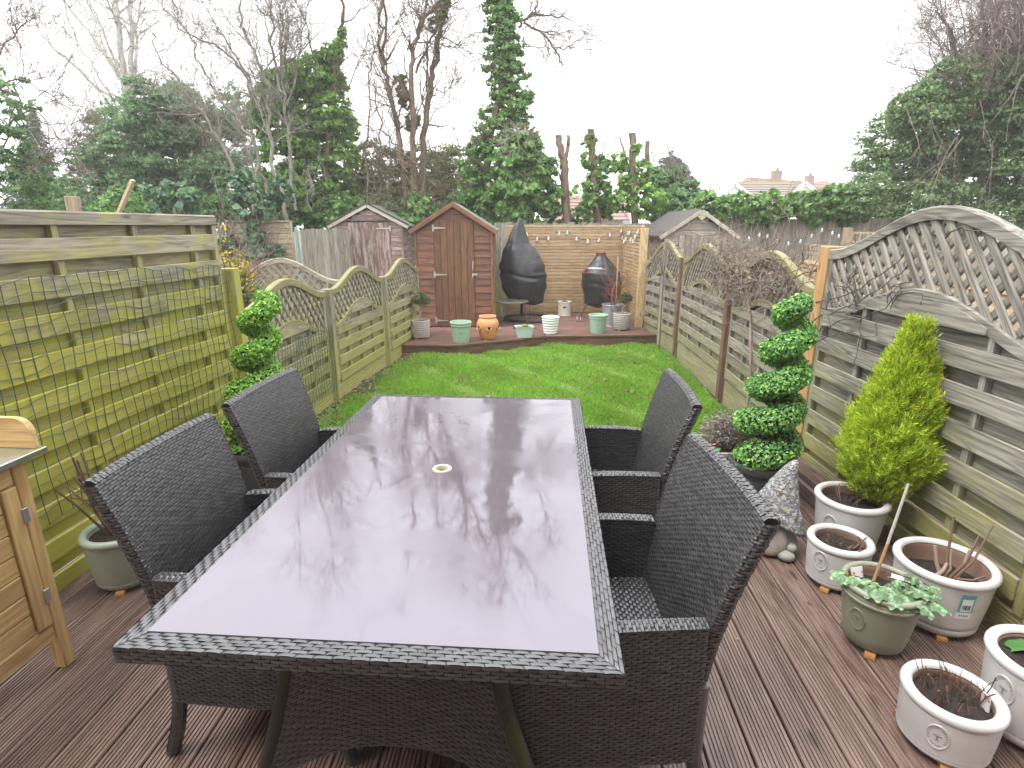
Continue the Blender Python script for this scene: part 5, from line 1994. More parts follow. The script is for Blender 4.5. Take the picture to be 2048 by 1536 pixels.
m.rough(0.85)
m.bump(m.math('ADD', m.step(vo.outputs['Distance'], 0.0, 0.2), nz), 0.9, 0.012)
HAT = m.m
GSTONE = plain('gnome_stone', (0.40, 0.41, 0.38), 0.85, 0, 0.25, 20, 0.5, dirt=((0.36, 0.36, 0.17), 7, 0.54, 0.6))
GBEARD = plain('gnome_beard', (0.42, 0.385, 0.35), 0.85, 0, 0.25, 20, 0.5, dirt=((0.42, 0.40, 0.16), 6, 0.56, 0.6))


def blob_rings(rows, n=40, fn=None):
    """rows of (z, cx, cy, rx, ry); fn(angle, t) scales the radius"""
    V = []
    k = len(rows)
    for j, (z, cx_, cy_, rx, ry) in enumerate(rows):
        for i in range(n):
            a = 2 * PI * i / n
            s = fn(a, j / (k - 1)) if fn else 1.0
            dz = 0.0
            if isinstance(s, tuple):
                s, dz = s
            V.append((cx_ + rx * s * math.cos(a), cy_ + ry * s * math.sin(a), z + dz))
    F = [(j * n + i, j * n + (i + 1) % n, (j + 1) * n + (i + 1) % n, (j + 1) * n + i) for j in range(k - 1) for i in range(n)]
    F += [tuple(reversed(range(n))), tuple((k - 1) * n + i for i in range(n))]
    return MB().add(V, F)


# front of the gnome is local -y
blob_rings([(0.0, 0, 0, .125, .085), (0.02, 0, 0, .135, .095), (0.06, 0, 0, .132, .095), (0.11, 0, 0.01, .112, .085), (0.16, 0, 0.01, .09, .075), (0.2, 0, 0.01, .07, .065)],
           fn=lambda a, t: 1 + 0.03 * math.sin(5 * a)).build('body', GSTONE, GN, 'all')
rows = []
for i in range(22):
    t = i / 21
    rows.append((0.15 + 0.36 * t, 0.012 + 0.055 * t ** 2.6, 0.005 + 0.01 * t, (0.128 * (1 - t) ** 0.92 + 0.014) * (1 if t < .97 else .6), (0.105 * (1 - t) ** 0.92 + 0.013) * (1 if t < .97 else .6)))
rr_ = random.Random(3)
ph_ = [rr_.uniform(0, 6) for _ in range(12)]


def hat_fn(a, t):
    s = 1 + 0.045 * math.sin(7 * a + ph_[0] + 9 * t) * (1 - t) + 0.03 * math.sin(13 * a + ph_[1] - 21 * t) + 0.03 * math.sin(4 * a + 31 * t + ph_[2])
    # the brim arches up over the nose
    dz = 0.045 * max(0.0, math.cos(a + PI / 2)) ** 3 * (1 - t) ** 6 - 0.035 * abs(math.cos(a)) ** 2 * (1 - t) ** 6
    return s, dz


blob_rings(rows, 56, hat_fn).build('hat', HAT, GN, 'all')
blob_rings([(0.165 + 0.026 * math.sin(t), 0.0, -0.092, 0.031 * math.cos(t), 0.026 * math.cos(t)) for t in np.linspace(-1.5, 1.5, 9)], 20).build('nose', GSTONE, GN, 'all')


def beard_fn(a, t):
    return 1 + 0.085 * math.sin(22 * a + 3 * math.sin(6 * t)) * (1 - 0.4 * t)


blob_rings([(0.018, 0, -0.082, .03, .03), (0.03, 0, -0.082, .062, .035), (0.05, 0, -0.074, .078, .04), (0.09, 0, -0.062, .086, .045), (0.13, 0, -0.052, .078, .045), (0.17, 0, -0.045, .055, .04)], 44, beard_fn).build('beard', GBEARD, GN, 'all')
for sx in (-1, 1):
    blob_rings([(0.028 + 0.028 * math.sin(t), sx * 0.085, -0.085, 0.044 * math.cos(t), 0.038 * math.cos(t)) for t in np.linspace(-1.5, 1.5, 9)], 18).build('foot', GSTONE, GN, 'all')
    blob_rings([(0.066 + 0.022 * math.sin(t), sx * 0.105, -0.062, 0.026 * math.cos(t), 0.03 * math.cos(t)) for t in np.linspace(-1.5, 1.5, 9)], 16).build('hand', GSTONE, GN, 'all')
GOLD = plain('gold_fleck', (0.55, 0.40, 0.12), 0.4)
for (x, y, z) in ((0.018, -0.062, 0.36), (0.05, -0.083, 0.27), (-0.045, -0.083, 0.28), (0.062, -0.092, 0.19)):
    MB().box((x, y, z), (0.008, 0.006, 0.012)).build('fleck', GOLD, GN)

# ---------------------------------------------------------------- covered hanging chair and barbecue, small table
m = Mat('black_cover')
tc = m.n('TexCoord')
f1 = m.noise(m.vmath('MULTIPLY', tc.outputs['Object'], (1.0, 1.0, 0.35)), 7.0, 4, 0.5, 0.4)
f2 = m.noise(tc.outputs['Object'], 26.0, 4, 0.6)
m.col(m.mix(f2, (0.014, 0.014, 0.016), (0.026, 0.026, 0.030)))
m.rough(0.4)
m.bump(m.math('ADD', m.math('MULTIPLY', f1, 1.0), m.math('MULTIPLY', f2, 0.14)), 0.6, 0.04)
COVER = m.m
BLACKM = plain('black_steel', (0.03, 0.03, 0.033), 0.4, 0.3)
RED = plain('red_trim', (0.42, 0.035, 0.04), 0.5)


def cover_mesh(rows, Y, ky, oy, seed, fold=0.03, n=80):
    """rows: (photo y, left x, right x) of the outline at depth Y"""
    r = random.Random(seed)
    ph = [r.uniform(0, 6.3) for _ in range(8)]
    # refine rows
    R_ = []
    for a, b in zip(rows, rows[1:]):
        for k in range(5):
            t = k / 5
            R_.append(tuple(a[i] + (b[i] - a[i]) * t for i in range(3)))
    R_.append(rows[-1])
    V = []
    for j, (py, xl, xr) in enumerate(R_):
        a, b = at(xl, py, Y), at(xr, py, Y)
        cx_, hw = (a.x + b.x) / 2, abs(b.x - a.x) / 2
        t = j / (len(R_) - 1)
        for i in range(n):
            th = 2 * PI * i / n
            side = abs(math.sin(th))
            f = 1 + fold * side * (2.2 * (abs(math.sin(3.5 * th + ph[0] + 1.2 * t)) - 0.6) * (1.25 - t) + 0.9 * math.sin(2 * th + ph[1] - 3 * t) + 0.8 * (abs(math.sin(5 * t + 1.4 * th + ph[3])) - 0.5) - 1.6 * math.exp(-((t - 0.63 + 0.03 * math.sin(2 * th)) / 0.022) ** 2))
            V.append((cx_ + hw * math.cos(th) * (1 + 0.3 * fold * math.sin(7 * t * 6 + ph[4])), Y + oy + hw * ky * f * math.sin(th), a.z + 0.012 * math.sin(3 * th + ph[5]) * min(1, 3 * t)))
    k = len(R_)
    F = [(j * n + i, (j + 1) * n + i, (j + 1) * n + (i + 1) % n, j * n + (i + 1) % n) for j in range(k - 1) for i in range(n)]
    F += [tuple(range(n)), tuple(reversed([(k - 1) * n + i for i in range(n)]))]
    return MB().add(V, F)


Zc = lambda y, l, r: (430 + y / 6.024, 980 + l / 6.024, 980 + r / 6.024)
egg = empty('hanging_chair', (0.18, 9.75, FAR), 0, 'hanging egg chair under a black cover beside the brown shed', 'covered chair')
em = cover_mesh([Zc(*q) for q in ((30, 345, 375), (60, 330, 395), (150, 275, 418), (250, 235, 445), (350, 190, 485), (420, 160, 550), (500, 135, 605), (570, 118, 640), (640, 112, 660), (690, 118, 672), (715, 120, 678), (780, 125, 685), (850, 140, 680),
                                   (920, 165, 665), (1000, 215, 652), (1045, 290, 640), (1065, 340, 630))], 9.75, 0.72, 0.0, 4, 0.085)
c_ = em.build('cover', COVER, egg, 'all')
c_.location = (-0.18, -9.75, -FAR)
MB().tube([(0.55 * math.cos(t) * .82 + 0.12, 0.42 * math.sin(t) + 0.12, 0.03) for t in np.linspace(0, 2 * PI, 33)], 0.024, 10, False).build('base_ring', BLACKM, egg, True)
MB().tube([(0.0, 0.35, 0.03), (0.0, 0.40, 0.6), (-0.02, 0.36, 1.3), (-0.05, 0.05, 1.68)], 0.028, 10).build('pole', BLACKM, egg, True)
MB().tube([(0.12, -0.36, 0.34), (0.125, -0.36, 0.20), (0.122, -0.35, 0.05)], 0.004, 6).build('cord', CABLE, egg)

bbq = empty('barbecue', (1.55, 9.85, FAR), 0, 'kettle barbecue under a black cover with red trim', 'covered barbecue')
bm = cover_mesh([Zc(*q) for q in ((448, 1283, 1393), (462, 1278, 1398), (492, 1277, 1398), (540, 1240, 1435), (590, 1195, 1480), (640, 1150, 1515), (684, 1116, 1545), (700, 1108, 1560), (780, 1104, 1578), (860, 1108, 1582), (940, 1128, 1572), (1000, 1132, 1560),
                                   (1060, 1130, 1545), (1085, 1200, 1510), (1112, 1290, 1460))], 9.85, 0.85, 0.0, 8, 0.04)
c_ = bm.build('cover', COVER, bbq, 'all')
c_.location = (-1.55, -9.85, -FAR)


def bandpts(py, xl, xr, k=1.01, t0=PI, t1=2 * PI, n=20):
    a, b = at(xl, py, 9.85), at(xr, py, 9.85)
    cx_, hw = (a.x + b.x) / 2 - 1.55, (b.x - a.x) / 2 * k
    return [(cx_ + hw * math.cos(t), hw * 0.86 * math.sin(t), a.z - FAR) for t in np.linspace(t0, t1, n)]


for q in ((455, 1280, 1396), (480, 1277, 1398)):
    MB().tube(bandpts(*Zc(*q), k=1.03), 0.006, 6, False).build('red_band', RED, bbq)
MB().tube(bandpts(*Zc(688, 1112, 1550), k=1.015, t0=PI * 1.02, t1=PI * 1.55), 0.0035, 6, False).build('red_band', RED, bbq)
# lettering on the cover
v, f = text_geo('LANDMANN', 0.04)
pa = at(*Zb(1232, 632), 9.85)
WHITEP = plain('white_print', (0.8, 0.8, 0.8), 0.5)


def on_cover(v, cx, cz, lift):
    out = []
    for x, y, _ in v:
        zz = cz + y
        k = (1.07 - zz) / (1.07 - 0.80)            # cone between neck and shoulder
        hw = 0.115 + (0.36 - 0.115) * max(0, min(1.1, k)) + lift
        xx = cx + x
        yy = -0.86 * math.sqrt(max(0.0, hw * hw - xx * xx)) if abs(xx) < hw else 0
        out.append((xx, yy, zz))
    return out


lg = MB().add(on_cover(v, pa.x - 1.55 + 0.02, pa.z - FAR, 0.03), f).build('lettering', WHITEP, bbq)
MB().add(on_cover([(0.10, -0.018, 0), (0.18, -0.018, 0), (0.18, -0.006, 0), (0.10, -0.006, 0)], pa.x - 1.55 + 0.02, pa.z - FAR, 0.03), [(0, 1, 2, 3)]).build('red_bar', RED, lg)
MB().add(on_cover([(-0.14, -0.02, 0), (-0.125, -0.02, 0), (-0.115, 0.012, 0), (-0.128, 0.012, 0)], pa.x - 1.55 + 0.02, pa.z - FAR, 0.03), [(0, 1, 2, 3)]).build('red_bar', RED, lg)
for (a, b) in (((-0.18, -0.10, 0.40), (-0.37, -0.22, 0.05)), ((0.05, -0.22, 0.35), (0.07, -0.30, 0.0)), ((0.15, 0.22, 0.4), (0.25, 0.32, 0.0))):
    MB().tube([a, b], 0.013, 8).build('leg', BLACKM, bbq, True)
for dx in (-0.03, 0.03):
    MB().tube([(-0.385 + dx - 0.008, -0.23, 0.045), (-0.385 + dx + 0.008, -0.23, 0.045)], 0.042, 16).build('wheel', plain('caster', (0.35, 0.34, 0.34), 0.4), bbq)

st = empty('side_table', (0.0, 9.32, FAR), 0, 'round dark metal side table on hairpin legs by the brown shed', 'table')
TOPM = plain('rusty_metal', (0.13, 0.13, 0.10), 0.5, 0.4, 0.3, 12)
MB().lathe([(0.0, 0.385), (0.272, 0.385), (0.28, 0.39), (0.28, 0.405), (0.274, 0.41), (0.262, 0.404), (0.0, 0.402)], 48).build('table_top', TOPM, st, True)
MB().lathe([(0.0, 0.4045), (0.05, 0.4045)], 20, (-0.03, -0.02, 0)).build('puddle', SHADE, st)
for k in range(3):
    a = 4.0 + k * 2 * PI / 3
    for s in (-0.12, 0.12):
        MB().tube([(0.22 * math.cos(a + s), 0.22 * math.sin(a + s), 0.385), (0.25 * math.cos(a), 0.25 * math.sin(a), 0.0)], 0.005, 6).build('leg', TOPM, st)
# ---------------------------------------------------------------- foliage helpers
def unit(v):
    return v / (np.linalg.norm(v, axis=-1, keepdims=True) + 1e-9)


def leaf_quads(P, N, size, asp, r, droop=0.0, fold=0.12, jit=0.6):
    """one folded diamond leaf at every point of P, facing roughly N"""
    n = len(P)
    N = unit(N + r.normal(0, jit, (n, 3)))
    T = r.normal(0, 1, (n, 3))
    T[:, 2] -= droop
    T = unit(T - N * (T * N).sum(1, keepdims=True))
    B = np.cross(N, T)
    s = (size[0] * 0.8 + (size[1] * 1.12 - size[0] * 0.8) * r.random(n) ** 1.4)[:, None]
    w = s * asp
    v0 = P - T * s * 0.5
    v1 = P + B * w * 0.5 + N * s * fold - T * s * 0.08
    v2 = P + T * s * 0.5
    v3 = P - B * w * 0.5 + N * s * fold - T * s * 0.08
    V = np.stack([v0, v1, v2, v3], 1).reshape(-1, 3)
    return V, np.arange(4 * n).reshape(-1, 4)


def clump_points(ells, n, r, nclump=26, inner=0.45, crad=(0.13, 0.30)):
    """points on the skins of many small clumps filling the ellipsoids (centre, radii)"""
    area = np.array([max(e[1]) ** 2 for e in ells])
    cnt = (n * area / area.sum()).astype(int)
    Ps, Ns = [], []
    for (c, rad), k in zip(ells, cnt):
        c, rad = np.asarray(c, float), np.asarray(rad, float)
        nc = nclump * 2
        d = unit(r.normal(0, 1, (nc, 3)))
        q = inner + (1 - inner) * r.random((nc, 1)) ** 0.6
        cc = c + d * q * rad
        cr = r.uniform(crad[0], crad[1], nc) * rad.mean()
        which = r.integers(0, nc, k)
        dd = unit(r.normal(0, 1, (k, 3)))
        dd[:, 2] = np.abs(dd[:, 2]) * 0.55 + dd[:, 2] * 0.45
        rr = (0.30 + 0.85 * r.random(k) ** 0.8)[:, None]
        loose = r.random(k) < 0.10
        rr[loose] *= 1.5
        Ps.append(cc[which] + dd * rr * cr[which][:, None])
        Ns.append(unit(dd * 0.7 + d[which] * 0.5 + np.array([0, 0, 0.35])))
    return np.concatenate(Ps), np.concatenate(Ns)


GR = random.Random(99)


def gs():
    return GR.gauss(0.0, 1.0)


def grow(g, p, d, L, rad, depth, r, bend=0.22, up=0.05, kids=(2, 4), shrink=0.66, minr=0.0022, spread=0.75):
    """one branch and its side branches"""
    nseg = 4 if depth > 0 else 3
    pts, rs = [p], [rad]
    q, dd = tuple(p), tuple(d)
    pts = [q]
    for i in range(nseg):
        x, y, z = dd[0] + bend * 0.6 * gs(), dd[1] + bend * 0.6 * gs(), dd[2] + bend * 0.6 * gs() + up
        k = 1 / math.sqrt(x * x + y * y + z * z)
        dd = (x * k, y * k, z * k)
        q = (q[0] + dd[0] * L / nseg, q[1] + dd[1] * L / nseg, q[2] + dd[2] * L / nseg)
        pts.append(q)
        rs.append(max(minr, rad * (1 - 0.6 * (i + 1) / nseg)))
    g.tube(pts, rs, 5 if rad > 0.02 else 3, False)
    if depth <= 0:
        return
    for k in range(GR.randint(kids[0], kids[1])):
        i = GR.randint(1, nseg)
        t = GR.random()
        a, c = pts[i - 1], pts[i]
        ax = (c[0] - a[0], c[1] - a[1], c[2] - a[2])
        b = (a[0] + ax[0] * t, a[1] + ax[1] * t, a[2] + ax[2] * t)
        w = 1 / (math.sqrt(ax[0] ** 2 + ax[1] ** 2 + ax[2] ** 2) + 1e-9)
        x, y, z = ax[0] * w + spread * gs(), ax[1] * w + spread * gs(), ax[2] * w + spread * gs() + up * 2
        w = 1 / (math.sqrt(x * x + y * y + z * z) + 1e-9)
        grow(g, b, (x * w, y * w, z * w), L * shrink * GR.uniform(0.7, 1.15), max(minr, rs[i - 1] * 0.6), depth - 1, r, bend, up, kids, shrink, minr, spread)


def limb(g, px, Y, r0, r1, r, twigs=10, tl=0.9, td=2, tr=None, sides=7, dy=0.0, jitter=0.06, trad=0.35, up=0.05, spread=0.75, tstart=0.25):
    """a limb drawn through photograph points at depth Y, with twigs growing off it"""
    P = []
    for i, (x, y) in enumerate(px):
        t = i / (len(px) - 1)
        P.append(np.array(at(x, y, Y + dy * t)))
    # smooth
    Q = []
    for a, b in zip(P, P[1:]):
        for k in range(4):
            t = k / 4
            Q.append(a + (b - a) * t + r.normal(0, jitter * 0.35, 3) * (1 if k else 0.5))
    Q.append(P[-1])
    n = len(Q)
    r0, r1, trad, twigs = r0 * 0.48, r1 * 0.48, trad * 1.35, int(twigs * 1.5)
    rad = np.linspace(r0, r1, n)
    g.tube(Q, rad, sides, False)
    for k in range(twigs):
        i = int(n * tstart) + r.integers(0, max(1, n - int(n * tstart) - 1))
        i = min(i, n - 2)
        ax = unit(Q[i + 1] - Q[i])
        nd = unit(ax * 0.8 + r.normal(0, spread, 3) + np.array([0, 0, 0.15]))
        grow(g, Q[i], nd, tl * r.uniform(0.5, 1.25), max(0.004, rad[i] * trad), td, r, up=up, kids=(3, 5))
    return Q


def ell(px, py, rp, Y, flat=1.0, dpt=1.0, dy=0.0):
    m_ = pxm(Y)
    return (at(px, py, Y + dy), (rp * m_, rp * m_ * dpt, rp * m_ * flat))


def barkmat(name, c0, c1, scale=14, band=None):
    m = Mat(name)
    tc = m.n('TexCoord')
    nz = m.noise(m.vmath('MULTIPLY', tc.outputs['Object'], (1, 1, 0.35)), scale, 5, 0.65)
    c = m.ramp(nz, [(0.3, c0), (0.7, c1)])
    if band:
        b = m.noise(m.vmath('MULTIPLY', tc.outputs['Object'], (0.6, 0.6, 9.0)), 1.6, 3)
        c = m.mix(m.step(b, 0.58, 0.66), c, band)
    m.col(c)
    m.rough(0.85)
    m.bump(nz, 0.5, 0.02)
    return m.m


BARK = barkmat('grey_bark', (0.15, 0.13, 0.11), (0.38, 0.345, 0.30))
BARKB = barkmat('brown_bark', (0.09, 0.06, 0.04), (0.27, 0.20, 0.14))
BIRCH = barkmat('birch_bark', (0.38, 0.36, 0.32), (0.66, 0.64, 0.60), 6, (0.10, 0.09, 0.08))
TWIG = barkmat('twig_bark', (0.10, 0.075, 0.06), (0.26, 0.20, 0.17))
VINE = barkmat('dry_vine', (0.16, 0.12, 0.10), (0.40, 0.33, 0.28))
IVY = leafmat('ivy_leaf', [(0.083, 0.176, 0.048), (0.127, 0.255, 0.066), (0.177, 0.335, 0.085), (0.278, 0.463, 0.133), (0.14, 0.278, 0.072)], 0.36, 0.42, 0.5)
IVYL = leafmat('bright_ivy', [(0.109, 0.223, 0.041), (0.169, 0.322, 0.058), (0.23, 0.414, 0.087), (0.339, 0.552, 0.139), (0.182, 0.353, 0.064)], 0.36, 0.42, 0.5)
LAUREL = leafmat('evergreen_leaf', [(0.095, 0.171, 0.074), (0.127, 0.234, 0.099), (0.177, 0.312, 0.126), (0.265, 0.405, 0.195), (0.14, 0.249, 0.101)], 0.38, 0.4, 0.45)
SCRUB = leafmat('scrub_leaf', [(0.115, 0.172, 0.05), (0.173, 0.226, 0.072), (0.245, 0.265, 0.094), (0.158, 0.25, 0.065), (0.274, 0.25, 0.122)], 0.5, 0.2, 0.3)
DARKIVY = leafmat('dark_ivy', [(0.079, 0.144, 0.056), (0.119, 0.209, 0.077), (0.165, 0.273, 0.096), (0.238, 0.353, 0.131), (0.185, 0.224, 0.103)], 0.38, 0.4, 0.45)
NEEDLE = leafmat('needles', [(0.02, 0.045, 0.025), (0.035, 0.065, 0.035), (0.05, 0.085, 0.045)], 0.6, 0.1, 0.2)
BRAMB = leafmat('bramble_leaf', [(0.046, 0.117, 0.058), (0.078, 0.169, 0.091), (0.13, 0.234, 0.13), (0.091, 0.156, 0.052)], 0.45, 0.2, 0.4)
DRY = leafmat('dry_leaf', [(0.16, 0.11, 0.07), (0.26, 0.19, 0.13), (0.34, 0.27, 0.2), (0.12, 0.08, 0.05)], 0.7, 0.1, 0.2)


def tree(label, name, cat, parts, group=None, loc=(0, 0, 0)):
    o = empty(name, loc, 0, label, cat, group)
    for pn, g, mat, sm in parts:
        k = g.build(pn, mat, o, sm)
        k.location = -Vector(loc)
    return o


def crown(ells, n, size, asp, r, **kw):
    ck = {k: kw.pop(k) for k in ('nclump', 'inner', 'crad') if k in kw}
    P, N = clump_points(ells, n, r, **ck)
    P = P[P[:, 2] > -0.1]
    return leaf_quads(P, N[:len(P)], size, asp, r, **kw)


def base_of(px, Y):
    p = at(px, 430, Y)
    return (p.x, Y, -0.12)


# ---------------------------------------------------------------- trees at the back, left to right
r = np.random.default_rng(21)
# far left leafy shrub with bare sprays
g = MB().add(*crown([ell(-30, 200, 75, 7.0), ell(0, 290, 62, 7.0), ell(45, 360, 62, 7.2), ell(-10, 380, 80, 7.0), ell(105, 395, 42, 7.4), ell(85, 330, 26, 7.3)], 4200, (0.05, 0.11), 0.38, r, droop=0.5, nclump=14))
t_ = MB()
for px in ([(-20, 430), (0, 300), (40, 200), (45, 130), (35, 60)], [(-20, 180), (40, 160), (90, 180), (140, 205)], [(10, 260), (60, 215), (110, 260), (150, 300)], [(-10, 120), (30, 60), (70, 30)], [(30, 340), (90, 320), (140, 345)]):
    limb(t_, px, 7.0, 0.022, 0.005, r, 9, 0.35, 2, trad=0.3)
tree('loose leafy shrub with bare sprays at the far left behind the tall fence', 'leafy_shrub', 'shrub', [('foliage', g, LAUREL, False), ('branches', t_, TWIG, False)], loc=base_of(-10, 7.0))
# distant spruce
g = MB()
Pn, Nn = [], []
for k in range(15):
    t = k / 14
    y0 = 235 + 190 * t
    rad = (6 + 62 * t) * pxm(30)
    c = np.array(at(68, y0, 30))
    n_ = int(160 + 420 * t)
    a = r.uniform(0, 2 * PI, n_)
    q = rad * np.sqrt(r.random(n_)) * (0.75 + 0.35 * np.sin(a * 5 + k))
    Pn.append(np.stack([c[0] + q * np.cos(a), c[1] + q * np.sin(a), c[2] - q * 0.25 + r.normal(0, 0.12, n_)], -1))
    Nn.append(np.stack([np.cos(a) * .4, np.sin(a) * .4, np.ones(n_)], -1))
g.add(*leaf_quads(np.concatenate(Pn), np.concatenate(Nn), (0.18, 0.38), 0.35, r, droop=0.2))
t_ = MB().tube([at(68, 455, 30), at(68, 240, 30)], [0.22, 0.03], 8)
tree('distant dark spruce at the far left skyline', 'spruce_tree', 'tree', [('crown', g, NEEDLE, False), ('trunk', t_, BARKB, True)], loc=base_of(68, 30))
# birch
t_ = MB()
Yb = 16.5
for px, a, b, tw in (([(250, 455), (252, 330), (253, 235), (246, 130), (236, 30), (228, -70)], 0.24, 0.12, 8), ([(256, 190), (264, 90), (260, 10), (252, -80)], 0.15, 0.08, 8),
                     ([(266, 250), (270, 120), (272, 60), (290, -30)], 0.10, 0.04, 8), ([(244, 240), (205, 190), (150, 130), (108, 98), (78, 62), (60, 10), (50, -40)], 0.09, 0.03, 12),
                     ([(236, 215), (195, 150), (160, 90), (140, 50), (120, -20)], 0.07, 0.03, 12), ([(240, 160), (210, 110), (165, 50), (130, 0), (110, -40)], 0.09, 0.03, 12),
                     ([(235, 140), (205, 60), (180, 0), (170, -40)], 0.06, 0.02, 10), ([(255, 160), (290, 145), (305, 140)], 0.05, 0.03, 4), ([(238, 180), (232, 170), (240, 140)], 0.04, 0.02, 3)):
    limb(t_, px, Yb, a, b, r, tw, 1.5, 2, trad=0.28, spread=0.6)
tree('white barked birch with bare fanning limbs on the left', 'birch_tree', 'tree', [('trunk', t_, BIRCH, True)], loc=base_of(250, Yb))
# big evergreen mass on the left
ev = [(175, 335, 40), (215, 330, 55), (255, 275, 62), (300, 245, 70), (350, 235, 62), (395, 255, 66), (300, 330, 85), (380, 330, 85), (440, 300, 66), (210, 395, 62), (290, 400, 75), (370, 405, 75), (450, 380, 70), (150, 395, 40), (470, 230, 45)]
g = MB().add(*crown([ell(x, y, q, 14.0 + (i % 3) * 0.7) for i, (x, y, q) in enumerate(ev)], 80000, (0.07, 0.14), 0.42, r, nclump=30, droop=0.4))
t_ = MB()
for k in range(26):
    x = r.uniform(180, 470)
    limb(t_, [(x, 440), (x + r.uniform(-30, 10), 330), (x + r.uniform(-60, 20), 250), (x + r.uniform(-70, 30), r.uniform(130, 210))], 13.6 + r.random(), 0.03, 0.008, r, 5, 0.7, 2, trad=0.4)
tree('broad dark evergreen thicket filling the left behind the high fence', 'evergreen_thicket', 'thicket', [('foliage', g, LAUREL, False), ('stems', t_, TWIG, False)], loc=base_of(300, 14))
# bare multi stem tree leaning left
t_ = MB()
Ym = 12.3
for px, a, b, tw in (([(520, 440), (470, 335), (430, 270), (395, 215), (355, 165), (318, 120), (300, 60)], 0.09, 0.02, 16), ([(545, 440), (530, 360), (508, 290), (478, 235), (430, 180), (402, 130), (380, 80), (355, 20)], 0.085, 0.02, 18),
                     ([(575, 440), (552, 350), (540, 270), (538, 195), (520, 130), (495, 80), (480, 20), (470, -30)], 0.09, 0.03, 18), ([(588, 420), (580, 300), (568, 210), (555, 135), (540, 85), (540, 20), (530, -40)], 0.085, 0.03, 16),
                     ([(505, 270), (500, 170), (470, 120), (420, 85), (360, 60), (325, 10), (315, -30)], 0.06, 0.015, 16), ([(525, 230), (480, 130), (440, 60), (400, 0)], 0.05, 0.015, 14),
                     ([(572, 210), (590, 150), (600, 80), (618, 0)], 0.05, 0.015, 14), ([(560, 150), (565, 60), (572, -20)], 0.06, 0.02, 14), ([(622, 420), (618, 350), (608, 340)], 0.05, 0.04, 3),
                     ([(510, 440), (505, 330), (505, 270)], 0.05, 0.03, 6), ([(600, 120), (560, 60), (520, 20), (500, -20)], 0.05, 0.02, 12)):
    limb(t_, px, Ym + r.uniform(-0.5, 0.5), a, b, r, tw, 0.95, 2, trad=0.32, jitter=0.1)
for px, a, b in (([(470, -30), (455, -160), (430, -300), (400, -420)], 0.05, 0.012), ([(530, -40), (535, -170), (520, -330), (530, -450)], 0.05, 0.012), ([(572, -20), (590, -150), (600, -300)], 0.04, 0.01), ([(355, 20), (320, -90), (270, -200)], 0.035, 0.01)):
    limb(t_, px, Ym, a, b, r, 9, 1.0, 2, trad=0.4, jitter=0.1, tstart=0.1)
tree('bare grey multi stemmed tree leaning left over the sheds', 'bare_tree', 'tree', [('trunk', t_, BARK, True)], loc=base_of(540, Ym))
# ivy clad tree with a spire
Yi = 13.2
iv = [(535, 215, 34), (585, 150, 26), (560, 185, 38), (600, 175, 40), (640, 150, 36), (665, 175, 30), (560, 245, 50), (615, 235, 52), (665, 240, 42), (690, 260, 26), (570, 320, 55), (630, 310, 55), (680, 320, 34), (560, 390, 50), (620, 390, 60), (680, 390, 50), (655, 120, 24)]
e_ = [ell(x, y, q, Yi + (i % 2) * 0.5) for i, (x, y, q) in enumerate(iv)] + [ell(672, 108, 15, Yi), ell(680, 85, 12, Yi), ell(684, 66, 9, Yi)]
g = MB().add(*crown(e_, 66000, (0.055, 0.115), 0.62, r, nclump=30, droop=0.8))
t_ = MB()
for px, a, b, tw in (([(660, 440), (655, 300), (665, 180), (682, 80), (686, 30), (690, -30)], 0.16, 0.04, 8), ([(600, 430), (590, 250), (570, 130), (575, 20)], 0.10, 0.03, 8), ([(660, 200), (625, 110), (610, 40), (580, -20)], 0.05, 0.015, 8), ([(688, 45), (720, 20), (750, 0)], 0.03, 0.01, 4), ([(670, 240), (710, 140), (740, 60)], 0.03, 0.01, 6)):
    limb(t_, px, Yi, a, b, r, tw, 0.8, 2, trad=0.3)
tree('ivy smothered tree with a thin leafy spire left of the pale shed', 'ivy_tree', 'tree', [('crown', g, IVYL, False), ('trunk', t_, BARKB, True)], loc=base_of(640, Yi))
# brown bare tree behind the two sheds
t_ = MB()
Yc_ = 13.0
for px, a, b, tw in (([(812, 445), (806, 330), (792, 245), (784, 190), (765, 140), (758, 90), (762, 30), (770, -30)], 0.13, 0.04, 18), ([(828, 445), (828, 300), (824, 200), (824, 120), (832, 60), (862, 20), (885, -10)], 0.15, 0.05, 16),
                     ([(840, 445), (846, 300), (855, 200), (868, 140), (878, 70), (892, 0), (898, -40)], 0.16, 0.07, 14), ([(830, 145), (848, 110), (862, 70), (880, 40)], 0.06, 0.03, 8), ([(800, 300), (765, 265), (730, 250)], 0.04, 0.015, 8),
                     ([(735, 440), (736, 270), (738, 150), (750, 90)], 0.05, 0.015, 10), ([(760, 400), (760, 290), (752, 200), (735, 130)], 0.05, 0.015, 10), ([(770, 130), (770, 60), (766, -30)], 0.07, 0.04, 8), ([(826, 90), (852, 86), (900, 92), (945, 105)], 0.035, 0.01, 8),
                     ([(815, 100), (808, 50), (800, -10)], 0.035, 0.012, 6), ([(858, 195), (890, 185), (908, 160), (915, 120)], 0.03, 0.01, 8), ([(850, 250), (880, 215), (915, 200)], 0.025, 0.008, 8), ([(840, 60), (838, 20), (835, -30)], 0.03, 0.015, 6)):
    limb(t_, px, Yc_ + r.uniform(-.3, .3), a, b, r, tw, 0.85, 2, trad=0.26, jitter=0.1)
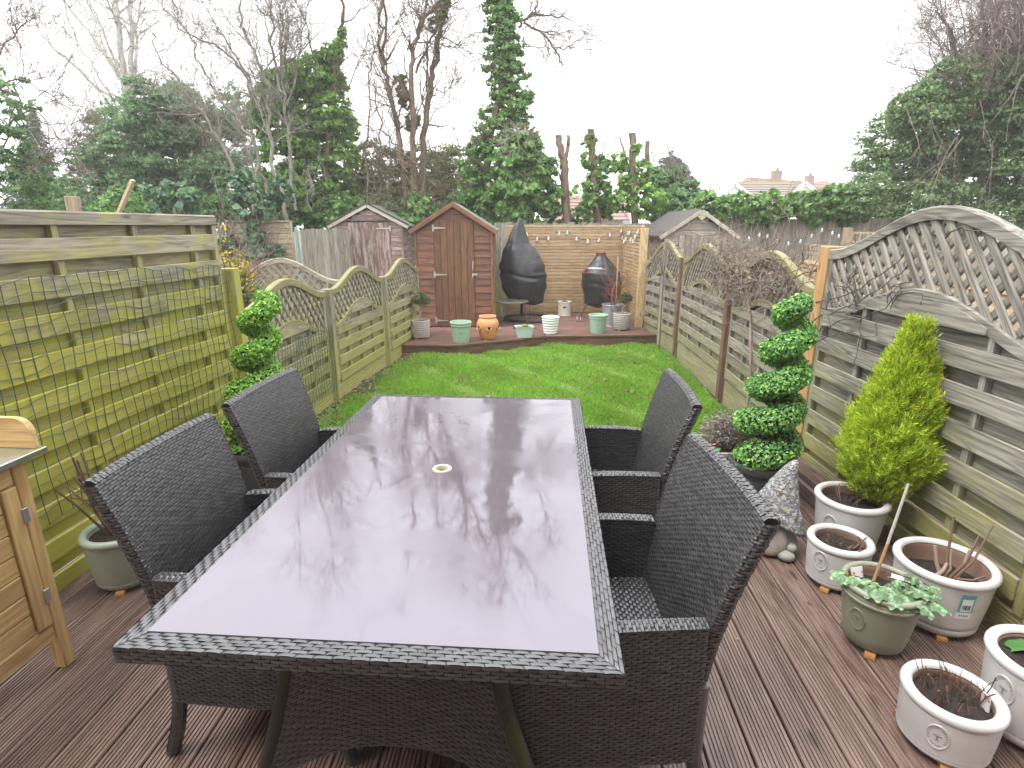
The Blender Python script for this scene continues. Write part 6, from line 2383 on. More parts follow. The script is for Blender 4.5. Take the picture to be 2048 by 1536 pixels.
for px, a, b in (([(770, -30), (755, -170), (730, -320), (720, -450)], 0.07, 0.012), ([(885, -10), (930, -130), (960, -260), (1010, -380)], 0.07, 0.012), ([(898, -40), (900, -180), (880, -340), (890, -480)], 0.08, 0.014), ([(835, -30), (825, -180), (800, -330)], 0.05, 0.012), ([(900, -120), (860, -240), (830, -400)], 0.04, 0.01)):
    limb(t_, px, Yc_, a, b, r, 10, 1.0, 2, trad=0.4, jitter=0.1, tstart=0.1)
for k in range(70):          # tangle of bare shoots at the foot
    a = at(r.uniform(745, 890), r.uniform(310, 425), Yc_ - 0.4)
    grow(t_, np.array(a), unit(r.normal(0, 1, 3) * np.array([1, 0.5, 0.6])), r.uniform(0.4, 1.0), 0.012, 2, r, bend=0.35, up=0.0)
g = MB().add(*crown([ell(800, 165, 14, Yc_), ell(815, 205, 15, Yc_), ell(822, 245, 16, Yc_), ell(805, 185, 12, Yc_)], 1500, (0.06, 0.12), 0.6, r, nclump=14, droop=0.6))
g.add(*crown([ell(882, 30, 14, Yc_), ell(870, 50, 12, Yc_), ell(890, 5, 12, Yc_)], 500, (0.06, 0.12), 0.6, r, nclump=10, droop=0.6))
tree('tall brown bare tree standing between and behind the two sheds', 'bare_tree', 'tree', [('trunk', t_, BARKB, True), ('ivy', g, SCRUB, False)], loc=base_of(830, Yc_))
# scrub below it
g = MB().add(*crown([ell(740, 340, 48, 14.2), ell(790, 360, 52, 14.4), ell(850, 350, 50, 14.2), ell(905, 345, 48, 14.3), ell(930, 395, 48, 14.0), ell(870, 400, 50, 14.0), ell(720, 400, 48, 14), ell(775, 415, 44, 14)], 34000, (0.05, 0.11), 0.55, r, nclump=30))
t_ = MB()
for k in range(40):
    a = at(r.uniform(720, 960), 440, 14.0)
    grow(t_, np.array(a), unit(np.array([r.normal(0, .3), r.normal(0, .3), 1.0])), r.uniform(1.0, 2.2), 0.02, 2, r, up=0.03)
tree('olive green scrub under the bare tree behind the brown shed', 'scrub_bush', 'shrub', [('foliage', g, SCRUB, False), ('stems', t_, TWIG, False)], loc=base_of(830, 14.2))
# ivy column tree
Yk = 12.6
col = [(985, 420, 46), (985, 370, 44), (975, 320, 40), (985, 285, 40), (1000, 250, 42), (1020, 215, 42), (1025, 185, 40), (1005, 160, 38), (1015, 130, 36), (1005, 100, 38), (1000, 70, 36), (1010, 45, 30), (1000, 15, 30), (990, -15, 30), (985, -45, 28), (945, 330, 28), (935, 380, 36), (960, 300, 26)]
g = MB().add(*crown([ell(x, y, q, Yk) for x, y, q in col], 21000, (0.055, 0.115), 0.62, r, nclump=17, droop=0.8))
t_ = MB()
for px, a, b, tw in (([(985, 445), (975, 330), (985, 250), (1010, 160), (1008, 80), (998, 0), (990, -60)], 0.17, 0.09, 4), ([(1020, 440), (1015, 260), (1028, 180), (1020, 100)], 0.10, 0.06, 3),
                     ([(1035, 55), (1065, 30), (1085, 28), (1120, 34), (1150, 45)], 0.06, 0.015, 12), ([(1048, 45), (1080, 62), (1105, 92), (1118, 115), (1126, 130)], 0.05, 0.02, 12), ([(1112, 98), (1140, 92), (1165, 78), (1180, 85)], 0.03, 0.01, 9),
                     ([(1045, 90), (1075, 95), (1100, 97)], 0.025, 0.012, 6), ([(1060, 32), (1075, 10), (1085, -20)], 0.04, 0.02, 6), ([(980, 78), (960, 65), (935, 70)], 0.025, 0.01, 7), ([(970, 110), (955, 125), (945, 145)], 0.02, 0.008, 6),
                     ([(985, 10), (960, 12), (930, 22)], 0.02, 0.008, 6), ([(1075, 60), (1110, 62), (1140, 65)], 0.025, 0.01, 8)):
    limb(t_, px, Yk - 0.1, a, b, r, tw, 0.6, 2, trad=0.3, up=-0.02, tstart=0.1)
for px, a, b in (([(990, -60), (985, -180), (1000, -320), (990, -470)], 0.10, 0.02), ([(985, -120), (1040, -240), (1090, -340), (1130, -400)], 0.06, 0.015), ([(990, -150), (940, -260), (920, -360)], 0.05, 0.012), ([(1085, -20), (1120, -120), (1130, -220)], 0.04, 0.012)):
    limb(t_, px, Yk, a, b, r, 10, 1.0, 2, trad=0.4, jitter=0.1, tstart=0.1)
g.add(*crown([ell(985, -80, 30, Yk), ell(990, -115, 28, Yk), ell(995, -150, 24, Yk), ell(1030, -130, 18, Yk)], 3500, (0.055, 0.11), 0.62, r, nclump=18, droop=0.8))
tree('tall ivy covered trunk rising out of the top of the picture behind the hanging chair', 'ivy_tree', 'tree', [('crown', g, IVY, False), ('trunk', t_, BARKB, True)], loc=base_of(985, Yk))
# ivy stump with dry top
Ys = 11.9
g = MB().add(*crown([ell(1045, 300, 36, Ys), ell(1020, 335, 38, Ys), ell(1065, 335, 40, Ys), ell(1050, 380, 52, Ys), ell(1020, 400, 42, Ys), ell(1085, 395, 36, Ys), ell(1050, 425, 45, Ys), ell(1085, 350, 26, Ys)], 15000, (0.07, 0.14), 0.85, r, nclump=30, droop=1.0))
t_ = MB().tube([at(1050, 450, Ys), at(1050, 300, Ys), at(1053, 262, Ys)], [0.2, 0.16, 0.13], 9)
for k in range(110):
    a = at(r.uniform(1005, 1085), r.uniform(258, 345) if r.random() < .75 else r.uniform(345, 420), Ys - r.uniform(-0.2, 0.42))
    grow(t_, np.array(a), unit(r.normal(0, 1, 3) + np.array([0, -0.3, 0.1])), r.uniform(0.12, 0.4), 0.008, 1, r, bend=0.4, up=0)
d_ = MB().add(*crown([ell(1055, 275, 22, Ys), ell(1040, 292, 20, Ys), ell(1020, 325, 18, Ys)], 900, (0.04, 0.10), 0.5, r, nclump=18))
tree('cut trunk bushy with dark ivy and a dry twiggy crest', 'ivy_stump', 'tree stump', [('ivy', g, IVY, False), ('trunk', t_, VINE, True), ('dry_crest', d_, DRY, False)], loc=base_of(1050, Ys))
# pollarded trunks to the right of it
CUT = plain('cut_wood', (0.45, 0.33, 0.2), 0.8)


def pollard(label, stems, Y, ivy=None, ivn=0, dry=0, leafm=IVY, box=None):
    t_ = MB()
    for px, a, b in stems:
        limb(t_, px, Y, a * 1.5, b * 1.5, r, 0, jitter=0.04, sides=9)
        e = np.array(at(*px[-1], Y))
        t_.tube([e, e + np.array([0, 0, 0.012])], [b * 0.84, b * 0.78], 9, True)
    for k in range(dry):
        a = at(r.uniform(box[0], box[2]), r.uniform(box[1], box[3]), Y - r.uniform(0, 0.3))
        grow(t_, np.array(a), unit(r.normal(0, 1, 3)), r.uniform(0.15, 0.5), 0.008, 1, r, bend=0.4, up=0)
    parts = [('trunk', t_, BARKB, True)]
    if ivy:
        parts.append(('ivy', MB().add(*crown([ell(x, y, q * 0.9, Y) for x, y, q in ivy], int(ivn * 0.5), (0.06, 0.13), 0.9, r, nclump=16, droop=1.0, crad=(0.10, 0.26))), leafm, False))
    return tree(label, 'pollard_trunk', 'tree trunk', parts, loc=base_of(stems[0][0][0][0], Y))


pollard('bare forked pollard trunk standing alone against the sky', [([(1133, 450), (1130, 370), (1128, 330), (1122, 300), (1117, 272)], 0.13, 0.085), ([(1130, 335), (1135, 300), (1136, 272)], 0.06, 0.045), ([(1120, 360), (1112, 320), (1108, 305)], 0.02, 0.01)],
        11.9, [(1122, 325, 16), (1140, 380, 18), (1150, 385, 14)], 130, 6, IVYL, (1105, 330, 1150, 400))
pollard('ivy wrapped pollard trunk with a shaggy top, left of the pale cut trunks', [([(1195, 450), (1190, 360), (1184, 300), (1181, 260)], 0.12, 0.09), ([(1200, 330), (1206, 300), (1210, 282)], 0.02, 0.012)], 11.9,
        [(1180, 285, 16), (1180, 320, 20), (1195, 345, 24), (1195, 385, 34), (1210, 325, 16), (1185, 410, 34), (1215, 410, 30)], 4200, 26, IVY, (1170, 262, 1215, 400))
pollard('pale barked pollard pair with cut tops among the ivy', [([(1270, 450), (1266, 360), (1265, 300), (1264, 268)], 0.10, 0.095), ([(1295, 440), (1296, 340), (1295, 284)], 0.065, 0.06), ([(1256, 340), (1250, 310), (1240, 276)], 0.035, 0.02)], 11.9,
        [(1270, 300, 14), (1240, 320, 18), (1248, 350, 20), (1280, 345, 26), (1240, 400, 38), (1280, 400, 40), (1310, 400, 30), (1225, 335, 12)], 5200, 22, IVYL, (1235, 300, 1310, 420))
g = MB().add(*crown([ell(1330, 395, 40, 12.8), ell(1365, 400, 34, 12.8), ell(1340, 360, 30, 13.2), ell(1310, 370, 30, 12.8), ell(1385, 410, 24, 12.6), ell(1345, 425, 40, 12.4)], 11000, (0.08, 0.15), 0.6, r, nclump=26))
t_ = MB()
for k in range(16):
    a = at(r.uniform(1290, 1380), 400, 12.8)
    grow(t_, np.array(a), unit(np.array([r.normal(0, .4), r.normal(0, .3), 1.0])), r.uniform(0.6, 1.5), 0.012, 2, r)
tree('rounded evergreen bush behind the neighbour shed on the right', 'evergreen_bush', 'shrub', [('foliage', g, LAUREL, False), ('stems', t_, TWIG, False)], loc=base_of(1340, 12.8))
g = MB().add(*crown([ell(1340, 330, 22, 34), ell(1345, 350, 30, 34), ell(1320, 355, 20, 34), ell(1365, 365, 20, 34), ell(1335, 375, 36, 34)], 3000, (0.2, 0.4), 0.4, r, nclump=18))
tree('hazy round conifer far away right of the pollards', 'conifer_tree', 'tree', [('crown', g, NEEDLE, False), ('trunk', MB().tube([at(1342, 455, 34), at(1342, 340, 34)], [0.25, 0.1], 7), BARKB, True)], loc=base_of(1342, 34))
# undergrowth hedge behind the back fence line
hd = [(x, y, q) for x, y, q in ((560, 425, 40), (640, 430, 40), (700, 430, 40), (760, 430, 42), (840, 432, 42), (920, 430, 42), (970, 430, 40), (480, 425, 44), (400, 425, 44), (320, 425, 44), (240, 425, 44), (1160, 432, 26), (1110, 432, 26))]
g = MB().add(*crown([ell(x, y, q, 12.6 + (i % 2) * .5) for i, (x, y, q) in enumerate(hd)], 22000, (0.07, 0.14), 0.6, r, nclump=26))
g.add(*crown([ell(x, 412 + (x // 70) % 3 * 8, 46, 15.8) for x in range(120, 1000, 62)], 15000, (0.09, 0.18), 0.6, r, nclump=26))
tag(g.build('undergrowth', IVY), 'dark ivy undergrowth along the back boundary below the trees', 'undergrowth', kind='stuff')
# brambles over the overlap panels
g = MB().add(*crown([ell(485, 385, 34, 10.9), ell(500, 420, 30, 10.8), ell(505, 475, 22, 10.8), ell(515, 500, 26, 10.8), ell(545, 505, 18, 10.8), ell(455, 490, 18, 10.8), ell(330, 395, 36, 10.9), ell(380, 410, 30, 10.9), ell(560, 380, 24, 11.2), ell(540, 410, 20, 11.2)], 1500, (0.10, 0.2), 0.8, r, nclump=14, droop=0.6))
t_ = MB()
for k in range(26):
    a = at(r.uniform(440, 560), r.uniform(440, 520), 10.85)
    grow(t_, np.array(a), unit(np.array([r.normal(0, .6), -0.1, 1.0])), r.uniform(0.5, 1.3), 0.008, 1, r, bend=.4, up=-0.05)
tree('sprawling bramble with pale green leaves over the far overlap panel', 'bramble', 'bramble', [('foliage', g, BRAMB, False), ('canes', t_, TWIG, False)], loc=base_of(500, 10.8))
# forsythia
FORS = leafmat('forsythia_flower', [(0.55, 0.42, 0.02), (0.70, 0.55, 0.03), (0.60, 0.50, 0.08)], 0.6, 0.3, 0.2)
g = MB().add(*crown([ell(452, 520, 24, 5.0), ell(470, 525, 26, 5.0), ell(490, 545, 22, 5.0), ell(470, 570, 26, 5.0), ell(500, 575, 26, 5.0), ell(480, 610, 24, 5.0), ell(452, 480, 9, 5.0), ell(448, 455, 6, 5.0)], 900, (0.012, 0.03), 0.7, r, nclump=26))
gl = MB().add(*crown([ell(465, 590, 28, 5.0), ell(500, 590, 28, 5.0), ell(480, 625, 28, 5.0), ell(475, 560, 22, 5.0)], 1600, (0.025, 0.05), 0.4, r, nclump=22))
t_ = MB()
for k in range(24):
    a = at(r.uniform(445, 500), 640, 5.0)
    grow(t_, np.array(a), unit(np.array([r.normal(0, .25), r.normal(0, .2), 1.0])), r.uniform(0.35, 0.75), 0.006, 2, r)
tree('yellow flowering forsythia behind the post of the tall left fence', 'forsythia', 'shrub', [('flowers', g, FORS, False), ('foliage', gl, SCRUB, False), ('stems', t_, TWIG, False)], loc=base_of(475, 5.0))
# big dark ivy tree on the right
Yr = 11.2
bg_ = [(1735, 400, 48), (1762, 345, 56), (1790, 285, 60), (1830, 220, 50), (1830, 400, 70), (1860, 330, 80), (1850, 245, 62), (1905, 260, 80), (1930, 360, 90), (1900, 180, 56), (1960, 190, 80), (2010, 270, 100), (2010, 390, 100), (2050, 160, 90), (2090, 330, 110), (2120, 200, 110), (2130, 420, 100), (1780, 420, 40), (1860, 420, 60)]
g = MB().add(*crown([ell(x, y, q, Yr + 0.6 * (i % 3)) for i, (x, y, q) in enumerate(bg_)], 98000, (0.05, 0.10), 0.6, r, nclump=46, droop=0.5))
t_ = MB()
for k in range(40):
    x = r.uniform(1870, 2120)
    y = 240 - (x - 1870) * 0.75 + r.uniform(-20, 60)
    a = np.array(at(x, max(y, 20), Yr + r.uniform(-0.4, 1.0)))
    grow(t_, a, unit(np.array([r.normal(-.15, .5), r.normal(0, .4), 1.0])), r.uniform(0.7, 1.9), 0.015, 3, r, kids=(3, 5))
for k in range(9):
    a = np.array(at(r.uniform(1800, 2060), r.uniform(120, 330), Yr - 0.85))
    grow(t_, a, unit(np.array([r.normal(-.1, .35), -0.1, -1.0])), r.uniform(0.6, 1.6), 0.008, 2, r, bend=0.2, up=-0.06)
for px in ([(1960, 455), (1965, 250), (1975, 100), (1960, -20)], [(2040, 455), (2030, 200), (2040, 20), (2045, -60)], [(2000, 300), (1930, 150), (1900, 60), (1870, 20)], [(2090, 300), (2010, 100), (1990, 0)]):
    limb(t_, px, Yr + 0.6, 0.14, 0.03, r, 16, 1.2, 3, trad=0.25)
tree('huge dark ivy covered tree with bare twiggy top at the right edge', 'ivy_tree', 'tree', [('crown', g, DARKIVY, False), ('trunk', t_, TWIG, True)], loc=base_of(1960, Yr))
# ivy along the top of the board fence
hv = [(1415, 410, 24), (1450, 415, 22), (1480, 412, 24), (1515, 415, 26), (1545, 412, 26), (1580, 415, 26), (1610, 412, 28), (1645, 410, 30), (1680, 412, 34), (1715, 415, 32), (1440, 432, 16), (1500, 438, 14), (1540, 440, 16), (1630, 438, 16), (1690, 440, 18), (1660, 395, 22)]
g = MB().add(*crown([ell(x, y, q, 11.55) for x, y, q in hv], 13000, (0.06, 0.13), 0.85, r, nclump=26, droop=0.8))
g.add(*crown([ell(1520, 392, 10, 11.6), ell(1590, 395, 10, 11.6), ell(1670, 380, 12, 11.6)], 200, (0.06, 0.12), 0.85, r, nclump=8))
t_ = MB()
for k in range(24):
    a = at(r.uniform(1410, 1720), r.uniform(405, 430), 11.5)
    grow(t_, np.array(a), unit(r.normal(0, 1, 3)), r.uniform(0.2, 0.5), 0.008, 1, r)
_ih = tree('thick ivy mane hanging over the top of the board fence at the right', 'ivy_hedge', 'ivy', [('foliage', g, IVY, False), ('stems', t_, TWIG, False)], loc=base_of(1560, 11.55))
for _k in _ih.children:
    if _k.name.startswith('stems'):
        _k['kind'] = 'stuff'
# ---------------------------------------------------------------- houses far away
TILE = plain('red_tile', (0.25, 0.14, 0.11), 0.8, 0, 0.2, 4)
TILED = plain('brown_tile', (0.20, 0.16, 0.14), 0.8, 0, 0.25, 4)
RENDER = plain('pale_render', (0.78, 0.76, 0.72), 0.8, 0, 0.05, 2)
BRICKM = plain('chimney_brick', (0.24, 0.15, 0.115), 0.85, 0, 0.3, 9)
BARGE = plain('white_barge', (0.8, 0.8, 0.78), 0.5)


def tiled_roof(parent, a, b, c, d, rows, mat):
    """sloping roof: eaves a-b, ridge d-c, courses of tiles as steps"""
    a, b, c, d = map(Vector, (a, b, c, d))
    n_ = (b - a).cross(d - a).normalized()
    rf = None
    for i in range(rows):
        t0, t1 = i / rows, (i + 1) / rows
        p = [a.lerp(d, t0) + n_ * 0.06, b.lerp(c, t0) + n_ * 0.06, b.lerp(c, t1), a.lerp(d, t1)]
        lo = [a.lerp(d, t0) - n_ * .02, b.lerp(c, t0) - n_ * .02]
        MB().add(p + lo, [(0, 1, 2, 3), (4, 5, 1, 0)]).build('tile_course', mat, parent)


H1 = empty('bungalow', (16, 38, 0), 0, 'white gabled bungalow with brown tiled roof beyond the ivy fence', 'house')


def rel(p):
    return Vector(p) - Vector((16, 38, 0))


Yh = 38.0
A_, Ap, B_ = at(1430, 402, Yh), at(1470, 371, Yh), at(1516, 405, Yh)
MB().add([rel(q) for q in (A_, Ap, B_, (B_.x, Yh, 0), (A_.x, Yh, 0))], [(0, 1, 2, 3, 4)]).build('wall', RENDER, H1)
for q0, q1 in ((at(1424, 404, Yh - .1), at(1470, 367, Yh - .1)), (at(1470, 367, Yh - .1), at(1522, 408, Yh - .1))):
    plank('bargeboard', BARGE, H1, rel(q0), rel(q1), 0.1, 0.22)
tiled_roof(H1, rel(at(1522, 409, Yh)), rel(at(1568, 409, Yh)), rel(at(1590, 366, Yh + 4)), rel(at(1474, 366, Yh + 4)), 9, TILED)
tiled_roof(H1, rel(at(1424, 404, Yh)), rel(at(1424, 404, Yh + 9)), rel(at(1470, 367, Yh + 9)), rel(at(1470, 367, Yh)), 6, TILED)
C0, C1, C2 = at(1566, 408, Yh - 1), at(1611, 370, Yh - 1), at(1650, 400, Yh - 1)
MB().add([rel(q) for q in (C0, C1, C2, (C2.x, Yh - 1, 0), (C0.x, Yh - 1, 0))], [(0, 1, 2, 3, 4)]).build('wall', RENDER, H1)
for q0, q1 in ((at(1560, 411, Yh - 1.1), at(1611, 366, Yh - 1.1)), (at(1611, 366, Yh - 1.1), at(1655, 402, Yh - 1.1))):
    plank('bargeboard', BARGE, H1, rel(q0), rel(q1), 0.1, 0.22)
plank('ridge', wood('mossy_ridge', (0.22, 0.20, 0.08), (0.38, 0.33, 0.12), knots=False), H1, rel(at(1474, 366, Yh + 4)), rel(at(1590, 366, Yh + 4)), 0.3, 0.16)
H2 = empty('red_roofed_house', (22, 55, 0), 0, 'red roofed house with brick chimneys behind the bungalow', 'house')
rel2 = lambda p: Vector(p) - Vector((22, 55, 0))
Y2 = 55.0
tiled_roof(H2, rel2(at(1474, 372, Y2)), rel2(at(1625, 376, Y2)), rel2(at(1603, 362, Y2 + 3)), rel2(at(1494, 354, Y2 + 3)), 6, TILE)
tiled_roof(H2, rel2(at(1612, 378, Y2)), rel2(at(1690, 380, Y2)), rel2(at(1650, 360, Y2 + 3)), rel2(at(1625, 366, Y2 + 3)), 5, TILE)
MB().add([rel2(q) for q in (at(1474, 372, Y2), at(1690, 378, Y2), at(1690, 440, Y2), at(1474, 440, Y2))], [(0, 1, 2, 3)]).build('wall', BRICKM, H2)
for (x, y0, y1, w) in ((1552, 362, 347, 0.8), (1618, 370, 357, 0.6)):
    a, b = at(x, y0, Y2 + 2), at(x, y1, Y2 + 2)
    ch = MB().box(rel2((a + b) / 2), (w, 0.7, (b - a).length + 0.5)).build('chimney', BRICKM, H2)
    MB().lathe([(0.14, 0), (0.12, 0.35)], 10, rel2(b) + Vector((0.1, 0, 0.2))).build('chimney_pot', TILE, ch)
H3 = empty('red_roofed_house', (9, 45, 0), 0, 'red tiled roof glimpsed low behind the pollard trunks', 'house')
rel3 = lambda p: Vector(p) - Vector((9, 45, 0))
MB().add([rel3(q) for q in (at(1090, 438, 45.2), at(1256, 438, 45.2), (at(1256, 438, 45.2).x, 45.2, -0.2), (at(1090, 438, 45.2).x, 45.2, -0.2))], [(0, 1, 2, 3)]).build('wall', BRICKM, H3)
tiled_roof(H3, rel3(at(1085, 440, 45)), rel3(at(1260, 440, 45)), rel3(at(1250, 392, 48)), rel3(at(1095, 392, 48)), 7, TILE)
MB().add([rel3(q) for q in (at(1380, 400, 45), at(1391, 400, 45), at(1391, 362, 45), at(1380, 362, 45))], [(0, 1, 2, 3)]).build('gable', TILE, H3)
# bare thin trees far off between the houses
for i, (x, lb) in enumerate(((1440, 'faint bare tree left of the white bungalow'), (1510, 'faint bare tree above the red roof ridge'), (1700, 'faint bare tree beside the big ivy tree'))):
    t_ = MB()
    for k in range(9):
        a = np.array(at(x + r.uniform(-25, 25), 415, 48))
        grow(t_, a, unit(np.array([r.normal(0, .2), 0, 1.0])), r.uniform(1.6, 3.4), 0.05, 3, r, up=0.08)
    tree(lb, 'bare_tree', 'tree', [('trunk', t_, VINE, False)], loc=base_of(x, 48))
# ---------------------------------------------------------------- plants of the garden
r = np.random.default_rng(77)
BOX = leafmat('box_leaf', [(0.068, 0.205, 0.068), (0.116, 0.318, 0.077), (0.194, 0.467, 0.098), (0.388, 0.7, 0.116), (0.136, 0.372, 0.098), (0.077, 0.242, 0.116), (0.544, 0.7, 0.155)], 0.35, 0.2, 0.45)
BOXL = leafmat('bright_box_leaf', [(0.079, 0.224, 0.04), (0.142, 0.368, 0.047), (0.237, 0.529, 0.063), (0.409, 0.7, 0.095), (0.157, 0.417, 0.063), (0.535, 0.7, 0.125)], 0.35, 0.25, 0.45)
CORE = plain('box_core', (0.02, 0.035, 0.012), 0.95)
RIBBON = plain('brown_stem', (0.12, 0.06, 0.035), 0.7)


def spiral(o, mat, z0, z1, turns, ph, rad, tube_r, n, lean, seed, pot_r, leaf=(0.017, 0.028)):
    """clipped helix: a fat leafy rope wound round the stem, tapering to the top"""
    r = np.random.default_rng(seed)
    t = r.random(n) ** 0.9

    def axis(t):
        z = z0 + (z1 - z0) * t
        a = ph + turns * 2 * PI * t
        R_ = rad * (1 - 0.60 * t) * np.clip((1.02 - t) / 0.07, 0, 1) ** 0.5
        return np.stack([R_ * np.cos(a) + lean[0] * (z - z0), R_ * np.sin(a) + lean[1] * (z - z0), z], -1)
    def trad(t):
        return tube_r * (1 - 0.34 * t) * np.clip((1.035 - t) / 0.06, 0.25, 1) ** 0.5
    C = axis(t)
    d = unit(r.normal(0, 1, (n, 3)))
    q = (0.80 + 0.22 * r.random(n))[:, None]
    sq = np.array([1.12, 1.12, 0.92])
    P = C + d * sq * q * trad(t)[:, None]
    N = d + np.array([0, 0, 0.25])
    g = MB().add(*leaf_quads(P, N, leaf, 0.62, r, droop=0.0, fold=0.14, jit=0.45))
    # skirt of leaves over the pot
    m_ = 1500
    a = r.uniform(0, 2 * PI, m_)
    q = (pot_r - 0.01) * np.sqrt(r.random(m_))
    z = z0 - 0.055 + 0.07 * np.sqrt(np.clip(1 - (q / pot_r) ** 2, 0, 1)) + r.normal(0, 0.008, m_)
    g.add(*leaf_quads(np.stack([q * np.cos(a), q * np.sin(a), z], -1), np.stack([np.cos(a) * .5, np.sin(a) * .5, np.ones(m_)], -1), leaf, 0.62, r, jit=0.5))
    f = g.build('foliage', mat, o)
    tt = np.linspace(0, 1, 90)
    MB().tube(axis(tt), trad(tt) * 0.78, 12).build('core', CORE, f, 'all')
    MB().tube([(0, 0, z0 - 0.1), (lean[0] * (z1 - z0) * .5, lean[1] * (z1 - z0) * .5, (z0 + z1) / 2), (lean[0] * (z1 - z0) * .9, lean[1] * (z1 - z0) * .9, z1 * 0.93)], [0.018, 0.014, 0.008], 8).build('stem', RIBBON, o, True)


spiral(spR, BOX, 0.345, 1.245, 4.2, R(215), 0.112, 0.096, 27000, (0.105, 0.0), 5, 0.165)
spiral(spL, BOXL, 0.345, 1.24, 4.2, R(20), 0.106, 0.092, 23000, (0.20, 0.0), 6, 0.155)

# golden conifer
GOLDC = leafmat('golden_conifer', [(0.243, 0.409, 0.027), (0.356, 0.54, 0.034), (0.511, 0.686, 0.046), (0.632, 0.7, 0.068), (0.313, 0.457, 0.03), (0.427, 0.36, 0.046)], 0.6, 0.25, 0.2)
n = 7600
t = r.random(n) ** 0.85
ang = r.uniform(0, 2 * PI, n)
prof = lambda t: 0.182 * np.where(t < 0.34, 0.42 + 0.58 * np.sin(np.clip(t / 0.34, 0, 1) * PI / 2), np.clip(1 - (t - 0.34) / 0.68, 0, 1) ** 0.6)
Rr = prof(t) * (1 + 0.14 * np.sin(ang * 4 + t * 19) + 0.10 * np.sin(ang * 7 - t * 31)) * (0.45 + 0.6 * r.random(n) ** 0.5)
zc = 0.29 + 0.79 * t
bx_, by_ = 0.145 + 0.03 * t, 0.02
tip_ = t > 0.93
zc = np.where(tip_, zc + (t - 0.93) * 1.3, zc)
C = np.stack([bx_ + Rr * np.cos(ang), by_ + Rr * np.sin(ang) * 0.92, zc], -1)
D = unit(np.stack([np.cos(ang) * 0.62, np.sin(ang) * 0.62, 0.75 + 0.9 * t + 0 * ang], -1) + r.normal(0, 0.22, (n, 3)))
g = MB()
# each spray: a stalk of thin leaflets left and right
k = 9
L = (0.04 + 0.045 * r.random(n))
side = unit(np.cross(D, r.normal(0, 1, (n, 3))))
s = np.linspace(0.05, 1, k)
V = []
for i, si in enumerate(s):
    sgn = 1 if i % 2 else -1
    b = C + D * (L * si)[:, None]
    d2 = unit(D * 0.9 + side * sgn * (0.75 if i < k - 1 else 0.0))
    ll = (L * 0.34 * (1.1 - 0.5 * si))[:, None]
    wv = unit(np.cross(d2, r.normal(0, 1, (n, 3)))) * 0.0026
    V.append(np.stack([b - wv, b + wv, b + d2 * ll + wv * 0.5, b + d2 * ll - wv * 0.5], 1))
V = np.concatenate(V).reshape(-1, 3)
g.add(V, np.arange(len(V)).reshape(-1, 4))
f = g.build('foliage', GOLDC, cyp_pot)
tt = np.linspace(0, 0.93, 14)
MB().add(*(lambda m_: (np.concatenate(m_.v), np.concatenate(m_.q)))(MB().lathe([(max(0.004, float(prof(x)) * 0.62), 0.29 + 0.78 * x) for x in tt], 18))).build('inner_twigs', plain('conifer_core', (0.10, 0.09, 0.015), 0.95, 0, .4, 40), f, loc=(0.15, 0.02, 0))
MB().tube([(0.11, 0.04, 0.26), (0.12, 0.045, 0.8)], [0.016, 0.006], 8).build('trunk', STEM_D, cyp_pot, True)
# brown dry sprays low on the conifer
g = MB()
for q in range(260):
    a = r.uniform(PI * 0.9, 1.7 * PI)
    p = np.array([0.125 + 0.11 * math.cos(a), 0.045 + 0.11 * math.sin(a), 0.31 + 0.16 * r.random()])
    d = unit(np.array([math.cos(a), math.sin(a), 0.3]) + r.normal(0, .4, 3))
    g.tube([p, p + d * 0.04], [0.0012, 0.0008], 3, False)
g.build('dry_sprays', STEM_D, cyp_pot)

# heuchera in the sage pot: lobed leaves
HEU = Mat('variegated_leaf')
tc = HEU.n('TexCoord')
oi = HEU.n('ObjectInfo')
nz = HEU.noise(tc.outputs['Object'], 55, 4, 0.6)
c = HEU.mix(HEU.step(nz, 0.42, 0.62), (0.07, 0.155, 0.055), (0.25, 0.36, 0.20))
HEU.col(HEU.n('HueSaturation', {'Value': HEU.math('ADD', 0.75, HEU.math('MULTIPLY', oi.outputs['Random'], 0.5)), 'Color': c}).outputs[0])
HEU.rough(0.45)
HEU.bump(nz, 0.5, 0.004)
HEU = HEU.m


def lobed(size, lobes=9, seed=0):
    rr = np.random.default_rng(seed)
    n = lobes * 4
    V = [(0, 0, 0)]
    for ring, q in ((0.5, 0.5), (1.0, 1.0)):
        for i in range(n):
            a = R(-155) + R(310) * i / (n - 1)
            lob = 1 + 0.13 * math.cos(lobes * (a + PI) * 1.0) * ring + 0.05 * math.cos(2.3 * lobes * a) * ring
            rad = size * q * (0.72 + 0.28 * math.cos(a / 2) ** 2) * lob
            z = 0.10 * size * q * math.cos(lobes * a) - 0.35 * size * q * q * abs(math.sin(a)) * 0.4 - 0.22 * size * q * q + rr.normal(0, 0.02 * size)
            V.append((rad * math.cos(a), rad * math.sin(a), z))
    F = [(0, 1 + i, 2 + i) for i in range(n - 1)]
    F += [(1 + i, 1 + n + i, 2 + n + i, 2 + i) for i in range(n - 1)]
    return MB().add(V, F)


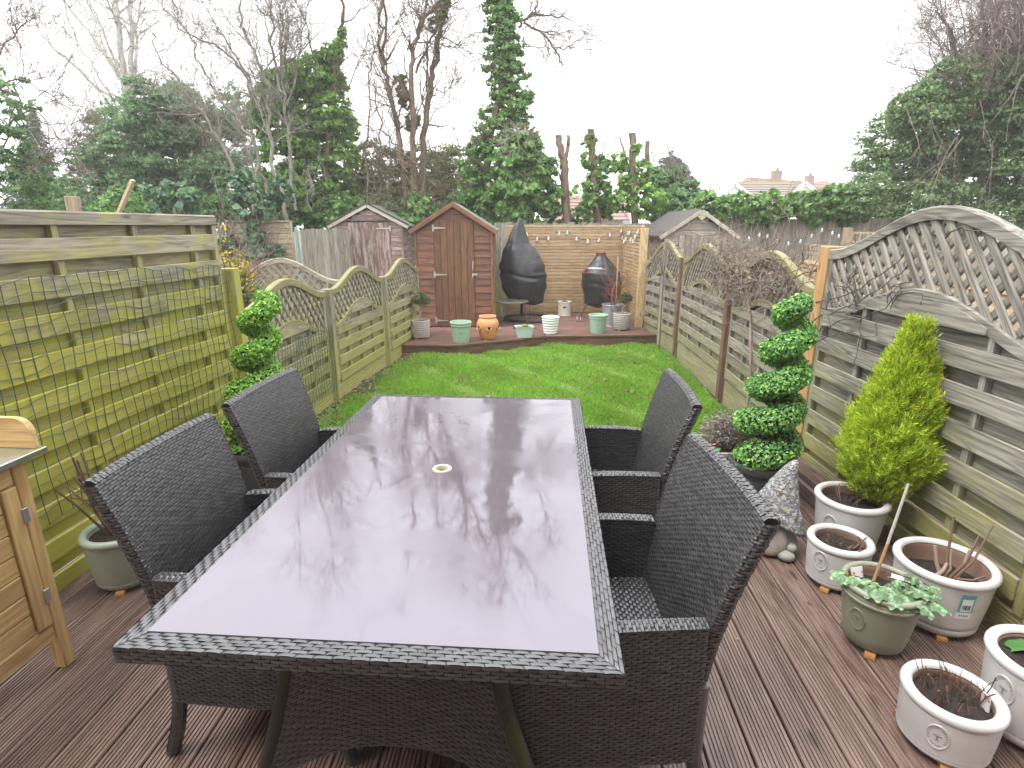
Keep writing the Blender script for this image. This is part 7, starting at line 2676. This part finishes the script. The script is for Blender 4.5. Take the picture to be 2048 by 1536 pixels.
meshes = []
for s_ in range(4):
    me = lobed(0.038, 7, s_).mesh('leaf')
    me.materials.append(HEU)
    me.polygons.foreach_set('use_smooth', np.ones(len(me.polygons), bool))
    meshes.append(me)
rr = random.Random(4)
spots = []
for i in range(48):
    a = rr.uniform(R(165), R(375))
    q = rr.uniform(0.03, 0.125)
    spots.append((q * math.cos(a), q * math.sin(a), sage_z + 0.025 + rr.uniform(0, 0.03) + (0.025 if q > .1 else 0), a))
spots += [(-0.15, 0.03, sage_z + 0.065, R(170)), (-0.125, 0.0, sage_z + 0.06, R(190)), (0.15, -0.05, sage_z + 0.062, R(-20)), (0.135, -0.09, sage_z + 0.06, R(-40)), (0.17, -0.035, sage_z + 0.058, R(-10)), (0.12, -0.135, sage_z + 0.05, R(-55)), (0.06, -0.155, sage_z + 0.052, R(-75))]
for i, (x, y, z, a) in enumerate(spots):
    o = link('leaf', meshes[i % 4], parent=sage_pot)
    o.location = (x, y, z)
    o.rotation_euler = (rr.uniform(-.4, .4), rr.uniform(0.0, 0.5), a + rr.uniform(-.5, .5))
    o.scale = (rr.uniform(0.75, 1.15),) * 3
    g = MB().tube([(x * 0.4, y * 0.4, sage_z), (x * 0.8, y * 0.8, z - 0.004), (x, y, z)], 0.0015, 5)
    g.build('leaf_stalk', STEM, sage_pot)
MB().tube([(0.0, 0.06, sage_z - 0.02), (0.06, 0.10, sage_z + 0.16)], [0.0065, 0.006], 8).build('cane', plain('bamboo', (0.34, 0.20, 0.10), 0.6, 0, .3, 40), sage_pot, True)
MB().tube([(0.06, 0.10, sage_z + 0.16), (0.14, 0.16, sage_z + 0.40)], [0.006, 0.0055], 8).build('cane', plain('grey_cane', (0.40, 0.36, 0.33), 0.6, 0, .3, 40), sage_pot, True)
tg = MB().add(*box_geo(0.055, 0.002, 0.045, 0.0005), Matrix.Translation((-0.062, 0.072, sage_z + 0.045)) @ Matrix.Rotation(R(12), 4, 'Z') @ Matrix.Rotation(R(-20), 4, 'X'))
tg.build('plant_label', TAGP, sage_pot)
tg = MB().add(*box_geo(0.075, 0.022, 0.002, 0.0005), Matrix.Translation((0.085, 0.015, sage_z + 0.055)) @ Matrix.Rotation(R(-35), 4, 'Z') @ Matrix.Rotation(R(15), 4, 'X'))
tg.build('plant_label', LBLW, sage_pot)

# round green leaves in the pot at the right edge
ROUND = plain('round_green_leaf', (0.045, 0.14, 0.025), 0.4, 0, 0.25, 18, 0.3)
for (x, y, z, s_, a) in ((-0.03, 0.03, 0.03, 0.075, 0.2), (0.04, -0.02, 0.035, 0.07, 1.4), (-0.01, -0.06, 0.02, 0.05, 2.4)):
    o = lobed(s_, 5, 7).build('leaf', ROUND, edge_pot, 'all', loc=(x, y, edge_z + z), rot=(0.15, -0.1, a))
    MB().tube([(x * .5, y * .5, edge_z - .01), (x, y, edge_z + z)], 0.003, 6).build('leaf_stalk', STEM_D, edge_pot)

# dead lavender ball and primula in the square planter
LAV = leafmat('dead_lavender', [(0.16, 0.13, 0.11), (0.25, 0.21, 0.18), (0.34, 0.30, 0.26), (0.12, 0.10, 0.08)], 0.8, 0.05, 0.1)
n = 3000
d = unit(r.normal(0, 1, (n, 3)))
d[:, 2] = np.abs(d[:, 2]) * 0.9 - 0.25 * r.random(n)
C0 = np.array([0.045, 0.02, 0.27])
g = MB()
for i in range(620):
    dd = unit(d[i] + np.array([0, 0, 0.55]))
    Lr = r.uniform(0.13, 0.19)
    mid = C0 + dd * Lr * 0.55 + r.normal(0, 0.008, 3) + np.array([0, 0, 0.03])
    tip = C0 + np.array([0, 0, 0.09]) + d[i] * Lr * 0.95
    g.tube([C0 + r.normal(0, .012, 3) * np.array([1, 1, 0]), mid, tip], [0.0016, 0.0012, 0.0008], 3, False)
g.build('dead_stems', LAV, bx)
P = C0 + np.array([0, 0, 0.09]) + d * (0.06 + 0.13 * r.random((n, 1)) ** 0.45)
MB().add(*leaf_quads(P, d, (0.014, 0.03), 0.22, r, jit=0.8)).build('dead_leaves', LAV, bx)
PRIM = plain('primula_leaf', (0.06, 0.20, 0.04), 0.5, 0, 0.2, 30)
PINK = plain('pink_petal', (0.70, 0.22, 0.22), 0.6, 0, 0.1, 30)
for i in range(7):
    a = i * 0.95
    lobed(0.042, 3, i).build('leaf', PRIM, bx, 'all', loc=(-0.085 + 0.03 * math.cos(a), -0.075 + 0.03 * math.sin(a), 0.285 + 0.004 * i), rot=(0, -0.3, a))
for i in range(3):
    lobed(0.017, 5, i).build('flower', PINK, bx, 'all', loc=(-0.09 + 0.014 * i, -0.07 + 0.012 * (i % 2), 0.318 + 0.006 * i), rot=(0.3, 0, i * 2.0))

# standard bushes on the far deck
BAYL = leafmat('bay_leaf', [(0.045, 0.09, 0.03), (0.08, 0.13, 0.045), (0.12, 0.17, 0.06), (0.06, 0.10, 0.03), (0.20, 0.20, 0.08)], 0.45, 0.2, 0.4)


def standard(o, zs, x, cz, rad, n, seed, stems=3, off=(0, 0)):
    q = np.random.default_rng(seed)
    for i in range(stems):
        MB().tube([(0.012 * (i - 1), 0.005 * i, zs), (0.008 * math.sin(i * 2) + off[0] * .5, 0.006, (zs + cz) / 2), (off[0] + 0.015 * (i - 1), off[1], cz)], [0.007, 0.006, 0.005], 7).build('stem', STEM_P, o, True)
    e_ = [((off[0], off[1], cz), (rad, rad, rad * 0.8)), ((off[0] - rad * .8, off[1], cz - rad * .25), (rad * .45,) * 3), ((off[0] + rad * .6, off[1], cz - rad * .2), (rad * .5,) * 3)]
    MB().add(*crown(e_, n, (0.025, 0.045), 0.42, q, nclump=26, droop=0.4)).build('crown', BAYL, o)
    g = MB()
    for i in range(30):
        grow(g, np.array([off[0], off[1], cz - rad * .3]), unit(q.normal(0, 1, 3) + np.array([0, 0, .5])), rad * q.uniform(.5, 1.0), 0.0035, 1, q)
    g.build('twigs', STEM_D, o)


standard(greyL, 0.22, 0, 0.56, 0.13, 700, 3, off=(0.03, 0.0))
standard(greyR, 0.22, 0, 0.50, 0.105, 600, 4, stems=2, off=(0.03, 0.0))
# red stemmed shrub in the bucket
g = MB()
for k in range(7):
    grow(g, np.array([r.normal(0, .02), r.normal(0, .02), 0.30]), unit(np.array([-0.10 + r.normal(0, .12), r.normal(0, .12), 1.0])), r.uniform(0.34, 0.46), 0.008, 3, r, kids=(3, 4), spread=0.5, minr=0.0016)
g.build('branches', plain('red_twig', (0.24, 0.085, 0.06), 0.7, 0, .3, 30), bk)
MB().tube([(0.02, 0.0, 0.30), (-0.02, 0, 0.45), (-0.005, 0, 0.60), (0.03, 0, 0.72)], [0.014, 0.013, 0.012, 0.009], 8).build('trunk', STEM_P, bk, True)
MB().tube([(0.05, -0.02, 0.30), (0.05, 0.0, 1.13)], 0.008, 7).build('cane', W['stake'], bk, True)
# tufts in the pan and bee pot
g = MB()
for i in range(90):
    a = r.uniform(0, 2 * PI)
    p = np.array([0.01 + 0.05 * math.cos(a) * r.random(), 0.04 * math.sin(a) * r.random(), 0.145])
    q = p + unit(np.array([math.cos(a) * .6, math.sin(a) * .6, 1])) * r.uniform(0.03, 0.06)
    sd = np.array([-math.sin(a), math.cos(a), 0]) * 0.004
    g.add([p - sd, p + sd, q + sd * .7, q - sd * .7], [(0, 1, 2, 3)])
g.build('tuft', leafmat('lime_leaf', [(0.30, 0.42, 0.04), (0.45, 0.50, 0.08), (0.22, 0.36, 0.04)], 0.5, .3), pan)
MB().tube([(0.045, 0, 0.14), (0.055, 0.0, 0.30)], 0.003, 6).build('stem', STEM_D, pan)
g = MB().add(*crown([((0, 0, 0.255), (0.06, 0.06, 0.03))], 90, (0.02, 0.04), 0.6, r, nclump=8))
g.build('seedling', BAYL, bee)
g = MB().add(*crown([((0, -0.02, 0.29), (0.03, 0.03, 0.02))], 26, (0.012, 0.02), 0.9, r, nclump=4))
g.build('flower', plain('red_petal', (0.55, 0.05, 0.03), 0.6), bee)

# small weeds at the foot of the left fence
WEED = leafmat('weed_leaf', [(0.05, 0.13, 0.03), (0.09, 0.20, 0.05), (0.13, 0.25, 0.07)], 0.5, 0.25, 0.3)
P = []
for k in range(46):
    Y = r.uniform(3.8, 6.6)
    X = left_x(Y) + r.uniform(0.06, 0.30)
    for i in range(r.integers(5, 15)):
        P.append((X + r.normal(0, 0.025), Y + r.normal(0, 0.025), LAWN + r.uniform(0.0, 0.05)))
P = np.array(P)
tag(MB().add(*leaf_quads(P, np.tile([0, 0, 1.0], (len(P), 1)), (0.018, 0.04), 0.7, r, jit=0.5)).build('weeds', WEED), 'low green weeds along the foot of the left fence', 'weeds', kind='stuff')

# bare climbing vines over the right fence
t_ = MB()
for k in range(260):
    Y = r.uniform(3.95, 6.2)
    X = right_x(Y) + r.normal(0.03, 0.07)
    z = r.uniform(1.05, 1.40)
    p = np.array([X, Y, z])
    d = unit(np.array([r.normal(0, .35), r.normal(0, 1), r.normal(0.05, .5)]))
    grow(t_, p, d, r.uniform(0.2, 0.55), r.uniform(0.003, 0.006), 1, r, bend=0.6, up=0.0, kids=(1, 3))
for k in range(10):
    Y = r.uniform(4.0, 7.6)
    X = right_x(Y) - 0.03
    grow(t_, np.array([X, Y, r.uniform(1.15, 1.4)]), unit(np.array([r.normal(-.1, .3), r.normal(0, .6), 1.0])), r.uniform(0.15, 0.45), 0.003, 2, r, bend=0.5, up=-0.05)
d_ = MB()
Yv = r.uniform(4.0, 6.0, 260)
Pv = np.stack([2.05 + (Yv - 3.7) * 0.066 + r.normal(-0.02, 0.09, 260), Yv, r.uniform(1.0, 1.40, 260)], -1)
d_.add(*leaf_quads(Pv, r.normal(0, 1, (260, 3)), (0.02, 0.05), 0.6, r))
vn = empty('climbing_vine', (2.15, 5.0, LAWN), 0, 'tangle of bare climbing vines sprawled over the right fence panels', 'vine')
for nm, gg, mt in (('stems', t_, TWIG), ('dead_leaves', d_, DRY)):
    k = gg.build(nm, mt, vn)
    k.location = (-2.15, -5.0, -LAWN)
MB().tube([(2.13 - 2.15, 4.75 - 5, 0.0), (2.10 - 2.15, 4.7 - 5, 0.5), (2.12 - 2.15, 4.9 - 5, 1.0), (2.16 - 2.15, 5.2 - 5, 1.3)], [0.012, 0.011, 0.009, 0.006], 7).build('stem', VINE, vn, True)
# wiry stems reaching from the vine into the big right trellis
vt = MB()
q = [[(2.13, 4.3, 1.2), (2.04, 3.75, 1.16), (1.99, 3.5, 1.20), (2.0, 3.2, 1.30), (2.01, 3.0, 1.42), (2.0, 2.9, 1.50)],
     [(2.13, 4.3, 1.15), (2.0, 3.7, 1.02), (1.985, 3.45, 1.12), (2.0, 3.2, 1.22), (1.99, 3.0, 1.33), (2.0, 2.85, 1.45)],
     [(2.0, 3.7, 0.93), (1.985, 3.5, 1.02), (2.0, 3.25, 1.10), (1.99, 3.1, 1.14), (2.0, 2.95, 1.22), (2.0, 2.86, 1.34)],
     [(2.0, 3.6, 1.13), (1.99, 3.3, 1.15), (2.0, 3.14, 1.13), (1.98, 3.1, 1.0), (1.975, 3.1, 0.9), (1.98, 3.06, 0.80)],
     [(2.0, 3.65, 0.88), (1.985, 3.4, 0.98), (2.0, 3.2, 1.05)], [(2.0, 2.64, 1.6), (1.99, 2.55, 1.64), (2.0, 2.45, 1.62)], [(2.0, 3.0, 1.28), (1.985, 2.86, 1.30), (2.0, 2.72, 1.33), (1.99, 2.7, 1.27)]]
for c in q:
    C_ = [Vector(p) for p in c]
    pts = []
    for a, b in zip(C_, C_[1:]):
        for k in range(3):
            w_ = a.lerp(b, k / 3)
            pts.append(w_ + Vector((r.normal(0, .004), r.normal(0, .008), r.normal(0, .008))))
    pts.append(C_[-1])
    vt.tube(pts, np.linspace(0.0045, 0.0022, len(pts)), 5, False)
for k in range(9):
    grow(vt, np.array([1.99, r.uniform(2.9, 3.5), r.uniform(1.05, 1.3)]), unit(r.normal(0, 1, 3) * np.array([.2, 1, 1])), r.uniform(.1, .25), 0.003, 1, r, bend=.5, up=0)
vt_o = vt.build('stems', barkmat('dark_vine', (0.05, 0.035, 0.035), (0.13, 0.10, 0.10)), vn)
vt_o.location = (-2.15, -5.0, -LAWN)
# young bare shrub against the gate
g = MB()
for k in range(5):
    grow(g, np.array([2.14, 7.95, 0.95]), unit(np.array([r.normal(-.1, .3), r.normal(0, .3), 1.0])), r.uniform(0.4, 0.65), 0.006, 2, r)
g.tube([(2.17, 7.98, LAWN), (2.15, 7.95, 0.4), (2.14, 7.95, 0.98)], [0.012, 0.010, 0.008], 7)
tree('thin bare sapling growing up beside the grey pole at the right fence', 'sapling', 'shrub', [('branches', g, TWIG, False)], loc=(2.17, 7.98, LAWN))
# dead leaves and wet bits on the decks
pts = [(r.uniform(-1.4, 1.9), r.uniform(0.9, 3.4), 0.003) for _ in range(30)] + [(r.uniform(1.72, 2.0), r.uniform(2.2, 2.62), 0.004) for _ in range(22)] + [(r.uniform(-1.3, 2.0), r.uniform(8.4, 9.3), FAR + 0.004) for _ in range(10)] + [(-1.75 + r.normal(0, .08), 3.1 + r.normal(0, .14), 0.004) for _ in range(40)]
pts = [p for p in pts if not (p[1] < 8 and -0.95 < p[0] < 0.5)]
tag(litter_mesh(pts, 0.005, 0.016, 8).build('deck_debris', LITTER), 'scraps of dead leaf lying on the decking', 'leaves', kind='stuff')

# ---------------------------------------------------------------- haze box added to soften far contrast, as lens glare does
hz = Mat('glare_haze')
hz.t.nodes.remove(hz.b)
pv = hz.n('VolumePrincipled', {'Color': (0.97, 0.98, 1.0, 1), 'Density': 0.0027, 'Anisotropy': 0.0})
hz.t.links.new(pv.outputs[0], hz.out.inputs['Volume'])
tag(MB().box((6.0, 29.0, 6.5), (64.0, 64.0, 15.4)).build('haze', hz.m), 'thin pale haze added over the whole garden to imitate lens glare', 'haze', kind='stuff')
